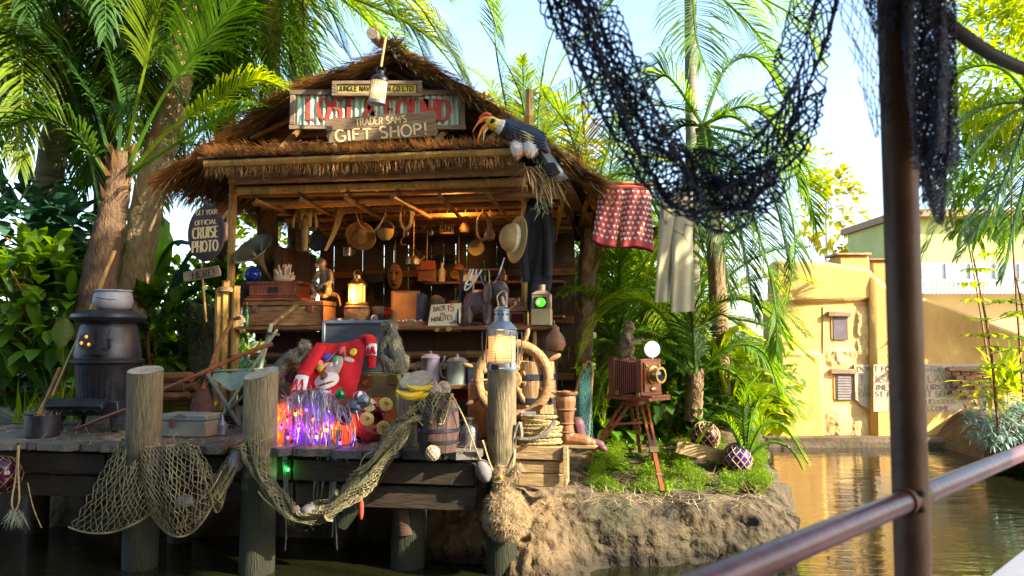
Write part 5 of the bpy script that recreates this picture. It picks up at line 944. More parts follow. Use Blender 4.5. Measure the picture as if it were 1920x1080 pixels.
for k, px, py in bul:
    x, z = px - 585, 832 - py; y = -34 if py < 840 else -44; b = t.B(); b.ell((x, y, z), (2.4, 2.4, 3.4), 10, 7); o = t.part('fairy_bulb', b, glow(k + ' fairy light', CB[k], 3), label=k + ' glowing fairy light'); b = t.B(); b.lathe([(1.6, 0), (1.6, 5)], 8, (x, y, z + 2.6)); t.part('socket', b, mat('green plastic', (.01, .06, .02), .5, .2), o)
    if py < 840 and k != 'red': lamp_at(t, x, y + 16, z + 4, CB[k], 0.3 if k not in ('violet', 'pink') else .22, .03)
    elif py > 840: lamp_at(t, x, y - 3, z, CB[k], .16, .02)
b = t.B(); b.tube(cat([(-30, -36, 10), (-24, -46, -10), (-10, -44, -30), (-24, -44, -42), (-40, -44, -20), (-50, -42, -60), (-53, -44, -66)], 5), .45, 5); t.part('light_cord', b, mat('green plastic', (.01, .06, .02)))
for nm, lb, px, py, r, m, c in (('bauble', 'green and gold bauble on top of the tinsel heap', 641, 740, 10, mat('green bauble', (.02, .22, .07), .15, .2, metal=.6), 1), ('bauble', 'maroon bauble nestling at the heap end', 650, 783, 14, mat('maroon bauble', (.16, .02, .03), .2, .2, metal=.5), 1), ('jingle_bell', 'upper grey jingle bell beside the fruit cake', 684, 752, 13, m_zinc, 0), ('jingle_bell', 'lower grey jingle bell beside the fruit cake', 670, 763, 14, m_zinc, 0), ('bauble', 'small red bauble on the tinsel top', 566, 738, 6, mat('red bauble', (.5, .01, .01), .15, .2, metal=.5), 1)):
    tt = Thing(nm, lb, 'ornament', loc=t.W @ (V((px - 585, -6 if px < 660 else 0, 832 - py - r)) * t.s), su=t.s); b = tt.B(); b.ell((0, 0, r), r); tt.part('ball', b, m); b = tt.B(); (b.lathe([(3, 0), (3, 4), (0, 5)], 8, (0, 0, 2 * r - 1)) if c else b.box((0, -r * .75, r * .8), (r * 1.3, r * .5, 2))); tt.part('cap' if c else 'slot', b, m_brass if c else m_black)
tt = Thing('candy_ball', 'red and white striped sweet wedged behind the jingle bells', 'ornament', loc=t.W @ (V((90, 6, 76)) * t.s), su=t.s)
for i in range(8): b = tt.B(); a0, a1 = i * pi / 4, (i + 1) * pi / 4; b.surf(lambda u, v: V((13 * sin(pi * v) * cos(a0 + (a1 - a0) * u), 13 * sin(pi * v) * sin(a0 + (a1 - a0) * u), 11 + 11 * cos(pi * v))), 4, 8); tt.part('stripe', b, (m_white, m_redp)[i % 2])
# fruit cake ring
t = TD('fruit_cake', 'glazed ring cake topped with four pineapple slices leaning on the dock', 'cake', 706, 828, DECK, rot=(0, 0, .42)); T_ = Euler((radians(-14), 0, 0))
m_ck = mat('glazed cake', (.34, .055, .02), .3, .4, 7, col2=(.55, .15, .035), coat=.5); b = t.B(rot=T_); b.lathe([(12, -2), (12, -16), (16, -20), (30, -20), (40, -10), (42, 6), (38, 18), (14, 18), (12, -2)], 36, (0, 6, 42), (0, 1, 0)); t.part('ring', b, m_ck)
m_pa = mat('pineapple', (.85, .60, .13), .4, .2, 20, coat=.3)
for x, z in ((-15, 66), (17, 66), (-20, 40), (10, 22)):
    b = t.B(rot=T_); b.lathe([(4.5, 0), (5, 2.4), (12, 2.2), (13.5, .6), (12, -1), (5, -1), (4.5, 0)], 22, (x, -15, z), (0, -1, 0)); pn = t.part('pineapple_slice', b, m_pa); b = t.B(rot=T_)
    for i in range(10): a = 2 * pi * i / 10; b.box((x + 8.8 * cos(a), -17.8, z + 8.8 * sin(a)), (5.5, .5, .5), rot=(0, -a, 0))
    t.part('scoring', b, mat('pineapple line', (.4, .2, .03), .5, .1), pn, smooth=False)
for x, z in ((0, 62), (-26, 56), (-6, 22), (26, 30), (-4, 66)): b = t.B(rot=T_); b.ell((x, -15, z), 4, 10, 7); t.part('cherry', b, mat('cherry', (.35, .01, .03), .15, .2, coat=.6))
# net barrel with fruit
t = TD('wooden_barrel', 'purplish stave barrel at the dock edge carrying bananas and net floats', 'barrel', 821, 846); m_pst = wood('purple brown stave', (.085, .045, .036), st=(8, 8, 1.2)); barrel(t, 33, 96, 14, m_pst, m_iron, (.2, .42, .8), 1.18)
BT = t
def banana(c, rz, fl=0): b.tube([V((c[0] + 26 * cos(rz) * (q - .5) * 2 * .98, c[1] + 26 * sin(rz) * (q - .5) * 2, c[2] + 9 * (1 - (2 * q - 1) ** 2) * -1 + 9 + fl * q)) for q in [i / 10 for i in range(11)]], [1.6, 2.6, 5, 6.6, 7.2, 7.4, 7.2, 6.6, 5.4, 3.4, 1.5], 6)
t = Thing('banana_bunch', 'bunch of yellow bananas lying on the barrel net', 'bananas', loc=BT.W @ (V((-42, -36, 101)) * BT.s), su=BT.s)
for c, rz in (((-2, 0, 2), .1), ((8, 8, 0), -.15), ((-6, 14, 3), .02), ((14, 6, 14), .05), ((10, 16, 12), -.2)):
    b = t.B(); banana(c, rz); bn = t.part('banana', b, mat('banana skin', (.66, .44, .015), .5, .25, 4)); b = t.B(); b.tube([(c[0] + 24 * cos(rz), c[1] + 24 * sin(rz), c[2] + 9), (c[0] + 31 * cos(rz), c[1] + 31 * sin(rz), c[2] + 12)], 2, 6); t.part('stem', b, mat('banana stem', (.25, .19, .04), .7, .3), bn)
m_flt = mat('grey float', (.22, .21, .23), .8, .3, 14, bump=.4)
def nfloat(label, loc, r, su, m=m_flt, nm=m_net, egg=1, rot=0, name='net_float'):
    t = Thing(name, label, 'float', loc=loc, su=su, rot=(0, rot, 0)); b = t.B(); b.ell((0, 0, r * egg), (r, r, r * egg), 18, 12); t.part('ball', b, m); b = t.B(); net(b, lambda u, v: V((r * 1.03 * sin(pi * (.02 + .96 * v)) * cos(2 * pi * u), r * 1.03 * sin(pi * (.02 + .96 * v)) * sin(2 * pi * u), r * egg + r * egg * 1.03 * cos(pi * (.02 + .96 * v)))), 11, 10, r * .035, .05); t.part('netting', b, nm, smooth=False, kind='stuff'); return t
w_ = lambda x, y, z: BT.W @ (V((x, y, z)) * BT.s)
nfloat('front grey netted ball float on the barrel beside the bananas', w_(-4, -16, 97), 14.5, BT.s, nm=m_rope); nfloat('rear grey netted ball float on the barrel top', w_(9, 4, 102), 13.5, BT.s, nm=m_rope); nfloat('small netted ball float hidden behind the bananas', w_(-14, 12, 96), 10, BT.s, nm=m_rope)
nfloat('grey netted ball float hanging on rope before the barrel', w_(2, -44, -11), 13.5, BT.s, nm=m_rope)
bb = B(HM); 
for pts in ([(768, 762), (790, 795), (822, 812)], [(846, 740), (836, 780), (824, 810)], [(822, 810), (822, 835)]): bb.tube(cat([h(x, y, -.11) for x, y in pts], 5), .006, 6)
single('rope', bb, m_rope, 'pale rope tied in a V across the barrel front holding a float', 'rope')
# right of barrel
t = TD('cooler_can', 'grey oil can with a bright red shoulder behind the barrel', 'can', 870, 806); b = t.B(); b.lathe([(23, 0), (23, 58)], 24); t.part('body', b, m_zinc); b = t.B(); b.lathe([(23.5, 57), (23.8, 70), (20, 74)], 24); t.part('shoulder', b, mat('bright red paint', (.45, .012, .012), .4, .2)); b = t.B(); b.lathe([(22, 72), (20, 78), (6, 84), (5, 90), (0, 91)], 24); t.part('lid', b, m_zinc)
t = TD('milk_can', 'small dull metal milk can at the dock edge by the great piling', 'can', 880, 837); b = t.B(); b.lathe([(18, 0), (18.5, 2), (18, 30), (16, 36), (8, 42), (8, 48), (10, 50), (10, 53), (0, 54)], 22); t.part('body', b, mat('dark pewter', (.16, .15, .16), .4, .4, 9, metal=.7, bump=.1)); b = t.B(); b.lathe([(18.8, 27), (18.8, 29)], 22); t.part('band', b, m_steel); b = t.B(); b.tube(cat([(-16, 0, 36), (-22, 0, 44), (-10, 0, 50)], 4), 1.2, 5); t.part('handle', b, m_steel)
t = TD('leather_case', 'orange brown leather case standing upright beside the great piling', 'case', 896, 822); b = t.B(); b.box((0, 14, 52), (32, 60, 104)); t.part('body', b, mat('orange leather', (.42, .14, .035), .5, .35, 6, bump=.15), bevel=.016); b = t.B(); b.box((0, 14, 107), (26, 54, 3)); t.part('piping', b, m_rope, bevel=.004)
for n, lb, px, m, hgt, r in (('coffee_pot', 'purplish enamel coffee pot with a spout on the low shelf', 806, mat('purple enamel', (.20, .17, .22), .45, .45, 6, bump=.1), 46, 18), ('coffee_pot', 'tall greenish tin coffee pot with a handle on the low shelf', 856, mat('greenish tin', (.25, .29, .25), .4, .35, 6, metal=.5), 40, 20)):
    t = Thing(n, lb, 'pot', loc=HM @ V((h(px, 713, 1.08).x, 1.1, SHZ))); b = t.B(); b.lathe([(r * 1.05, 0), (r, 4), (r * .95, hgt), (r * 1.02, hgt + 2), (r * .7, hgt + 8), (3, hgt + 10), (3, hgt + 14), (0, hgt + 15)], 24); t.part('body', b, m); q = 1 if 'spout' in lb else -1
    b = t.B(); b.tube(cat([(q * r * .9, 0, hgt * .6), (q * r * 1.35, 0, hgt * .85), (q * r * 1.5, 0, hgt + 6)], 4), [4, 3.6, 3.3, 3, 2.8, 2.6, 2.4, 2.2, 2], 8); t.part('spout', b, m) if q > 0 else None
    b = t.B(); b.tube(cat([(-r * .95, 0, hgt * .85), (-r * 1.55, 0, hgt * .8), (-r * 1.5, 0, hgt * .35), (-r, 0, hgt * .25)], 4), 1.8, 6); t.part('handle', b, m)
t = Thing('tin_canister', 'square grey tin canister beside the greenish coffee pot', 'canister', loc=HM @ V((h(892, 713, 1.08).x, 1.1, SHZ))); b = t.B(); b.box((0, 0, 17), (26, 26, 34)); t.part('body', b, m_zinc, bevel=.004); b = t.B(); b.box((0, 0, 36), (27, 27, 4)); t.part('lid', b, m_zinc, bevel=.003)
# ship's wheel and its cask
t = Thing('ship_wheel', 'wooden ship steering wheel with turned spokes leaning behind the great piling', 'wheel', at=(962, 712), v=.62, rot=(radians(-4), 0, HR + .05)); m_wh = wood('wheel wood', (.27, .155, .06), st=(6, 6, 6), obr=0)
b = t.B(); b.tube([(66 * cos(a), 0, 66 * sin(a)) for a in [2 * pi * i / 48 for i in range(49)]], 10, 10, cap=False); t.part('rim', b, m_wh); b = t.B(); b.lathe([(15, -6), (17, -3), (17, 3), (15, 6)], 20, (0, 0, 0), (0, -1, 0)); t.part('hub', b, m_wh)
for i in range(8):
    a = pi / 8 + i * pi / 4 + .1; d = V((cos(a), 0, sin(a))); b = t.B(); b.lathe([(5.5, 12), (4, 18), (7, 24), (4, 28), (6.4, 40), (4, 52), (7, 56), (5.5, 60)], 10, (0, 0, 0), d); t.part('spoke', b, m_wh); b = t.B(); b.lathe([(3.4, 72), (3, 76), (5, 86), (4.4, 96), (2, 100), (0, 101)], 10, (0, 0, 0), d); t.part('handle', b, m_wh)
t = Thing('water_cask', 'two toned cask with purple top band standing behind the ship wheel', 'barrel', loc=HM @ V((h(1000, 715, .75).x, .78, DECK - .06))); barrel(t, 38, 160, 16, wood('pale cask stave', (.24, .14, .06), st=(8, 8, 1.2)), m_jk, (.25, .55, .82), 1.12)
# great lantern
t = Thing('great_lantern', 'big galvanised ship lantern glowing on top of the tall sunlit piling', 'lantern', loc=HW(941, 699, .33) + V((0, 0, .012)))
b = t.B(); b.lathe([(27, 0), (28, 2), (28, 6), (27, 7), (27, 16), (24, 18)], 28); t.part('base', b, m_zinc); b = t.B(); b.box((-8, -27, 9), (14, 5, 10)); t.part('catch', b, m_iron, bevel=.002)
m_gl2 = mat('ribbed lit lens', (.5, .3, .14), .25, .05, em=(1, .42, .12), es=.2)
b = t.B(); b.lathe([(24, 18)] + [(24.5 + 1.5 * (i % 2), 19 + i * 2.1) for i in range(22)] + [(24, 66)], 28); t.part('lens', b, m_gl2)
b = t.B(); b.lathe([(26, 66), (27, 68), (27, 76), (29, 78), (17, 92), (15, 93)], 28); t.part('hood', b, m_zinc); b = t.B(); b.lathe([(14, 92), (14, 112), (15, 113), (15, 115), (8, 121), (0, 122)], 24); t.part('chimney', b, m_zinc)
b = t.B(); [b.lathe([(2, 0), (2, 1)], 6, (14.2 * cos(a), 14.2 * sin(a), 106), (cos(a), sin(a), 0)) for a in [i * pi / 5 for i in range(10)]]; t.part('vent_holes', b, m_black)
for i in range(6): a = i * pi / 3 + .3; b = t.B(); b.tube([(28 * cos(a), 28 * sin(a), 8), (30 * cos(a), 30 * sin(a), 40), (28 * cos(a), 28 * sin(a), 74)], 1, 6); t.part('guard_wire', b, m_zinc)
for s_ in (-1, 1): b = t.B(); b.tube([(28 * s_, 0, 72), (37 * s_, 0, 72), (38 * s_, 0, 60), (36 * s_, 0, 20)], 1.3, 6); t.part('bail', b, m_iron)
b = t.B(); b.tube(cat([(-6, 0, 122), (-9, 0, 140), (4, 0, 150), (9, 0, 136), (6, 0, 122)], 5), 1.6, 6); t.part('ring_handle', b, m_rope)
b = t.B(); b.ell((-3, -10, 44), (5, 5, 14)); t.part('flame', b, glow('lantern flame', (1, .6, .16), 1.6)); lamp_at(t, 0, -36, 44, (1, .5, .16), 1.0, .05)
# crate, rope coil, boots, net hoop
t = Thing('rope_crate', 'open pale wooden crate on the mud holding the coiled rope', 'crate', at=(1014, 914), v=.33); m_cr = wood('pale crate wood', (.33, .22, .10), st=(1.4, 8, 8))
for c, d in (((0, 0, 63), (96, 8, 24)), ((0, 4, 37), (86, 5, 22)), ((0, 4, 13), (84, 5, 23)), ((0, 62, 40), (90, 6, 72)), ((-44, 32, 38), (6, 60, 72)), ((44, 32, 38), (6, 60, 72)), ((0, 32, 73), (94, 66, 4)), ((0, 32, 3), (86, 58, 5))): b = t.B(); b.box(c, d); t.part('board', b, m_cr, bevel=.004)
b = t.B(); b.box((47, -7, 48), (9, 7, 58)); t.part('corner_post', b, m_cr, bevel=.003)
CR = t
t = Thing('rope_coil', 'thick coil of pale manila rope piled on the open crate', 'rope', loc=CR.W @ (V((-2, 30, 75.5)) * CR.s), su=CR.s); b = t.B(); rn = random.Random(6)
for k in range(9):
    z = 4 + k * 6.0; R0 = 44 - .35 * (k - 3) ** 2 + rn.uniform(-3, 2); tl = (rn.uniform(-.14, .14), rn.uniform(-.1, .18)); ph = rn.random() * 6
    base = [V((R0 * cos(a) * 1.05, R0 * .62 * sin(a), z + tl[0] * R0 * cos(a) + tl[1] * R0 * .6 * sin(a))) for a in [2 * pi * i / 64 for i in range(65)]]
    for st_ in range(3): b.tube([p + V((cos(ph) * 0, 0, 0)) + (p.normalized() * cos(i * .9 + st_ * 2.094) + V((0, 0, 1)) * sin(i * .9 + st_ * 2.094)) * 1.7 for i, p in enumerate(base)], 1.9, 5, cap=False)
t.part('turns', b, m_rope, kind='stuff'); b = t.B(); b.ell((0, 0, 28), (36, 22, 28)); t.part('coil_core', b, m_rope)
t = Thing('leather_boot', 'tan leather boot standing on the rope coil with its toe pointing away from the piling', 'boot', loc=CR.W @ (V((46, 28, 74)) * CR.s), su=CR.s); m_lb = mat('tan boot leather', (.20, .085, .03), .5, .35, 6, bump=.2)
b = t.B(); b.cap((-2, 0, 84), 20, (-3, 0, 56), 17); b.cap((-3, 0, 56), 17, (-1, 0, 38), 13); b.cap((-1, 0, 38), 13.5, (0, 0, 14), 15); b.cap((0, 0, 12), 14, (36, -4, 9), 12); b.cap((30, -4, 8), 10, (48, -5, 7), 7); blob('upper', b, m_lb, t.e, 1.8 * t.s, 3); b = t.B(); b.prism([(-12, -3), (54, -3), (58, 1), (50, 3), (-12, 3)], -14, 6); b.prism([(-12, -10), (8, -10), (8, -3), (-12, -3)], -12, 6); t.part('sole', b, m_cr, bevel=.003); b = t.B(); b.tube([(-16 + 2 * 0, 0, 92), (-22, -10, 74), (-18, -12, 60)], 3, 6); t.part('pull_strap', b, m_straw)
for z, r in ((66, 19.2), (40, 15), (24, 15.6)): b = t.B(); b.lathe([(r, z), (r + 1.2, z + 2), (r, z + 4)], 18, (-2, 0, 0)); t.part('leather_strap', b, m_brown)
b = t.B(); b.lathe([(20.5, 96), (21.5, 101), (17, 101), (15, 88)], 18); t.part('cuff', b, m_brown)
t = Thing('purple_boot', 'dusty purple boot lying behind the tan leather boot', 'boot', loc=CR.W @ (V((62, 66, 70)) * CR.s), su=CR.s); b = t.B(); b.cap((0, 0, 40), 15, (6, 0, 10), 12); b.cap((6, 0, 10), 12, (44, 0, 2), 9); b.cap((40, 0, 2), 9, (52, 0, -6), 6); blob('upper', b, mat('dusty purple leather', (.09, .03, .04), .6, .3, 6), t.e, 2 * t.s, 3)
t = Thing('landing_net', 'teal landing net with a bent wooden hoop standing behind the boots', 'net', loc=CR.W @ (V((52, 86, 60)) * CR.s), su=CR.s); b = t.B(); b.tube(cat([(-8, 0, 10), (4, 0, 100), (18, 0, 150), (32, 0, 170), (38, 0, 150), (34, 0, 80), (30, 0, 20)], 6), 2.6, 7); t.part('hoop', b, m_bamd)
b = t.B(); net(b, lambda u, v: V((-2 + 38 * u + 4 * v, -8 * sin(pi * u) - 6 * v, (30 + 134 * sin(pi * u * .5) ** .7) * (1 - v) + 6 * v)), 12, 22, .42); t.part('mesh', b, mat('teal net', (.05, .17, .17), .8, .3, isl=.3), smooth=False, kind='stuff')
t = Thing('tackle_box', 'small white box behind the rope coil', 'box', loc=CR.W @ (V((-30, 52, 118)) * CR.s), su=CR.s); b = t.B(); b.box((0, 0, 8), (26, 20, 16)); t.part('body', b, m_white, bevel=.003); b = t.B(); b.box((0, 0, -22), (20, 16, 44)); t.part('stand', b, m_cr)
t = Thing('wooden_yoke', 'curved grey driftwood hook hung over the rope coil', 'hook', loc=CR.W @ (V((-24, -8, 84)) * CR.s), su=CR.s); b = t.B(); b.tube(cat([(-26, -4, -30), (-24, -6, 10), (-14, -6, 34), (-10, -8, 12), (-16, -8, 6), (10, -10, 6), (36, -8, 18), (52, 0, 40)], 5), 4, 8); t.part('hook', b, m_grey)
# fibre sack, float and ropes on the great piling
t = Thing('fibre_sack', 'bulging shaggy coconut fibre sack hanging at the waterline under the great piling', 'sack', at=(950, 1012), v=.12)
b = t.B(); b.cap((0, 0, 44), 45, (-2, 0, 54), 40, 16); b.cap((-2, 0, 54), 36, (-10, 0, 92), 15, 14); b.cap((-10, 0, 92), 14, (-14, 0, 122), 13, 12); b.cap((-4, -8, 104), 8, (24, -6, 132), 7); m_fib = mat('coconut fibre', (.21, .145, .07), .95, .4, 20, bump=.9, bs=60); bd = blob('body', b, m_fib, t.e, 2.2 * t.s, 2)
bd.data.transform(Matrix.Identity(4))
for v_ in bd.data.vertices: v_.co += V(v_.co).normalized() * fb(v_.co, 16) * .018
fur(bd, mat('loose fibre', (.30, .215, .11), .9, .3, 8, isl=.5), 9000, .034, .0035, 5, V((.1, 0, -.6)), .5, 'loose_fibre')
b = t.B(); [b.tube([(-12 + 15 * cos(a), 15 * sin(a), 108 + k * 4 + 2 * sin(a)) for a in [2 * pi * i / 16 for i in range(17)]], 2, 6) for k in range(3)]; t.part('tie', b, m_rope)
b = t.B(); b.ell((-8, -16, 116), 4); t.part('yellow_bead', b, mat('yellow bead', (.55, .35, .02), .3, .2))
nm_ = [('fish_float', 'grey egg shaped float hanging on a rope beside the great piling', (915, 905), .1, 15, 1.5, -.35), ('fish_float', 'dark oval float hanging at the middle net top', (434, 884), -.08, 16, 1.3, .5), ('fish_float', 'dark oval float lying in the middle net belly', (346, 952), -.14, 19, .62, 0), ('fish_float', 'brown oval float caught low in the tinsel net', (582, 972), -.16, 19, .7, .1), ('fish_float', 'smaller brown float next to the tinsel net bottom', (553, 970), -.16, 14, .7, .2), ('fish_float', 'dim float hanging behind the first net', (292, 872), .0, 13, 1.5, .1)]
for n, lb, at, v, r, eg, ro in nm_: t = Thing(n, lb, 'float', at=at, v=v, rot=(0, ro, 0)); b = t.B(); b.ell((0, 0, r * eg), (r, r, r * eg), 18, 12); t.part('ball', b, mat('dull float', (.15, .135, .14), .75, .35, 12, bump=.3)); b = t.B(); b.lathe([(2.5, 0), (3, 4)], 8, (0, 0, r * eg * 2 - 2)); t.part('eye', b, m_rope)
def rope(lb, pts, r=.006, m=m_rope, name='rope'): bb = B(HM); bb.tube(cat([h(*p) for p in pts], 6), r, 6); return single(name, bb, m, lb, 'rope')
rope('rope falling from the barrel top to the grey egg float', [(846, 738, -.1), (868, 780, -.05), (886, 825, .02), (902, 872, .1)]); rope('orange rope running from the case down to the fibre sack', [(905, 826, .0), (918, 868, .08), (934, 905, .12)], .008); rope('twisted rope from the crate corner to the fibre sack', [(966, 842, .28), (960, 880, .2), (944, 912, .12)], .008, m_rope)
rope('brown rope holding the float in the middle net', [(306, 880, -.1), (314, 925, -.16), (328, 944, -.16)], .005); rope('brown rope on the far side of the middle net', [(416, 882, -.12), (398, 915, -.16), (368, 944, -.16)], .005); rope('long brown rope under the swagged net', [(468, 888, -.06), (490, 930, -.1), (528, 962, -.14), (552, 972, -.16)], .006); rope('doubled rope hanging over the dock edge by the pan', [(34, 835, -.04), (30, 890, -.08), (22, 940, -.1), (28, 958, -.1), (36, 935, -.1), (34, 880, -.08), (36, 835, -.04)], .007); rope('thin line hanging from the dock near the pan', [(52, 905, -.02), (62, 950, -.05), (78, 990, -.05)], .004)
rope('thin cord lashing the second sawn piling', [(452, 820, -.05), (470, 832, -.09), (500, 822, -.08), (512, 815, -.05)], .006); rope('pale loose string hanging by the slanting brace', [(700, 845, -.1), (680, 860, -.12), (668, 900, -.12), (655, 935, -.1)], .004, m_straw)
bb = B(HM); [bb.blade(h(24 + R.uniform(-10, 20), 955 + R.uniform(0, 14), -.1), (R.gauss(0, .6), R.gauss(-.2, .4), -.8), R.uniform(.06, .16), .008, 0) for i in range(70)]; o = single('rope_tassel', bb, m_netg, 'frayed rope tassel hanging low at the dock edge', 'rope', smooth=False)
t = Thing('fish_lure', 'small red painted fish lure hanging beside the slanting brace', 'lure', at=(677, 975), v=-.1); b = t.B(); b.ell((0, 0, 20), (5, 3, 20)); t.part('body', b, m_redp); b = t.B(); b.tube([(0, 0, 38), (3, 0, 70)], .6, 5); t.part('line', b, m_rope)
# nets hung along the dock
def dnet(label, S, nu, nv, r=.0042, edge=True, seed=1, m=m_net):
    b = B(HM); net(b, S, nu, nv, r, .25, seed)
    for j in (0, 1): b.tube([S(i / 30, j) for i in range(31)], r * 2, 5)
    return single('fishing_net', b, m, label, 'net', smooth=False, group='nets hung along the dock front')
def quadnet(T0, T1, B0, B1, st_, sb, bl, vv=-.05):
    def S(u, v):
        k = 4 * u * (1 - u); x = (T0[0] + (T1[0] - T0[0]) * u) * (1 - v) + (B0[0] + (B1[0] - B0[0]) * u) * v; y = (T0[1] + (T1[1] - T0[1]) * u + st_ * k) * (1 - v) + (B0[1] + (B1[1] - B0[1]) * u + sb * k) * v
        return h(x, y, vv - bl * sin(pi * min(1, v * .7 + .05)) * (.4 + .6 * sin(pi * u)) + .02 * sin(u * 17 + v * 5))
    return S
dnet('net hanging from the first piling and trailing off towards the water', quadnet((228, 822), (282, 846), (128, 988), (292, 955), 6, 26, .14), 13, 15)
dnet('net bellying deep between the first and second pilings', quadnet((238, 838), (352, 830), (282, 962), (418, 905), 4, 70, .2), 15, 17, seed=3)
dnet('net edge gathered up to the dark oval float', quadnet((350, 832), (372, 838), (392, 925), (424, 915), 2, 40, .12), 5, 11, seed=5)
dnet('net bunched against the second piling', quadnet((440, 838), (470, 832), (330, 990), (436, 898), 0, 20, .1), 8, 18, seed=6)
def swag(pts, wd, tw=0):
    c = cat([h(*p) for p in pts], 10); k = len(c) - 1
    def S(u, v):
        q = v * k; i = min(int(q), k - 1); p = c[i].lerp(c[i + 1], q - i); d = (c[i + 1] - c[i]).normalized(); nn = V((-d.z, 0, d.x)); W_ = wd * (.55 + .45 * sin(v * 9 + 1) ** 2); a = (u - .5) * 2; return p + nn * W_ * a + V((0, -.05 * cos(a * 1.6) + .03 * sin(a * 5 + v * 14), 0))
    return S
for i, (sd_, wd) in enumerate(((11, .085), (12, .06))): dnet(('swag of net drooping under the tinsel heap from the second piling', 'inner fold of the net swag under the tinsel heap')[i], swag([(462, 832, -.08), (492, 890, -.13), (532, 945, -.17), (568, 968, -.18), (610, 955, -.17), (640, 930, -.15)], wd), 8, 44, seed=sd_)
for i, (sd_, wd) in enumerate(((13, .10), (14, .06))): dnet(('thick net bundle slanting down from the barrel along the brace', 'inner strands of the net bundle slanting from the barrel')[i], swag([(806, 764, -.03), (772, 784, -.08), (742, 815, -.12), (706, 870, -.15), (668, 915, -.17), (612, 962, -.17)], wd), 9, 52, .005, seed=sd_)
dnet('net skirt draped over the barrel top', quadnet((770, 742), (850, 740), (790, 775), (838, 790), -6, 12, .08, -.06), 9, 8, seed=15)
bb = B(HM); rn = random.Random(5)
for c in ((245, 840), (465, 845), (570, 968)):
    for i in range(60): bb.blade(h(c[0] + rn.gauss(0, 12), c[1] + rn.gauss(0, 10), -.08), (rn.gauss(0, .7), -.2, rn.gauss(-.3, .6)), rn.uniform(.04, .1), .006, 0)
o = single('net_ends', bb, m_straw, 'frayed twine ends at the net ties along the dock', 'twine', smooth=False); o['kind'] = 'stuff'
# glass float at the far dock end
t = Thing('glass_float', 'dark purple netted glass float hanging at the far end of the dock', 'float', at=(2, 925), v=-.02); b = t.B(); b.ell((0, 0, 34), 34, 24, 16); t.part('ball', b, mat('plum glass', (.06, .006, .03), .08, .2, alpha=.3)); b = t.B(); net(b, lambda u, v: V((35 * sin(pi * v) * cos(2 * pi * u), 35 * sin(pi * v) * sin(2 * pi * u), 34 + 35 * cos(pi * v))), 8, 8, .8); t.part('netting', b, m_net, smooth=False, kind='stuff')
# hornbill
t = Thing('hornbill', 'black and white hornbill with a yellow face and orange beak perched on the roof corner', 'bird', at=(985, 288), v=1.08, rz=HR + .1)
b = t.B(); b.cap((-34, 0, 46), 20, (22, 0, 26), 18, 14); b.cap((-30, 0, 48), 18, (26, 4, 24), 15, 14); b.cap((-34, 0, 48), 17, (-52, -4, 54), 12, 12); b.cap((20, 0, 26), 15, (40, 2, 4), 9); blob('body', b, mat('black plumage', (.018, .022, .04), .5, .4, 20, bump=.4, bs=60), t.e, 1.6 * t.s, 4)
b = t.B(); b.cap((-52, -4, 54), 12.5, (-44, -4, 50), 16); blob('neck', b, mat('cream plumage', (.7, .66, .45), .8, .15, 30), t.e, 1.4 * t.s, 3)
m_bk = mat('orange beak', (.80, .26, .02), .35, .25, 4); b = t.B(); b.cap((-64, -5, 60), 12, (-58, -5, 56), 13); blob('face', b, mat('yellow face', (.72, .46, .015), .5, .15, 9), t.e, 1.2 * t.s, 3)
for pts, rs, m, nm in (([(-68, -6, 66), (-80, -6, 66), (-92, -6, 56), (-100, -6, 42)], [7, 6.4, 5.6, 5, 4.4, 3.8, 3, 2.2, 1.6, 1.2, .9, .7, .5], m_bk, 'upper_beak'), ([(-68, -6, 56), (-80, -6, 48), (-88, -6, 34), (-90, -6, 22)], [6, 5.6, 5, 4.6, 4, 3.4, 2.8, 2.2, 1.6, 1.2, .9, .7, .5], m_bk, 'lower_beak'), ([(-66, -6, 72), (-76, -6, 76), (-86, -6, 70), (-90, -6, 62)], [5, 4.8, 4.4, 4, 3.6, 3, 2.6, 2, 1.6, 1.2, .9, .7, .5], mat('red casque', (.6, .08, .03), .35, .2), 'casque'), ([(-72, -6, 50), (-78, -6, 40), (-80, -6, 24)], [4, 3.6, 3.2, 2.8, 2.4, 2, 1.4, 1, .6], m_crm, 'beak_edge')): b = t.B(); b.tube(cat(pts, 4), rs, 10); t.part(nm, b, m)
b = t.B(); b.ell((-62, -16.5, 62), (2.4, 1.5, 2.4)); t.part('eye', b, m_eye); b = t.B(); b.cap((-63, -14, 58), 4, (-60, -15, 60), 5); t.part('eye_patch', b, m_black)
m_wf = mat('blue black feather', (.03, .04, .07), .5, .4, 6, isl=.4)
for r_ in range(5):
    for k in range(7): b = t.B(); u_ = k / 6; x = -30 + r_ * 11; z = 62 - u_ * 30 - r_ * 4.5; y = -14 - 7 * sin(pi * (u_ * .8 + .1)); b.surf(lambda a, c: V((x + 26 * c, y - 1.5 * (1 - (2 * a - 1) ** 2) - c * 1, z - 12 * c + (a - .5) * 9 * (1 - .75 * c * c))), 3, 3); t.part('wing_feather', b, m_wf if r_ != 2 else (m_wf if k < 3 else mat('wing stripe', (.55, .52, .16), .6, .2)))
for x, q in ((-14, 1), (10, 0)): b = t.B(); b.ell((x, -8 + q * 4, 12), (15, 13, 18)); tg = blob('thigh', b, mat('white plumage', (.72, .72, .70), .9, .1, 30), t.e, 2 * t.s, 2); fur(tg, mat('white down', (.8, .8, .78), .9, .1), 500, .045, .006, 3 + q, V((.1, 0, -.9)), .3, 'down')
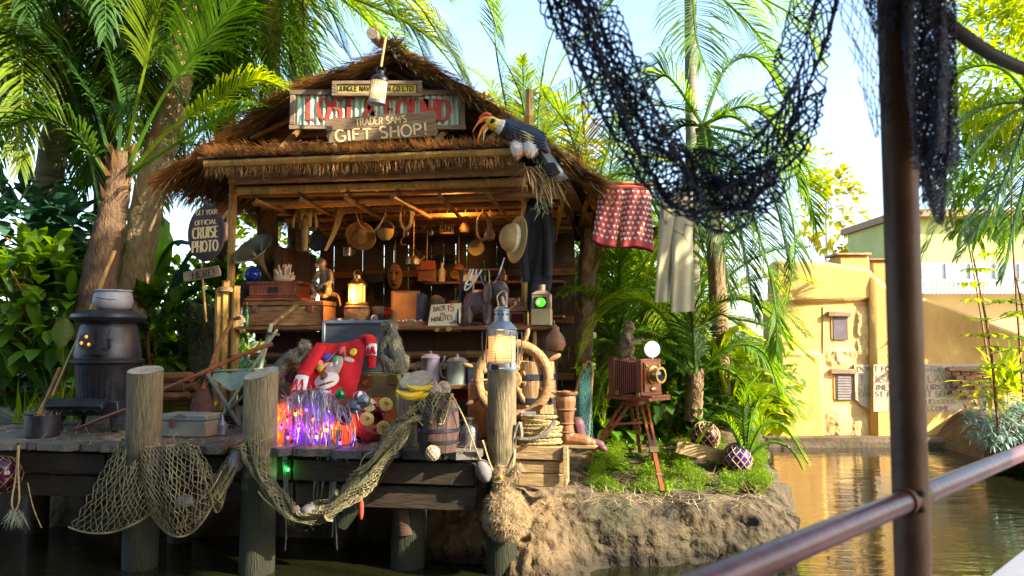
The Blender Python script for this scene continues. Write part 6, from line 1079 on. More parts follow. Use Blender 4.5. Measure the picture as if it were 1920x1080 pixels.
for i in range(5): b = t.B(); a = (i - 2) * .09; b.surf(lambda u, v: V((30 + 34 * v + (u - .5) * (9 + 8 * v) + a * 50 * v, 4 - 2 * i, 14 - 66 * v + (u - .5) * 6)), 2, 8); t.part('tail_feather', b, mat('grey tail feather', (.23, .27, .30), .6, .25, 6))
for i in range(3): b = t.B(); b.surf(lambda u, v: V((44 + 11 * v + (u - .5) * (14 + 3 * v) + (i - 1) * 4, -7 - i, -22 - 22 * v + (u - .5) * 6)), 2, 3); t.part('tail_band', b, m_black)
for x in (-10, 8): b = t.B(); [b.tube([(x + k * 3, -12, -4), (x + k * 4 - 2, -18, -8)], 1.6, 6) for k in (-1, 0, 1)]; b.tube([(x, -8, 4), (x, -12, -5)], 2.6, 7); t.part('foot', b, m_bk)
t = Thing('palm_tuft', 'tuft of bleached dry palm blades hanging from the roof corner under the hornbill', 'palm leaf', at=(992, 335), v=1.1); b = t.B(); rn = random.Random(4)
for i in range(46): a = rn.uniform(-1.1, .9); b.blade((rn.uniform(-6, 6), rn.uniform(-8, 4), 22), (sin(a), -.25, -cos(a)), rn.uniform(34, 62), 3.6, .3, segs=2)
for i in range(70): a = rn.uniform(.1, 1.25); b.blade((rn.uniform(8, 44), rn.uniform(-4, 8), 10 + rn.uniform(-10, 16)), (sin(a), -.2, -cos(a)), rn.uniform(40, 90), 2.4, .3, segs=2)
t.part('blades', b, m_straw, smooth=False, kind='stuff'); t2 = Thing('dry_moss', 'grey dry moss strand dangling from the roof corner', 'moss', at=(1020, 400), v=1.15); b = t2.B()
for i in range(260): b.blade((rn.gauss(-4, 9), rn.gauss(0, 5), rn.uniform(0, 112)), (rn.gauss(0, .7), rn.gauss(0, .5), rn.gauss(-.4, .5)), rn.uniform(8, 20), 2.2, .4, segs=2)
t2.part('fibres', b, m_netg, smooth=False, kind='stuff')
# ------------------------------------------------------------------ clothes pole
CY = 7.25
bb = B(); bb.bamboo(P(1095, 341, CY + .1), P(1242, 346, CY - .05), .018, 4); single('clothes_pole', bb, m_bam, 'bamboo pole sticking out from the roof corner with clothes on it', 'pole')
t = Thing('heart_shorts', 'red boxer shorts with white hearts hanging on the bamboo pole', 'shorts', at=(1168, 470), Y=CY, rz=0); m_sh = mat('coral red cotton', (.52, .085, .075), .85, .2, 6)
def SH(leg):
    def S(u, v):   # u round, v down
        xw = (-50 + 100 * u); 
        if leg == 0: x0, x1, xb0, xb1 = -42, 4, -58, -12; zb = 8
        else: x0, x1, xb0, xb1 = 0, 54, -6, 58; zb = -2
        s_ = .5 - .5 * cos(2 * pi * u); x = (x0 + (x1 - x0) * s_) * (1 - v) + (xb0 + (xb1 - xb0) * s_) * v; y = -12 * sin(2 * pi * u) * (.55 + .45 * v) + 3 * sin(x * .25 + v * 5); z = 118 + (zb - 118) * v + 5 * sin(pi * s_) * v * (1 if leg else -1) + (8 * (1 - s_) * v if leg else 12 * (1 - s_) * v)
        return V((x, y, z))
    return S
m_ht = mat('white heart print', (.80, .78, .66), .85, .05)
for leg in (0, 1):
    S = SH(leg); b = t.B(); b.surf(S, 44, 20, True); lg = t.part('leg', b, m_sh, ang=80); b = t.B(); nr = 9 if leg == 0 else 10; nc = 6 if leg == 0 else 8
    for j in range(nr):
        for i in range(nc):
            u = .04 + .43 * (i + (.5 if j % 2 else .1)) / nc; v = .06 + .9 * j / nr; c = S(u, v); du = (S(u + .01, v) - S(u - .01, v)).normalized(); dv = (S(u, v - .01) - S(u, v + .01)).normalized(); nn = du.cross(dv); nn = nn if nn.y < 0 else -nn
            pts = [(0, -3.4), (1.8, -1.4), (3.2, .6), (3, 2.2), (1.7, 2.8), (.5, 2.3), (0, 1.4), (-.5, 2.3), (-1.7, 2.8), (-3, 2.2), (-3.2, .6), (-1.8, -1.4)]; b.add([c + nn * .7 + du * x + dv * z for x, z in pts] + [c + nn * .7], [(k, (k + 1) % 12, 12) for k in range(12)])
    x = t.part('heart_print', b, m_ht, lg, smooth=False); x['kind'] = 'stuff'
    b = t.B(); b.tube([S(i / 40, 1) for i in range(41)], 1.6, 6); t.part('hem', b, mat('dark red hem', (.22, .02, .025), .9, .2), lg)
b = t.B(); b.tube([(-42, 0, 118), (10, -3, 121), (54, 0, 118)], 4, 8); t.part('waistband', b, m_sh)
t = Thing('khaki_trousers', 'pale khaki trousers hanging long from the end of the bamboo pole', 'trousers', at=(1262, 580), Y=CY - .1, rz=0); m_kh = mat('pale khaki cotton', (.44, .39, .24), .9, .12, 5, bump=.15)
for x0, x1, xb0, xb1, zb, y in ((-20, 14, -34, -6, 12, 0), (0, 38, -4, 38, -6, -6)):
    b = t.B(); b.surf(lambda u, v: V(((x0 + (x1 - x0) * (.5 - .5 * cos(2 * pi * u))) * (1 - v) + (xb0 + (xb1 - xb0) * (.5 - .5 * cos(2 * pi * u))) * v, y - 8 * sin(2 * pi * u) * (1 - .5 * v) + 2.5 * sin(v * 7 + u * 9) + 2 * sin(u * 31 + v * 3) * v, 218 + (zb - 218) * v + 4 * u * v)), 30, 16, True); t.part('leg', b, m_kh, ang=80)
b = t.B(); b.lathe([(20, 196), (21, 222)], 20, (9, -2, 0), sx=1.5, sy=.45); t.part('waist', b, m_kh)
# ------------------------------------------------------------------ plate camera on its tripod
m_mah = wood('mahogany', (.23, .065, .022), st=(6, 6, 1.5), rough=.35, bump=.08); m_bel = mat('red leather bellows', (.24, .07, .035), .6, .2)
KY = 7.5; t = Thing('plate_camera', 'old mahogany bellows camera on a wooden tripod on the island', 'camera', at=(1190, 748), Y=KY, rz=.72); s = t.s
b = t.B(); b.box((0, -6, 3), (62, 106, 6)); b.box((0, -20, 8), (54, 84, 4)); t.part('bed', b, m_mah, bevel=.003)
b = t.B(); b.box((0, 30, 42), (62, 16, 72)); t.part('rear_standard', b, m_mah, bevel=.004)
b = t.B()
for i in range(10): y = 20 - i * 4.6; q = 56 - i * .8; b.box((0, y, 42), (q, 2.4, q + 6)); b.box((0, y - 2.3, 42), (q - 7, 2.2, q - 1))
t.part('bellows', b, m_bel, smooth=False)
b = t.B(); b.box((0, -34, 41), (58, 12, 68)); fs = t.part('front_standard', b, m_mah, bevel=.004)
b = t.B(); b.box((0, -41.5, 42), (46, 3, 54)); t.part('lens_board', b, m_mah, bevel=.003)
b = t.B(); b.lathe([(17, 0), (17, 4), (13, 5), (13, 14), (15, 15), (15, 20), (11, 20), (10, 14)], 24, (0, -43, 46), (0, -1, 0)); ln = t.part('lens_barrel', b, m_brass); b = t.B(); b.ell((0, -57, 46), (11, 3, 11)); t.part('glass', b, mat('lens glass', (.01, .03, .035), .05, .1, spec=1), ln)
b = t.B(); b.ell((0, -44, 20), (9, 3, 5)); b.ell((18, -44, 62), (3, 2, 3)); b.ell((-18, -44, 62), (3, 2, 3)); t.part('brass_fittings', b, m_brass)
for x in (-30, 30): b = t.B(); b.box((x, 16, 12), (4, 8, 8)); b.box((x, -34, 10), (4, 8, 8)); t.part('brass_bracket', b, m_brass, bevel=.002)
b = t.B(); b.lathe([(16, -12), (20, -8), (20, -.4)], 20); t.part('tripod_head', b, m_mah)
zf = {}
for k, (px, py, z) in enumerate(((1242, 922, .50), (1098, 868, .62), (1200, 845, .66))):
    f_ = PZ(px, py, z); top = t.W @ (V(((10, -14), (-14, 8), (10, 12))[k] + (-8,)) * s); b = t.Wb(); mid = top.lerp(f_, .56); d = (f_ - top).normalized(); sd_ = d.cross(V((0, 1, 0))).normalized() * .028
    lg = None
    b.beam(top + sd_, mid + sd_ * .7, .022, .03); lg = t.part('leg', b, m_mah, bevel=.002); b = t.Wb(); b.beam(top - sd_, mid - sd_ * .7, .022, .03); t.part('leg_strut', b, m_mah, lg); b = t.Wb(); b.beam(top.lerp(f_, .45), f_, .034, .03); t.part('leg_foot', b, m_mah, lg); b = t.Wb(); b.beam(mid - d * .03, mid + d * .03, .075, .045); t.part('brass_clamp', b, m_brass, lg); b = t.Wb(); b.beam(top.lerp(f_, .82), top.lerp(f_, .84), .05, .04); t.part('brass_clamp', b, m_brass, lg)
b = t.Wb(); b.beam(P(1142, 796, KY), P(1205, 792, KY + .05), .02, .02); t.part('spreader', b, m_mah)
t = Thing('flash_bulb', 'big white lit flash bulb standing on the plate camera corner', 'bulb', at=(1223, 676), Y=KY - .12, rz=0); b = t.B(); b.tube([(0, 0, -6), (0, 0, 8)], 2.4, 8); t.part('stem', b, m_brass); b = t.B(); b.ell((0, 0, 21), (14.5, 14.5, 15.5), 22, 14); t.part('bulb', b, mat('flash globe', (.9, .9, .85), .25, 0, em=(1, .94, .82), es=.3)); b = t.B(); b.lathe([(4, 0), (10, 3), (15.5, 9)], 20, (0, 8, 18), (0, 1, .2)); t.part('reflector', b, m_steel); lamp_at(t, 0, -24, 22, (1, .9, .75), .5, .06)
for lb, at, z, r, c in (('royal purple netted glass float near the island tip', (1383, 886), .47, 27, (.05, .012, .20)), ('maroon netted glass float behind the wooden plank on the island', (1322, 846), .62, 27, (.10, .012, .02))):
    p = PZ(*at, z); t = nfloat(lb, p, r, p.y / F, mat(lb[:6] + ' glass', c, .1, .2, spec=.8, coat=.4), m_rope, name='glass_float')
bb = B(); bb.beam(PZ(1268, 836, .72), PZ(1362, 858, .6) , .13, .05, 1.57); single('wooden_plank', bb, m_cr, 'loose wooden plank lying between the two glass floats', 'plank')

# ------------------------------------------------------------------ more clutter
t = TD('yellow_crate', 'mustard wooden crate half hidden between the tall piling and the net covered barrel', 'crate', 322, 775); b = t.B(); b.box((0, 20, 18), (70, 44, 36)); t.part('box', b, mat('mustard paint', (.22, .13, .02), .7, .3, 7), bevel=.006)
for z in (7, 20, 33): b = t.B(); b.box((0, -3, z), (72, 3, 9)); t.part('slat', b, mat('mustard paint', (.22, .13, .02)), bevel=.003)
t = Thing('log_pile', 'short split logs stacked by the barrel behind the shovel', 'logs', at=(330, 745), v=1.3); 
for i, (x, z) in enumerate(((-20, 0), (0, 2), (20, 0), (-10, 18), (12, 18), (0, 36))): b = t.B(); b.tube([(x - 30, 0, z), (x + 34, -6, z + 2)], 9 + i % 2, 9); t.part('log', b, m_brown)
for i, (px, r, H_, m, lb) in enumerate(((452, 9, 30, m_zinc, 'squat grey jar at the far counter end by the bamboo post'), (462, 6, 40, mat('green bottle glass', (.02, .10, .03), .1, .2, alpha=.3), 'slim green bottle at the far counter end'), (735, 7, 26, mat('amber bottle glass', (.25, .09, .01), .1, .2, alpha=.3), 'amber bottle beside the folding camera'), (868, 8, 34, m_bamd, 'brown stoneware bottle behind the elephant statue'))):
    t = TC(('jar', 'bottle', 'bottle', 'bottle')[i], lb, ('jar', 'bottle', 'bottle', 'bottle')[i], px, v=CF + (.12 if i < 2 else .35)); b = t.B(); b.lathe([(r, 0), (r * 1.05, H_ * .5), (r * .9, H_ * .62), (r * .4, H_ * .75), (r * .4, H_), (r * .5, H_ + 1), (0, H_ + 1.5)], 14); t.part('body', b, m); b = t.B(); b.lathe([(r * .38, H_ + 1), (r * .36, H_ + 5), (0, H_ + 5.2)], 10); t.part('stopper', b, m_brown)
t = TC('shell_fan', 'pale splayed shell at the far counter edge', 'shell', 448, v=CF + .06); b = t.B()
for i in range(7): a = .3 + i * .33; b.cap((0, 0, 2), 3, (16 * cos(a), -3, 4 + 17 * sin(a)), 1.6, 7)
blob('body', b, m_straw, t.e, 1.2 * t.s, 1)
for i, (px, py, v, lb, pts) in enumerate(((760, 380, 1.9, 'coil of thin rope hanging in the middle of the hut', None), (905, 400, 2.2, 'coil of dark rope hanging near the sun hat', None))):
    t = Thing('rope_hank', lb, 'rope', at=(px, py + 50), v=v); b = t.B(); [b.tube([((10 + k) * cos(a), k * 1.5, 26 + (24 + k) * sin(a)) for a in [2 * pi * q / 22 for q in range(23)]], 1.5, 6) for k in range(4)]; t.part('loops', b, m_rope if i == 0 else m_grey, kind='stuff'); b = t.B(); b.tube([(0, 3, 48), (0, 3, 84)], 1, 5); t.part('cord', b, m_rope)
t = Thing('utensil_rack', 'row of ladles hanging from a bar at the back of the hut', 'rack', at=(800, 450), v=2.9)
for i in range(6): b = t.B(); x = (i - 2.5) * 16; b.tube([(x, 0, 70), (x + 1, 0, 20 + 6 * (i % 3))], 1.4, 6); b.ell((x + 1, 0, 14 + 6 * (i % 3)), (5, 2.5, 7), 10, 7); t.part('ladle', b, (m_steel, m_rust, m_brass)[i % 3])
b = t.B(); b.tube([(-46, 0, 72), (46, 0, 72)], 1.8, 6); t.part('rack_bar', b, m_brown)
t = TD('coiled_cable', 'dark coil of hose lying behind the teal tin box', 'hose', 420, 800); b = t.B(); b.tube([((26 + 1.2 * cos(7 * a)) * cos(a), (18 + cos(5 * a)) * sin(a), 4 + a * 1.0) for a in [i * .3 for i in range(80)]], 3, 7); t.part('turns', b, m_iron)
t = TD('oil_can', 'small dented grey oil can between the second piling and the tin box', 'can', 416, 815); b = t.B(); b.lathe([(11, 0), (11, 18), (4, 26), (2, 40), (0, 41)], 16); t.part('body', b, m_zinc)

# goods hanging from the ceiling and crowding the back shelves
HG = (('frying_pan', 'sooty frying pan hanging between the leaf bundle and the string bag', 'pan', 596, 455, 2.4), ('hanging_basket', 'small hanging basket beside the woven hat', 'basket', 722, 450, 2.2), ('kettle', 'old kettle hanging above the open display case', 'kettle', 775, 500, 2.3), ('hanging_gourd', 'dry gourd hanging near the ceiling lamp', 'gourd', 872, 440, 2.5), ('hanging_gourd', 'long neck gourd hanging left of the sun hat'.replace(' left of', ' beside'), 'gourd', 918, 452, 2.3), ('tin_mug', 'tin mug hanging above the counter lantern', 'mug', 652, 480, 2.6), ('leather_bag', 'brown satchel hanging at the back wall above the ledger book', 'bag', 800, 530, 2.9), ('wooden_mask', 'carved wooden mask with hollow eyes on the back wall', 'mask', 740, 545, 3.2), ('wooden_mask', 'smaller red brown mask on the back wall near the jewellery stand', 'mask', 860, 545, 3.2), ('canteen', 'round canteen hanging on a strap above the elephant', 'canteen', 893, 480, 2.7))
for i, (nm, lb, c, px, py, v) in enumerate(HG):
    t = hang(nm, lb, c, px, py, v, top=372, r=.8); b = t.B()
    if nm == 'frying_pan': b.lathe([(16, 0), (19, 4), (18, 4), (15, 1)], 20, (0, 0, 2), (0, -1, 0)); b.beam((0, 0, 20), (0, 2, 52), 4, 2); t.part('pan', b, m_iron)
    elif nm == 'hanging_basket': b.lathe([(8, 0), (15, 8), (17, 20), (16, 20), (12, 6)], 16); t.part('basket', b, m_hat); b = t.B(); b.tube([(17 * cos(a), 0, 20 + 16 * sin(a)) for a in [k * pi / 9 for k in range(10)]], 1, 5); t.part('handle', b, m_hat)
    elif nm == 'kettle': b.lathe([(10, 0), (14, 4), (13, 14), (6, 20), (2, 21), (2, 24), (0, 25)], 16); b.tube([(12, 0, 8), (20, 0, 16), (22, 0, 20)], 2.4, 6); t.part('body', b, m_brass); b = t.B(); b.tube([(12 * cos(a), 0, 18 + 14 * sin(a)) for a in [k * pi / 9 for k in range(10)]], 1, 5); t.part('handle', b, m_iron)
    elif nm == 'hanging_gourd': b.lathe([(0, 0), (9, 4), (11, 12), (6, 22), (4, 32), (5, 40), (0, 43)], 14); t.part('body', b, m_bamd if i % 2 else m_chest)
    elif nm == 'tin_mug': b.lathe([(8, 0), (8, 16), (7, 16), (7, 2), (0, 2)], 14); b.tube([(8, 0, 13), (13, 0, 10), (12, 0, 5), (8, 0, 3)], 1, 5); t.part('cup', b, m_steel)
    elif nm == 'leather_bag': b.box((0, 0, 20), (38, 10, 40), top=.9); t.part('bag', b, m_brown, bevel=.02); b = t.B(); b.box((0, -6, 32), (38, 3, 18), top=.95); t.part('flap', b, m_red, bevel=.006)
    elif nm == 'wooden_mask':
        b.ell((0, 0, 26), (15, 6, 25), 16, 12); b.cap((0, -6, 30), 3, (0, -8, 20), 3.6, 8); t.part('face', b, m_chest if i == 7 else m_red); b = t.B(); [b.ell((q * 6, -5, 33), (3.4, 2, 2.4), 8, 6) for q in (-1, 1)]; b.ell((0, -5.4, 11), (5, 2, 2.4), 8, 6); t.part('hollow_eyes', b, m_black)
    else: b.lathe([(15, -4), (16, 0), (15, 4)], 20, (0, 0, 15), (0, -1, 0)); t.part('body', b, m_olv)
rn = random.Random(21); used_ = set()
for zz, n_ in ((2.437, 6), (2.047, 8)):
    for i in range(n_):
        uu = -1.45 + 1.4 * (i + .5) / n_ + rn.uniform(-.04, .04); pal_ = (('amber', (.25, .09, .01)), ('green', (.02, .10, .03)), ('brown', (.12, .06, .03)), ('cream', (.5, .42, .28))); k, col = rn.choice([(a, c) for a in ('squat', 'slim', 'tall') for c in pal_ if (zz, a, c[0]) not in used_]); used_.add((zz, k, col[0]))
        t = Thing('shelf_bottle', 'small %s %s bottle on the %s back shelf' % (k, col[0], 'upper' if zz > 2.2 else 'lower'), 'bottle', loc=HM @ V((uu, 3.2 + rn.uniform(-.05, .05), zz)), su=.006, group='bottles on the back shelves'); q = {'squat': (9, 18), 'slim': (5, 30), 'tall': (7, 36)}[k]
        b = t.B(); b.lathe([(q[0], 0), (q[0], q[1] * .6), (q[0] * .4, q[1] * .78), (q[0] * .4, q[1])], 10); t.part('body', b, mat(col[0] + ' shelf bottle', col[1], .2, .2)); b = t.B(); b.lathe([(q[0] * .45, q[1] - .4), (q[0] * .4, q[1] + 4), (0, q[1] + 4.1)], 8); t.part('cork', b, m_brown)
# ------------------------------------------------------------------ palms and plants
def frondb(b, path, LL, hang=.5, n=44, wd=.035, bare=.1, seed=1, rr0=.022, ang=58, ragged=.12, fold=.25):
    rn = random.Random(seed); n = int(n * 1.3); wd *= .74; c = cat(path, 8) if len(path) > 2 else [V(path[0]).lerp(V(path[1]), i / 8) for i in range(9)]; k = len(c) - 1
    b.tube(c, [rr0 * (1 - .85 * i / k) + .002 for i in range(k + 1)], 5)
    Z = V((0, 0, 1))
    for i in range(n):
        for sd_ in (-1, 1):
            t = bare + (1 - bare) * ((i + rn.random() * .6) / n); q = min(t * k, k - .001); j = int(q); p = c[j].lerp(c[j + 1], q - j); T = (c[min(j + 2, k)] - c[max(j - 1, 0)]).normalized()
            S_ = T.cross(Z); S_ = (S_ if S_.length > .08 else T.cross(V((0, 1, .2)))).normalized() * sd_; U = S_.cross(T) * sd_; U = U if U.z > 0 else -U
            s = (t - bare) / (1 - bare); a = radians(ang * (1 - .62 * s) + rn.gauss(0, 5)); l = LL * (min(1, .35 + 2.6 * s) * (1 - .72 * max(0, s - .45) / .55)) * rn.uniform(1 - ragged, 1 + ragged)
            d = (T * cos(a) + S_ * sin(a) + U * fold).normalized(); w2 = wd / 2 * rn.uniform(.8, 1.15); X = d.cross(U).normalized(); vs = []; pp = p.copy()
            for g in range(3):
                ww = w2 * (.55, 1, .7)[g]; vs += [pp - X * ww, pp + X * ww]; pp = pp + d * l / 3; d = (d - Z * hang * (.35 + .3 * g) * rn.uniform(.7, 1.3)).normalized()
            vs.append(pp); b.add(vs, [(0, 1, 3, 2), (2, 3, 5, 4), (4, 5, 6)])
def arch(c, az, el, L, droop, seed=0):
    pts = [V(c)]; d = V((cos(az) * cos(el), sin(az) * cos(el), sin(el)))
    for i in range(5): pts.append(pts[-1] + d * L / 5); d = (d - V((0, 0, droop * (.16 + .09 * i)))).normalized()
    return pts
def palm(label, pts, r0, r1, fr=(), crown=None, mt=m_trunk, ml='mid', group=None, name='palm_tree', boots=0, rings=0):
    """trunk through pts; fr: hand placed fronds (path, leaf length, hang, n, width, bare); crown: (count, length, leaf, elev range, droop, hang, seed, width)"""
    o = pts[0]; t = Thing(name, label, 'palm', loc=o, rz=0, group=group, su=1); c = cat(pts, 8); k = len(c) - 1; b = t.Wb()
    b.tube(c, [(r0 + (r1 - r0) * i / k) * (1 + (.05 * sin(i * 2.4) if not rings else .05 * (i % 2))) for i in range(k + 1)], 14); t.part('trunk', b, mt)
    if boots:
        rn = random.Random(boots)
        for i in range(70): q = rn.uniform(.2, 1); j = int(q * k); p = c[min(j, k)]; a = rn.random() * 2 * pi; b = t.Wb(); d = V((cos(a), sin(a), 0)); b.blade(p + d * r1 * .8, d * .6 + V((0, 0, 1)), rn.uniform(.12, .3), .09, -.2, segs=2); t.part('leaf_boot', b, m_leaf['dry'])
    for i, f in enumerate(fr):
        b = t.Wb(); m = f[6] if len(f) > 6 else ml; frondb(b, f[0], f[1], f[2], f[3], f[4], f[5], seed=i + 3 + int(f[1] * 100)); t.part('frond', b, m_leaf[m], smooth=False)
    if crown:
        n, L, ll, e0, e1, dr, hg, sd_, wd = crown; rn = random.Random(sd_)
        for i in range(n):
            az = 2 * pi * (i * .382) + rn.uniform(-.2, .2); el = radians(e0 + (e1 - e0) * ((i + .5) / n) + rn.uniform(-8, 8)); b = t.Wb(); frondb(b, arch(pts[-1], az, el, L * rn.uniform(.85, 1.12), dr * rn.uniform(.8, 1.2)), ll, hg, 38, wd, .14, seed=sd_ * 50 + i); t.part('frond', b, m_leaf[ml if rn.random() < .8 else 'lime'], smooth=False)
    return t
m_trunkd = mat('dark fibrous palm bark', (.05, .032, .02), .95, .5, 6, col2=(.17, .10, .05), st=(6, 6, 1.6), bump=1.0, bs=10)
def PP(Y, *pts): return [P(x, y, Y if len(q) == 0 else q[0]) for x, y, *q in pts]
GP = 'palms rising round the hut'
# --- sunset-side group behind the dock
palm('tall palm with a sunlit pale trunk just behind the round photo sign', PP(9.0, (240, 600), (262, 460), (290, 320), (325, 200), (345, 60), (350, -160)), .19, .13, boots=5, mt=mat('pale fibrous palm bark', (.22, .15, .08), .9, .5, 5, col2=(.46, .34, .19), st=(5, 5, 2), bump=1.0, bs=9), group=GP,
     fr=[(PP(8.6, (345, -60), (480, -50, 8.3), (640, -10, 8.0), (790, 60, 7.9), (868, 150, 7.8)), 1.05, 1.0, 84, .03, .05, 'lime'), (PP(8.8, (345, -80), (430, -90, 8.3), (560, -70, 7.9), (690, -30, 7.6), (745, 40, 7.5)), 1.0, 1.1, 76, .03, .05, 'mid'),
         (PP(9.4, (345, -60), (420, -20, 9.7), (500, 60, 9.9), (545, 150, 9.9)), .8, 1.0, 56, .03, .08, 'mid'), (PP(9.4, (345, -40), (400, 10, 9.8), (440, 90, 10), (470, 200, 10)), .75, .9, 50, .03, .08, 'mid'), (PP(9, (340, -60), (280, -50), (200, 0), (150, 90)), .8, 1.0, 50, .032, .08, 'dark'),
         (PP(9.2, (345, -60), (460, -120, 9.6), (620, -90, 10), (760, 0, 10.2), (820, 90, 10.2)), 1.0, .9, 60, .03, .05, 'lime'), (PP(9.4, (345, -60), (440, -70, 9.6), (560, -10, 9.6), (640, 90, 9.6)), .9, 1.1, 70, .03, .05, 'lime'), (PP(9.4, (345, -60), (420, -40, 9.8), (520, 30, 10), (590, 130, 10)), .9, 1.1, 66, .03, .05, 'mid'),
         (PP(8.6, (345, -120), (480, -140, 8.2), (640, -100, 7.9), (760, -20, 7.6), (830, 80, 7.5)), 1.0, 1.0, 84, .03, .05, 'lime'), (PP(9.5, (345, -60), (360, 20, 9.7), (390, 130, 9.9), (420, 240, 9.9)), .8, .9, 50, .03, .1, 'dark'), (PP(9, (345, -60), (300, 20, 8.7), (262, 120, 8.6), (240, 240, 8.6)), .8, .9, 50, .03, .1, 'dark')])
palm('palm behind the hut whose long fronds hang over the roof peak', PP(9.6, (500, 640), (505, 200), (515, -150)), .13, .11, group=GP, ml='mid',
     fr=[(PP(9, (515, -150), (620, -110, 8.5), (740, -30, 8.2), (820, 50, 8.1), (868, 140, 8.1)), .95, 1.0, 78, .03, .05, 'lime'), (PP(9, (515, -150), (600, -90, 8.5), (700, -20, 8.3), (770, 50, 8.3), (800, 120, 8.3)), .8, 1.1, 70, .03, .05, 'mid'), (PP(9.4, (515, -150), (590, -80, 9.2), (660, 0, 9.1), (715, 75, 9.1)), .8, 1.1, 66, .03, .05, 'lime'), (PP(9.4, (515, -150), (570, -70, 9.4), (620, 20, 9.4), (650, 100, 9.4)), .8, 1.1, 60, .03, .05, 'mid'),
         (PP(9.4, (515, -150), (640, -170, 9), (800, -120, 8.8), (900, -20, 8.8), (935, 70, 8.8)), .9, .9, 76, .03, .05, 'mid'), (PP(9.4, (515, -150), (530, -60, 9.6), (560, 60, 9.7), (575, 160, 9.7)), .8, 1.0, 56, .03, .05, 'mid'), (PP(9.6, (515, -150), (480, -60, 9.8), (460, 60, 9.9), (455, 180, 9.9)), .8, 1.0, 56, .03, .05, 'mid')])
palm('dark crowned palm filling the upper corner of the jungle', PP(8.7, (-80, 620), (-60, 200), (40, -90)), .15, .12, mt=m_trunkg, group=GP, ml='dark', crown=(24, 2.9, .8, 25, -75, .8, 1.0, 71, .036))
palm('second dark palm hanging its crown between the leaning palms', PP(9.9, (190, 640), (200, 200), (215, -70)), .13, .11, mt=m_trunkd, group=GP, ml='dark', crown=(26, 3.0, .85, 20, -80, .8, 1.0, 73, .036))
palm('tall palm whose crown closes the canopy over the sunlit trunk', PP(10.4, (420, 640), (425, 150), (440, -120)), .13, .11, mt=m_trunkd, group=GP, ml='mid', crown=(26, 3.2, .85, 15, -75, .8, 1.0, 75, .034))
palm('leaning palm with long arching leaf stalks over the stove', PP(8.1, (172, 640), (190, 500), (212, 400), (224, 330), (229, 285)), .19, .09, boots=9, mt=m_trunkd, group=GP,
     fr=[(PP(8.1, (228, 340), (255, 200), (280, 90), (310, -60)), .8, .7, 40, .035, .55, 'lime'), (PP(8.1, (232, 330), (300, 190, 7.9), (380, 80, 7.7), (450, -10, 7.5)), .8, .9, 40, .035, .45, 'mid'), (PP(8.1, (228, 345), (310, 250, 7.9), (400, 190, 7.8), (480, 150, 7.7), (540, 170, 7.6)), .55, 1.0, 40, .03, .35, 'lime'),
         (PP(8.1, (224, 340), (330, 270, 7.8), (430, 215, 7.7), (500, 205, 7.7)), .45, .9, 34, .03, .3, 'mid'), (PP(8.1, (215, 345), (225, 200), (190, 60), (110, -20)), .8, .8, 40, .036, .3, 'dark'), (PP(8.1, (210, 350), (150, 260, 7.8), (70, 220, 7.6), (-30, 260, 7.5)), .7, 1.0, 44, .036, .2, 'dark'), (PP(8.1, (215, 340), (170, 180), (90, 90), (20, 70)), .8, 1.0, 44, .036, .25, 'dark')])
palm('dark palm trunk slanting up beyond the stove, wrapped in old leaf bases', PP(9.6, (60, 640), (80, 420), (110, 220), (140, 40), (165, -140)), .17, .15, mt=m_trunkg, boots=4, group=GP, ml='dark', crown=(17, 3.2, .8, 40, -50, .9, .9, 21, .036))
palm('dim palm at the very edge of the jungle beside the shrubs', PP(10.5, (-60, 600), (-40, 300), (-10, 40), (20, -120)), .18, .15, mt=m_trunkg, group=GP, ml='dark', crown=(18, 3.6, .9, 35, -60, .9, .9, 31, .038))
palm('slim blue grey palm stem behind the sunlit trunk', PP(11, (238, 640), (262, 450), (285, 330), (300, 260)), .1, .09, mt=m_trunkg, group=GP, ml='dark', crown=(12, 2.6, .6, 70, -30, .9, .8, 41, .032))
palm('bushy palm overhanging the roof from behind', PP(10.8, (560, 560), (560, 200), (560, -60)), .15, .12, group=GP, ml='mid', crown=(11, 3.0, .75, 50, -35, .9, .95, 51, .03))
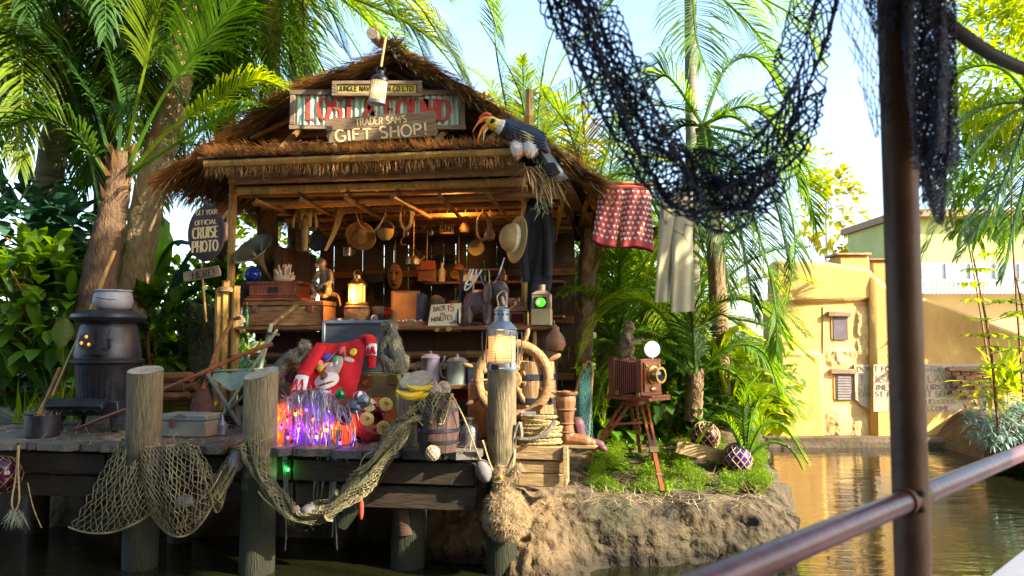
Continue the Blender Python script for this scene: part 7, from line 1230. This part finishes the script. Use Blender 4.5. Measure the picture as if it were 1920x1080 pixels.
# --- beyond the roof corner
palm('feathery palm fanning up behind the roof corner', PP(10.5, (1010, 640), (1015, 470), (1020, 380)), .13, .11, group=GP, ml='mid',
     fr=[(PP(10.5, (1000, 420), (960, 250), (930, 90), (925, -40)), .62, .28, 60, .022, .1), (PP(10.5, (1010, 400), (1010, 220), (1030, 80), (1085, -30)), .66, .3, 60, .022, .1), (PP(10.5, (1020, 400), (1080, 260), (1150, 160), (1230, 120)), .62, .4, 56, .022, .1), (PP(10.5, (1020, 410), (1090, 330), (1180, 290), (1270, 310)), .6, .5, 50, .022, .1, 'lime'), (PP(10.5, (1000, 400), (930, 310), (870, 270), (800, 260)), .6, .5, 50, .022, .1, 'lime'), (PP(10.5, (1015, 390), (990, 240), (965, 150), (900, 40)), .6, .4, 56, .022, .1)])
palm('palm with a sawn bulbous trunk behind the clothes pole', PP(9.4, (1090, 680), (1098, 560), (1108, 400)), .13, .10, boots=7, group=GP, ml='mid',
     fr=[(PP(9.4, (1105, 400), (1085, 300), (1060, 230), (1020, 180)), .6, .6, 46, .028, .1), (PP(9.4, (1110, 400), (1150, 330), (1200, 340), (1240, 420)), .6, .9, 46, .028, .1), (PP(9.4, (1110, 390), (1150, 260), (1210, 200), (1300, 210)), .62, .8, 46, .028, .1), (PP(9.4, (1100, 400), (1050, 400), (1020, 460), (1010, 540)), .55, .9, 40, .028, .1, 'lime'), (PP(9.4, (1112, 400), (1140, 420), (1160, 490), (1168, 560)), .55, .8, 40, .028, .1), (PP(9.4, (1108, 395), (1100, 300), (1095, 240), (1090, 190)), .5, .2, 30, .025, .1, 'dry'), (PP(9.4, (1106, 395), (1090, 330), (1080, 300), (1076, 330)), .5, 1.2, 30, .03, .1, 'dry')])
palm('tall slender ringed palm trunk passing behind the khaki trousers', PP(10.2, (1302, 700), (1300, 500), (1297, 250), (1294, -40), (1292, -120)), .085, .075, mt=m_trunkg, rings=1, group=GP, ml='mid',
     fr=[(PP(10.2, (1292, -110), (1350, -60), (1420, -10), (1500, 40), (1535, 110)), .85, .9, 56, .026, .08), (PP(10.2, (1292, -110), (1230, -60), (1150, 0), (1090, 90)), .85, .9, 56, .026, .08), (PP(10.2, (1292, -110), (1340, -20), (1400, 40), (1450, 100)), .8, .8, 50, .026, .1), (PP(10.2, (1292, -110), (1210, -90), (1130, -60), (1060, 0)), .8, .9, 50, .026, .1), (PP(10.2, (1292, -110), (1300, 0, 9.2), (1310, 90, 8.8), (1350, 180, 8.6)), .8, .9, 46, .026, .1)])
palm('palm whose long drooping fronds hide the adobe wall edge', PP(9.2, (1352, 740), (1346, 560), (1335, 380), (1318, 240)), .11, .09, group=GP, ml='mid',
     fr=[(PP(9.2, (1318, 235), (1360, 130), (1420, 110), (1475, 190)), .75, 1.0, 56, .03, .1), (PP(9.2, (1318, 235), (1380, 220, 8.8), (1450, 300, 8.5), (1490, 440, 8.4), (1478, 560, 8.4)), .7, .75, 60, .03, .1), (PP(9.2, (1318, 240), (1370, 300, 8.6), (1420, 430, 8.3), (1452, 560, 8.2), (1456, 660, 8.2)), .62, .6, 60, .03, .12), (PP(9.2, (1318, 235), (1260, 150), (1230, 150), (1190, 200)), .7, 1.0, 50, .03, .1), (PP(9.2, (1318, 240), (1290, 330), (1250, 420), (1215, 520)), .6, .8, 46, .03, .1, 'lime'), (PP(9.2, (1318, 235), (1330, 300, 8.4), (1350, 420, 8.1), (1370, 560, 8)), .6, .8, 50, .03, .1), (PP(9.2, (1320, 235), (1420, 260, 9.6), (1500, 330, 9.8), (1530, 420, 9.9)), .7, .9, 50, .03, .1), (PP(9.2, (1318, 240), (1395, 280, 8.7), (1450, 370, 8.5), (1480, 500, 8.4)), .7, .9, 60, .034, .1, 'dark'), (PP(9.2, (1318, 240), (1350, 320, 8.8), (1390, 440, 8.6), (1415, 590, 8.5)), .68, .8, 60, .034, .1, 'dark'), (PP(9.2, (1318, 235), (1400, 200, 9.0), (1470, 260, 9), (1500, 350, 9)), .75, 1.0, 60, .034, .1), (PP(9.4, (1318, 240), (1300, 330), (1310, 430), (1340, 530)), .6, .8, 50, .034, .1, 'dark'), (PP(9.4, (1318, 235), (1270, 240), (1220, 300), (1195, 400)), .65, .9, 56, .032, .1, 'dark')])
palm('dense green palm clump under the khaki trousers', PP(10.6, (1290, 760), (1292, 650), (1294, 600)), .1, .08, group=GP, ml='mid', crown=(24, 1.9, .55, 70, -35, .9, .9, 64, .03))
palm('palm closing the gap behind the heart shorts', PP(11.4, (1130, 760), (1130, 560), (1130, 440)), .1, .08, group=GP, ml='mid', crown=(22, 2.2, .6, 75, -35, .9, .9, 66, .03))
palm('green palm crown showing between roof corner and net', PP(12, (985, 760), (985, 500), (985, 330)), .1, .08, group=GP, ml='lime', crown=(20, 2.2, .6, 75, -25, .9, .9, 67, .03))
lowp = palm('low spreading palm on the island behind the plate camera', PP(8.7, (1300, 790), (1302, 740), (1305, 690)), .10, .09, group=GP, ml='mid',
     fr=[(PP(8.7, (1303, 700), (1240, 590), (1180, 560), (1120, 600), (1085, 680)), .5, .8, 46, .03, .12, 'lime'), (PP(8.7, (1305, 700), (1330, 590), (1380, 560), (1450, 590), (1480, 650)), .5, .8, 46, .03, .12), (PP(8.7, (1305, 705), (1370, 650), (1430, 660), (1462, 740)), .48, .9, 44, .03, .12), (PP(8.7, (1300, 700), (1270, 640), (1240, 640), (1215, 690)), .4, .9, 40, .03, .12), (PP(8.7, (1305, 700), (1320, 620), (1350, 590), (1385, 610)), .5, .6, 44, .03, .12, 'lime'), (PP(8.7, (1305, 705), (1350, 690), (1395, 720), (1412, 790)), .42, .9, 40, .028, .12), (PP(8.6, (1300, 700), (1220, 660), (1150, 700), (1120, 770)), .45, .9, 44, .03, .12), (PP(8.5, (1305, 700), (1300, 620), (1290, 560), (1262, 520)), .5, .6, 40, .03, .12)])
palm('palm clump filling the gap between the hut and the tripod', PP(9.9, (1150, 760), (1152, 690), (1155, 640)), .09, .08, group=GP, ml='mid', crown=(18, 1.5, .45, 75, -20, .9, .8, 61, .026))
palm('short palm with upright fronds behind the clothes pole end', PP(11.2, (1210, 760), (1212, 600), (1214, 520)), .10, .08, group=GP, ml='lime', crown=(18, 2.1, .55, 75, -30, .9, .8, 62, .026))
palm('fern like palm arching over the water at the island tip', PP(7.9, (1400, 880), (1402, 860)), .04, .03, group=GP, ml='mid', name='fern_palm',
     fr=[(PP(7.9, (1400, 862), (1430, 800), (1470, 800), (1515, 870)), .24, .35, 40, .014, .1, 'mid'), (PP(7.9, (1400, 862), (1440, 830), (1480, 840), (1505, 880)), .2, .4, 34, .014, .1, 'mid'), (PP(7.9, (1400, 862), (1410, 780), (1440, 740), (1480, 760)), .26, .5, 36, .02, .1), (PP(7.9, (1400, 862), (1370, 800), (1340, 790), (1310, 830)), .24, .5, 34, .02, .1), (PP(7.9, (1400, 862), (1395, 790), (1400, 740), (1425, 700)), .24, .4, 34, .02, .1)])
palm('palm with drooping fronds hanging over the far bank behind the boat post', PP(9.0, (2030, 700), (1990, 450), (1950, 250), (1935, 180)), .13, .11, group=GP, ml='dark',
     fr=[(PP(9, (1935, 190), (1870, 240), (1800, 330), (1735, 470)), .6, .95, 60, .028, .1), (PP(9, (1935, 190), (1890, 320), (1850, 400), (1800, 480)), .6, 1.0, 56, .028, .1), (PP(9, (1935, 190), (1850, 200), (1770, 260), (1715, 350)), .6, .9, 56, .028, .1), (PP(9, (1935, 190), (1925, 320), (1900, 420), (1880, 520)), .6, 1.0, 50, .028, .1), (PP(9, (1935, 190), (1960, 330), (1965, 420), (1960, 520)), .6, 1.0, 50, .028, .1), (PP(9, (1935, 190), (1880, 130), (1810, 130), (1740, 190)), .6, .9, 56, .028, .1, 'mid')])
# --- leafy trees and shrubs
def leafb(b, p, d, L, W, droop=.3, up=V((0, 0, 1)), fold=.2):
    d = V(d).normalized(); X = d.cross(up); X = (X if X.length > .1 else d.orthogonal()).normalized(); N_ = X.cross(d); p0 = V(p); p1 = p0 + d * L * .38; d2 = (d - up * droop).normalized(); p2 = p1 + d2 * L * .34; d3 = (d2 - up * droop).normalized(); p3 = p2 + d3 * L * .28; w = W / 2; f = N_ * w * fold
    b.add([p0, p1, p2, p3, p1 - X * w + f, p1 + X * w + f, p2 - X * w * .8 + f, p2 + X * w * .8 + f], [(0, 1, 4), (0, 5, 1), (1, 2, 6, 4), (1, 5, 7, 2), (2, 3, 6), (2, 7, 3)])
def shrub(label, c, r, n, L, W, m, name='leafy_shrub', stems=7, seed=1, group='shrubs under the palms', per=5, cat_='shrub', droop=.35, zb=None):
    rn = random.Random(seed); c = V(c); base = V((c.x, c.y, zb if zb is not None else c.z - r[2])); t = Thing(name, label, cat_, loc=base, rz=0, su=1, group=group); b = t.Wb(); fol = t.Wb()
    tips = []
    for i in range(n):
        a = rn.random() * 2 * pi; q = rn.random() ** .45; e = rn.uniform(-1, 1); p = c + V((r[0] * q * cos(a) * sqrt(1 - e * e * .8), r[1] * q * sin(a) * sqrt(1 - e * e * .8), r[2] * e)); tips.append(p); o = (p - c); o = o.normalized() if o.length > .01 else V((0, 0, 1))
        for k in range(per):
            d = V((rn.gauss(0, 1), rn.gauss(0, 1), rn.gauss(.25, .6))) + o * .7; leafb(fol, p + d.normalized() * L * .15, d, L * rn.uniform(.6, 1.15), W * rn.uniform(.7, 1.1), droop)
    for i in range(min(stems, len(tips))): q = tips[i * len(tips) // stems]; b.tube([base + V((rn.uniform(-.05, .05), rn.uniform(-.05, .05), 0)), base.lerp(q, .5) + V((rn.uniform(-.1, .1), 0, .05)), q], [.02, .014, .006], 5)
    t.part('stems', b, m_brown); f = t.part('foliage', fol, m_leaf[m], smooth=False); f['kind'] = 'stuff'; return t
def shp(label, px, py, Y, rpx, rpy, n, Lpx, Wpx, m, **k): s = Y / F; return shrub(label, P(px, py, Y), (rpx * s, rpx * s * .7, rpy * s), n, Lpx * s, Wpx * s, m, **k)
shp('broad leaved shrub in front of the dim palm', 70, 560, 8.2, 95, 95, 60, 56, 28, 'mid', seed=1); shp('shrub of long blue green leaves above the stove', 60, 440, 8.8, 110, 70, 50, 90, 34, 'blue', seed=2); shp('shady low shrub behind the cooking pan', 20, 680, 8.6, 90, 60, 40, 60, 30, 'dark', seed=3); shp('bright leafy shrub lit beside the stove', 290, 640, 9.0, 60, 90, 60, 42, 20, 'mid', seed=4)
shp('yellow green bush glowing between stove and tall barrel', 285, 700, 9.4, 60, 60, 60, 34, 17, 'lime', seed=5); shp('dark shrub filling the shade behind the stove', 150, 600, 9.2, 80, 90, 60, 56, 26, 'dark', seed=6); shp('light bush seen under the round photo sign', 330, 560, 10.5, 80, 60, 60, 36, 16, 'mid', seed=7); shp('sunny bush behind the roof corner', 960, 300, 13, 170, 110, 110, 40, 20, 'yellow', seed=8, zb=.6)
shp('lime bush below the clothes pole', 1150, 520, 12.5, 120, 80, 80, 36, 16, 'lime', seed=9, zb=.6); shp('shaded shrub at the foot of the low palm', 1260, 745, 9.3, 130, 55, 80, 46, 22, 'dark', seed=10); shp('glossy shrub behind the tripod legs', 1170, 770, 9.0, 60, 50, 50, 44, 22, 'mid', seed=11); shp('leafy shrub on the shore before the railing', 1400, 740, 10.2, 70, 60, 60, 50, 26, 'lime', seed=12)
shp('yellow tree crown rising behind the adobe house', 1565, 400, 24, 70, 75, 60, 26, 12, 'yellow', name='leafy_tree', seed=13, zb=.5, cat_='tree', group='trees beyond the water', droop=.6); shp('airy tree top catching sun beyond the adobe parapet', 1530, 320, 26, 34, 36, 16, 24, 10, 'yellow', name='leafy_tree', seed=14, zb=.5, cat_='tree', group='trees beyond the water')
shp('feathery light green tree over the far bank behind the boat', 1890, 130, 11, 110, 150, 150, 60, 9, 'lime', name='leafy_tree', seed=15, zb=.5, cat_='tree', group='trees beyond the water', droop=.5, per=9, stems=1); shp('upright bamboo like tree at the far bank edge', 1850, 330, 12, 80, 110, 110, 50, 9, 'mid', name='leafy_tree', seed=16, zb=.5, cat_='tree', group='trees beyond the water', droop=.5, per=9, stems=1)
shp('sunny bush seen through the open hut side behind the gramophone horn', 500, 470, 12.2, 110, 75, 90, 34, 15, 'lime', seed=41); shp('leafy bush behind the photo sign and the bamboo stubs', 420, 560, 10.2, 70, 60, 60, 34, 16, 'mid', seed=42)
# umbrella-leaved sapling, planter plants
def whorl(label, base, top, ns, L, W, m, seed, name, cat_, k=8):
    rn = random.Random(seed); t = Thing(name, label, cat_, loc=base, rz=0, su=1); b = t.Wb(); mid = base.lerp(top, .5) + V((.05, 0, 0)); c = cat([base, mid, top], 6); b.tube(c, [.022 - .012 * i / 12 for i in range(13)], 6); t.part('stem', b, m_brown)
    for i in range(ns):
        p = c[3 + (i * 9) // ns] if ns > 1 else c[-1]; a0 = rn.random() * 6; hub = p + V((cos(a0), sin(a0), .25)) * rn.uniform(.12, .34)
        b = t.Wb(); b.tube([p, hub], .005, 4)
        for j in range(k): a = 2 * pi * j / k; leafb(b, hub, (cos(a), sin(a), .12), L * rn.uniform(.8, 1.1), W, .35)
        t.part('leaf_whorl', b, m_leaf[m], smooth=False)
whorl('slim sapling with whorled umbrella leaves on the far bank', P(1872, 800, 9.8), P(1822, 470, 9.8), 17, .22, .075, 'lime', 3, 'sapling', 'tree'); whorl('second young sapling with drooping whorls at the picture edge', P(1935, 760, 9.6), P(1905, 520, 9.6), 12, .22, .075, 'mid', 5, 'sapling', 'tree')
def straps(label, c, n, L, W, m, seed, el=(20, 80), name='strap_plant', dr=.9):
    rn = random.Random(seed); t = Thing(name, label, 'plant', loc=c, rz=0, su=1)
    for i in range(n):
        a = rn.random() * 2 * pi; e = radians(rn.uniform(*el)); d = V((cos(a) * cos(e), sin(a) * cos(e), sin(e))); b = t.Wb(); p = V(c) + V((rn.gauss(0, .06), rn.gauss(0, .06), 0)); l = L * rn.uniform(.6, 1.1); vs = []; X = d.cross(V((0, 0, 1))).normalized() * W / 2
        for g in range(6): ww = (.6, 1, 1, .85, .55, .05)[g]; vs += [p - X * ww, p + V((0, 0, -W * .12)), p + X * ww]; p = p + d * l / 5; d = (d - V((0, 0, dr / 5))).normalized()
        b.add(vs, [(3 * g + q, 3 * g + q + 1, 3 * g + q + 4, 3 * g + q + 3) for g in range(5) for q in (0, 1)]); t.part('leaf', b, m_leaf[m], smooth=False)
straps('lime strap leaved plant overhanging the grey boulder', P(1890, 735, 10.2), 34, .75, .06, 'lime', 2); straps('yellow strap leaves drooping before the boulder', P(1846, 745, 10.0), 16, .7, .055, 'yellow', 3, (0, 40), dr=1.5); straps('bright grassy clump in the sun behind the cooking pan', P(40, 800, 8.2), 26, .55, .02, 'lime', 5, (35, 85)); straps('tall bright stalks beside the stove', P(110, 790, 8.4), 14, .6, .03, 'lime', 6, (65, 88), dr=.3); straps('spiky green clump right behind the stove foot', P(150, 790, 8.6), 20, .7, .035, 'mid', 7, (50, 85), dr=.5)
shrub('silvery lavender like plant on top of the grey boulder', P(1872, 790, 10.1), (.42, .35, .26), 150, .13, .022, 'silver', name='silver_plant', seed=20, group=None, cat_='plant', per=8)
# banana and elephant-ear plants: each leaf a part
def bigleaf(t, path, W, m, seed, tear=.0):
    rn = random.Random(seed); c = cat(path, 8); k = len(c) - 1; b = t.Wb(); vs = []
    for i, p in enumerate(c):
        T = (c[min(i + 1, k)] - c[max(i - 1, 0)]).normalized(); X = T.cross(V((0, 0, 1))); X = (X if X.length > .1 else T.orthogonal()).normalized(); w = W / 2 * max(.02, sin(pi * min(1, max(0, (i / k - .18) / .82)) ** .8)) if i / k > .18 else .008; z = X.cross(T); z = z if z.z > 0 else -z
        for q in (-1, -.5, 0, .5, 1): vs.append(p + X * w * q + z * (-w * .35 * abs(q) ** 1.5 + .012 * sin(i * 1.9 + q * 3) * abs(q)))
    fs = [(5 * i + q, 5 * i + q + 1, 5 * i + q + 6, 5 * i + q + 5) for i in range(k) for q in range(4) if not (rn.random() < tear and q in (0, 3))]; b.add(vs, fs); t.part('leaf', b, m_leaf[m])
t = Thing('banana_plant', 'banana plant with broad leaves in the gap behind the photo sign', 'plant', loc=P(262, 740, 10), rz=0, su=1, group=None)
for i, (pts, W, m) in enumerate(((PP(10, (262, 740), (280, 560), (330, 450), (430, 500)), .3, 'blue'), (PP(10, (262, 740), (262, 560), (225, 430), (150, 400)), .32, 'blue'), (PP(10, (262, 740), (290, 540), (300, 400), (270, 300)), .3, 'mid'), (PP(10, (262, 740), (300, 600), (360, 540), (420, 560)), .28, 'dark'), (PP(9.6, (262, 740), (240, 520), (190, 350), (130, 300)), .34, 'blue'), (PP(9.6, (262, 740), (310, 560), (380, 440), (440, 400)), .28, 'blue'))): bigleaf(t, pts, W, m, i, .12)
t = Thing('banana_plant', 'banana plant stretching torn bright leaves towards the water on the island', 'plant', loc=P(1370, 800, 9.0), rz=0, su=1)
for i, (pts, W, m) in enumerate(((PP(9, (1370, 800), (1385, 700), (1430, 690), (1535, 735)), .3, 'lime'), (PP(9, (1370, 800), (1400, 730), (1450, 720), (1500, 780)), .3, 'lime'), (PP(9, (1370, 800), (1350, 660), (1380, 610), (1440, 640)), .3, 'lime'), (PP(9, (1370, 800), (1340, 700), (1300, 680), (1255, 730)), .28, 'mid'), (PP(9, (1370, 800), (1360, 700), (1330, 620), (1290, 600)), .28, 'lime'))): bigleaf(t, pts, W, m, i + 9, .1)
t = Thing('banana_plant', 'young banana plant with leaves beside the plate camera', 'plant', loc=P(1130, 800, 8.6), rz=0, su=1)
for i, (pts, W, m) in enumerate(((PP(8.6, (1130, 800), (1130, 720), (1110, 690), (1070, 690)), .14, 'lime'), (PP(8.6, (1130, 800), (1140, 720), (1140, 690), (1120, 720)), .16, 'lime'), (PP(8.6, (1130, 800), (1155, 690), (1185, 640), (1240, 660)), .2, 'lime'), (PP(8.6, (1130, 800), (1110, 740), (1080, 740), (1050, 790)), .16, 'mid'))): bigleaf(t, pts, W, m, i + 19, 0)
t = Thing('elephant_ear', 'elephant ear plant with one glowing heart shaped leaf beside the stove', 'plant', loc=P(118, 800, 7.9), rz=0, su=1)
for i, (pts, W, m) in enumerate(((PP(7.9, (121, 586), (119, 604, 7.86), (116, 628, 7.8), (113, 655, 7.72)), .2, 'lime'), (PP(8.1, (118, 800), (80, 620), (60, 540), (30, 570)), .26, 'mid'), (PP(8.3, (118, 800), (130, 560), (110, 480), (60, 490)), .3, 'dark'), (PP(8.1, (118, 800), (60, 690), (20, 650), (-20, 690)), .28, 'dark'), (PP(8.4, (118, 800), (170, 600), (205, 560), (236, 620)), .2, 'mid'))): bigleaf(t, pts, W, m, i + 29, 0)
b = t.Wb(); b.tube([P(112, 800, 7.95), P(118, 690, 7.95), P(121, 588, 7.9)], .008, 6); t.part('stalk', b, m_leaf['lime'])
# island ground cover
def groundz(x, y): return max(land(x, y), 0)
b = B(); rn = random.Random(9)
def isl_pts(n, fn):
    k = 0
    while k < n:
        px, py = rn.uniform(1110, 1435), rn.uniform(815, 922); z = .52; p = PZ(px, py, z); zz = land(p.x, p.y)
        if zz > .3 and abs(zz - .5) < .5 and shore_x(p.y) - p.x > .12: fn(V((p.x, p.y, max(zz, .44) - .02)), px, py)
        k += 1
def grassfn(p, px, py):
    dens = noise.noise(V((px * .02, py * .04, 3))) + .35 * noise.noise(V((px * .09, py * .14, 3)))
    if dens < -.02 or (px < 1225 and py > 850 and dens < .15): return
    H_ = .06 + .13 * max(0, dens + .1) + .03 * rn.random()
    for q in range(3):
        d = V((rn.gauss(0, .5), rn.gauss(0, .5), 1)).normalized(); tip = p + d * H_; b.blade(p, d, H_, .004, .3)
        for k in range(5): leafb(b, p + d * H_ * rn.uniform(.35, 1), (rn.gauss(0, 1), rn.gauss(0, 1), .5), rn.uniform(.02, .05), .012, .5)
isl_pts(6500, grassfn); o = obj('grass', b.mesh('grass', False), m_leaf['grass']); o['kind'] = 'stuff'
b = B()
def leaffn(p, px, py):
    if px > 1290 or noise.noise(V((px * .03, py * .05, 9))) < .0: return
    for q in range(4): leafb(b, p + V((rn.gauss(0, .03), rn.gauss(0, .03), .02)), (rn.gauss(0, 1), rn.gauss(0, 1), .5), rn.uniform(.05, .11), .05, .4)
isl_pts(1500, leaffn); o = obj('ground_cover', b.mesh('ground_cover', False), m_leaf['mid']); o['kind'] = 'stuff'
b = B()
for i in range(900):
    px, py = rn.uniform(960, 1440), rn.uniform(880, 940); p = PZ(px, py, .53); b.blade(V((p.x, p.y, max(.47, land(p.x, p.y)) + .03)), (rn.gauss(0, 1), rn.gauss(0, 1), rn.gauss(.1, .2)), rn.uniform(.06, .22), .006, .2)
for i in range(1500):
    u, v = rn.uniform(-5, -.3), rn.uniform(.0, 1.2); b.blade(HM @ V((u, v, DECK + .012)), (rn.gauss(0, 1), rn.gauss(0, .6), rn.gauss(.06, .12)), rn.uniform(.04, .16), .006, .1)
o = obj('leaf_litter', b.mesh('leaf_litter', False), m_straw); o['kind'] = 'stuff'
# backdrop of far jungle, one mass
b = B(); rn = random.Random(77)
def mass(n, x0, x1, Y0, Y1, ztop, L):
    for i in range(n):
        x = rn.uniform(x0, x1); Y = rn.uniform(Y0, Y1); zm = ztop * (.72 + .38 * noise.noise(V((x * .45, Y * .2, 5)))) ; z = rn.uniform(.3, zm); cl = noise.noise(V((x * 1.1, Y * .5, z * 1.2)))
        if cl < -.08: continue
        p = V((x, Y, z))
        for k in range(3): leafb(b, p + V((rn.gauss(0, .12), rn.gauss(0, .12), rn.gauss(0, .12))), (rn.gauss(0, 1), rn.gauss(-.3, 1), rn.gauss(0, .7)), L * rn.uniform(.6, 1.2), L * .45, .4)
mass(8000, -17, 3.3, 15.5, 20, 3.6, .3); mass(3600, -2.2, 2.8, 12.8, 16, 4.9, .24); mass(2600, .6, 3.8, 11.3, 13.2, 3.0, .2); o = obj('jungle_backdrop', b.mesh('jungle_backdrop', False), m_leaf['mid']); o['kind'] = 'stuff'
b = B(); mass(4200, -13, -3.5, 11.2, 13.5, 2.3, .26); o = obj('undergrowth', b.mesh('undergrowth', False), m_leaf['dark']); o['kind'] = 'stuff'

# tall trees on the near bank, out of the picture, whose crowns shade the dock
for i, (c, r, n) in enumerate((((6.5, 1.75, 8.1), (1.2, 1.35, 1.6), 330), ((6.9, 4.5, 7.4), (1.3, 1.25, 2.4), 330), ((9.8, 13.0, 3.1), (.7, .55, .75), 120))):
    shrub(('tall shade tree on the near bank', 'second taller shade tree on the near bank', 'round shade tree on the far bank')[i], c, r, n, .42, .2, 'mid', name='leafy_tree', seed=60 + i, zb=.6, cat_='tree', group='trees beyond the water', per=6)

b = B()  # unseen leaf wall behind the camera, added to cut skylight on the dock front
for i in range(17000):
    x = rn.uniform(-18, 9); Y = rn.uniform(-9.5, -6.5); z = rn.uniform(.6, 17 + 1.5 * noise.noise(V((x * .5, 0, 0)))); p = V((x, Y, z))
    for k in range(2): leafb(b, p, (rn.gauss(0, 1), rn.gauss(0, 1), rn.gauss(0, .7)), rn.uniform(.55, .95), .45, .4)
o = obj('unseen_shade_jungle', b.mesh('unseen_shade_jungle', False), m_leaf['dark']); o['kind'] = 'stuff'
# ------------------------------------------------------------------ the boat we look out from
bt = Thing('river_boat', 'passenger boat with a purple brown canopy post, slanting handrail and white gunwale', 'boat', loc=(.61, 1.25, 1.3), rz=0, su=1)
m_post = mat('brown boat paint', (.095, .042, .02), .6, .5, 5, coat=.05, bump=.12, bs=40); m_rail = mat('maroon rail paint', (.10, .030, .034), .42, .5, 7, coat=.15, bump=.12, bs=50); m_gun = mat('pale grey boat paint', (.20, .21, .26), .5, .12, 9, bump=.05)
pp = P(1690, 400, 1.25); b = bt.Wb(); b.tube([(pp.x, pp.y, .4), (pp.x, pp.y, 2.52)], .0262, 24); bt.part('canopy_post', b, m_post)
def rl_(Y): return V((.614 + (Y - 1.25) * .965, Y, 1.51))
b = bt.Wb(); b.tube([rl_(.35), rl_(1.0), rl_(1.25), rl_(1.8), rl_(5.5)], .0165, 18); bt.part('handrail', b, m_rail)
b = bt.Wb(); c = rl_(1.25); b.tube([c - V((.028, .029, 0)), c + V((.028, .029, 0))], .0195, 18); bt.part('rail_socket', b, m_post)
for q in (-1, 1):
    b = bt.Wb(); c2 = c + V((0, -.027, .012 * q)); b.lathe([(.005, 0), (.005, .003), (0, .0045)], 8, c2, (0, -1, 0)); bt.part('bolt', b, m_black)
n_ = V((.72, -.695, 0)); b = bt.Wb(); g = lambda Y, o, z: V((.614 + (Y - 1.25) * .965, Y, z)) + n_ * o
def strip(b, o0, o1, z0, z1, Y0=.2, Y1=5.6): b.add([g(Y0, o0, z0), g(Y0, o1, z0), g(Y0, o1, z1), g(Y0, o0, z1), g(Y1, o0, z0), g(Y1, o1, z0), g(Y1, o1, z1), g(Y1, o0, z1)], [(0, 1, 2, 3), (7, 6, 5, 4), (0, 4, 5, 1), (1, 5, 6, 2), (2, 6, 7, 3), (3, 7, 4, 0)])
strip(b, -.015, .34, 1.25, 1.3); bt.part('gunwale', b, m_gun, bevel=.008)
b = bt.Wb(); strip(b, .0, .05, -.1, 1.25); bt.part('hull', b, m_gun)
b = bt.Wb(); b.box((.3, -.6, 2.55), (4.4, 4.0, .06)); bt.part('canopy', b, mat('canvas canopy', (.30, .22, .12), .9, .2))
b = bt.Wb(); b.tube(cat([P(1690, -60, 1.3), P(1745, 10, 1.3), P(1800, 62, 1.32), P(1870, 108, 1.36), P(1960, 145, 1.42)], 6), .0115, 12); bt.part('canopy_brace', b, m_black)
def bnet(label, S, nu, nv, r, seed, drop=0):
    b = B(); net(b, S, nu, nv, r, .35, seed, drop=drop); rn = random.Random(seed)
    for i in range(nu * nv // 7): p = S(rn.random(), rn.random()); b.ell(p, r * rn.uniform(1.6, 2.6), 5, 3)
    return single('cargo_net', b, m_netd, label, 'net', smooth=False, group='tarred nets hung from the boat canopy')
BY = 1.36
def swagn(pts, Y, wd, ph=0, th=.03):
    c = cat([P(x, y, Y) for x, y in pts], 10); k = len(c) - 1
    def S(u, v):
        q = v * k; i = min(int(q), k - 1); p = c[i].lerp(c[i + 1], q - i); d = (c[min(i + 2, k)] - c[max(i - 1, 0)]).normalized(); nn = V((-d.z, 0, d.x)); a = (u - .5) * 2; W_ = wd(v); return p + nn * W_ * (a + .15 * sin(a * 7 + v * 9 + ph)) + V((0, th * sin(a * 4 + v * 13 + ph), .006 * sin(v * 40 + u * 9)))
    return S
W0 = lambda v: (.046 - .012 * v + .016 * sin(pi * v)) * (1 + .12 * sin(v * 15))
path = [(1035, -60), (1095, 60), (1150, 160), (1215, 265), (1300, 335), (1390, 325), (1462, 250), (1505, 140), (1535, 20), (1545, -60)]
bnet('big tarred net swag looping down before the palms', swagn(path, BY, W0), 11, 100, .0017, 1); bnet('second layer of the tarred net swag, bunched lower', swagn([(x, y + (26 if 100 < y else 0)) for x, y in path[:8]], BY + .03, lambda v: W0(v) * .8, 2), 9, 70, .0017, 2)
bnet('thick folded edge inside the tarred swag', swagn([(1060, -50), (1130, 90), (1190, 200), (1255, 300), (1330, 380), (1400, 370), (1450, 320)], BY - .02, lambda v: .03 + .014 * sin(pi * v), 4), 8, 64, .0019, 3)
bnet('wispy torn strands under the tarred swag', swagn([(1240, 330), (1290, 400), (1340, 410), (1420, 380)], BY, lambda v: .035, 1), 5, 22, .0009, 4, .3)
def postnet(x0, x1, y0, y1, Y, ph):
    def S(u, v):
        x = (x0[0] + (x0[1] - x0[0]) * u) * (1 - v) + (x1[0] + (x1[1] - x1[0]) * u) * v; y = y0 + (y1 - y0) * v + 22 * sin(u * 5 + ph) * v; return P(x, y, Y + .04 * sin(u * 9 + ph + v * 4))
    return S
bnet('dense net gathered on the outer side of the canopy post', postnet((1690, 1790), (1700, 1800), -40, 330, 1.27, 0), 16, 60, .0013, 5); bnet('inner layer of the net on the canopy post', postnet((1680, 1770), (1715, 1790), -40, 300, 1.22, 2), 16, 56, .0013, 6); bnet('third layer of net bunched on the canopy post', postnet((1700, 1800), (1730, 1770), -40, 400, 1.30, 4), 12, 60, .0012, 7)
bnet('thin torn net between swag and canopy post', postnet((1560, 1660), (1640, 1672), -20, 240, 1.25, 1), 7, 16, .0008, 8, .12); bnet('net bunched at the canopy top left of the post'.replace(' left of', ' against'), postnet((1600, 1700), (1640, 1700), -60, 70, 1.24, 3), 14, 16, .0014, 9)
bnet('loose net trailing low beside the canopy post', postnet((1720, 1800), (1712, 1790), 250, 420, 1.28, 3), 8, 18, .0009, 10, .2)
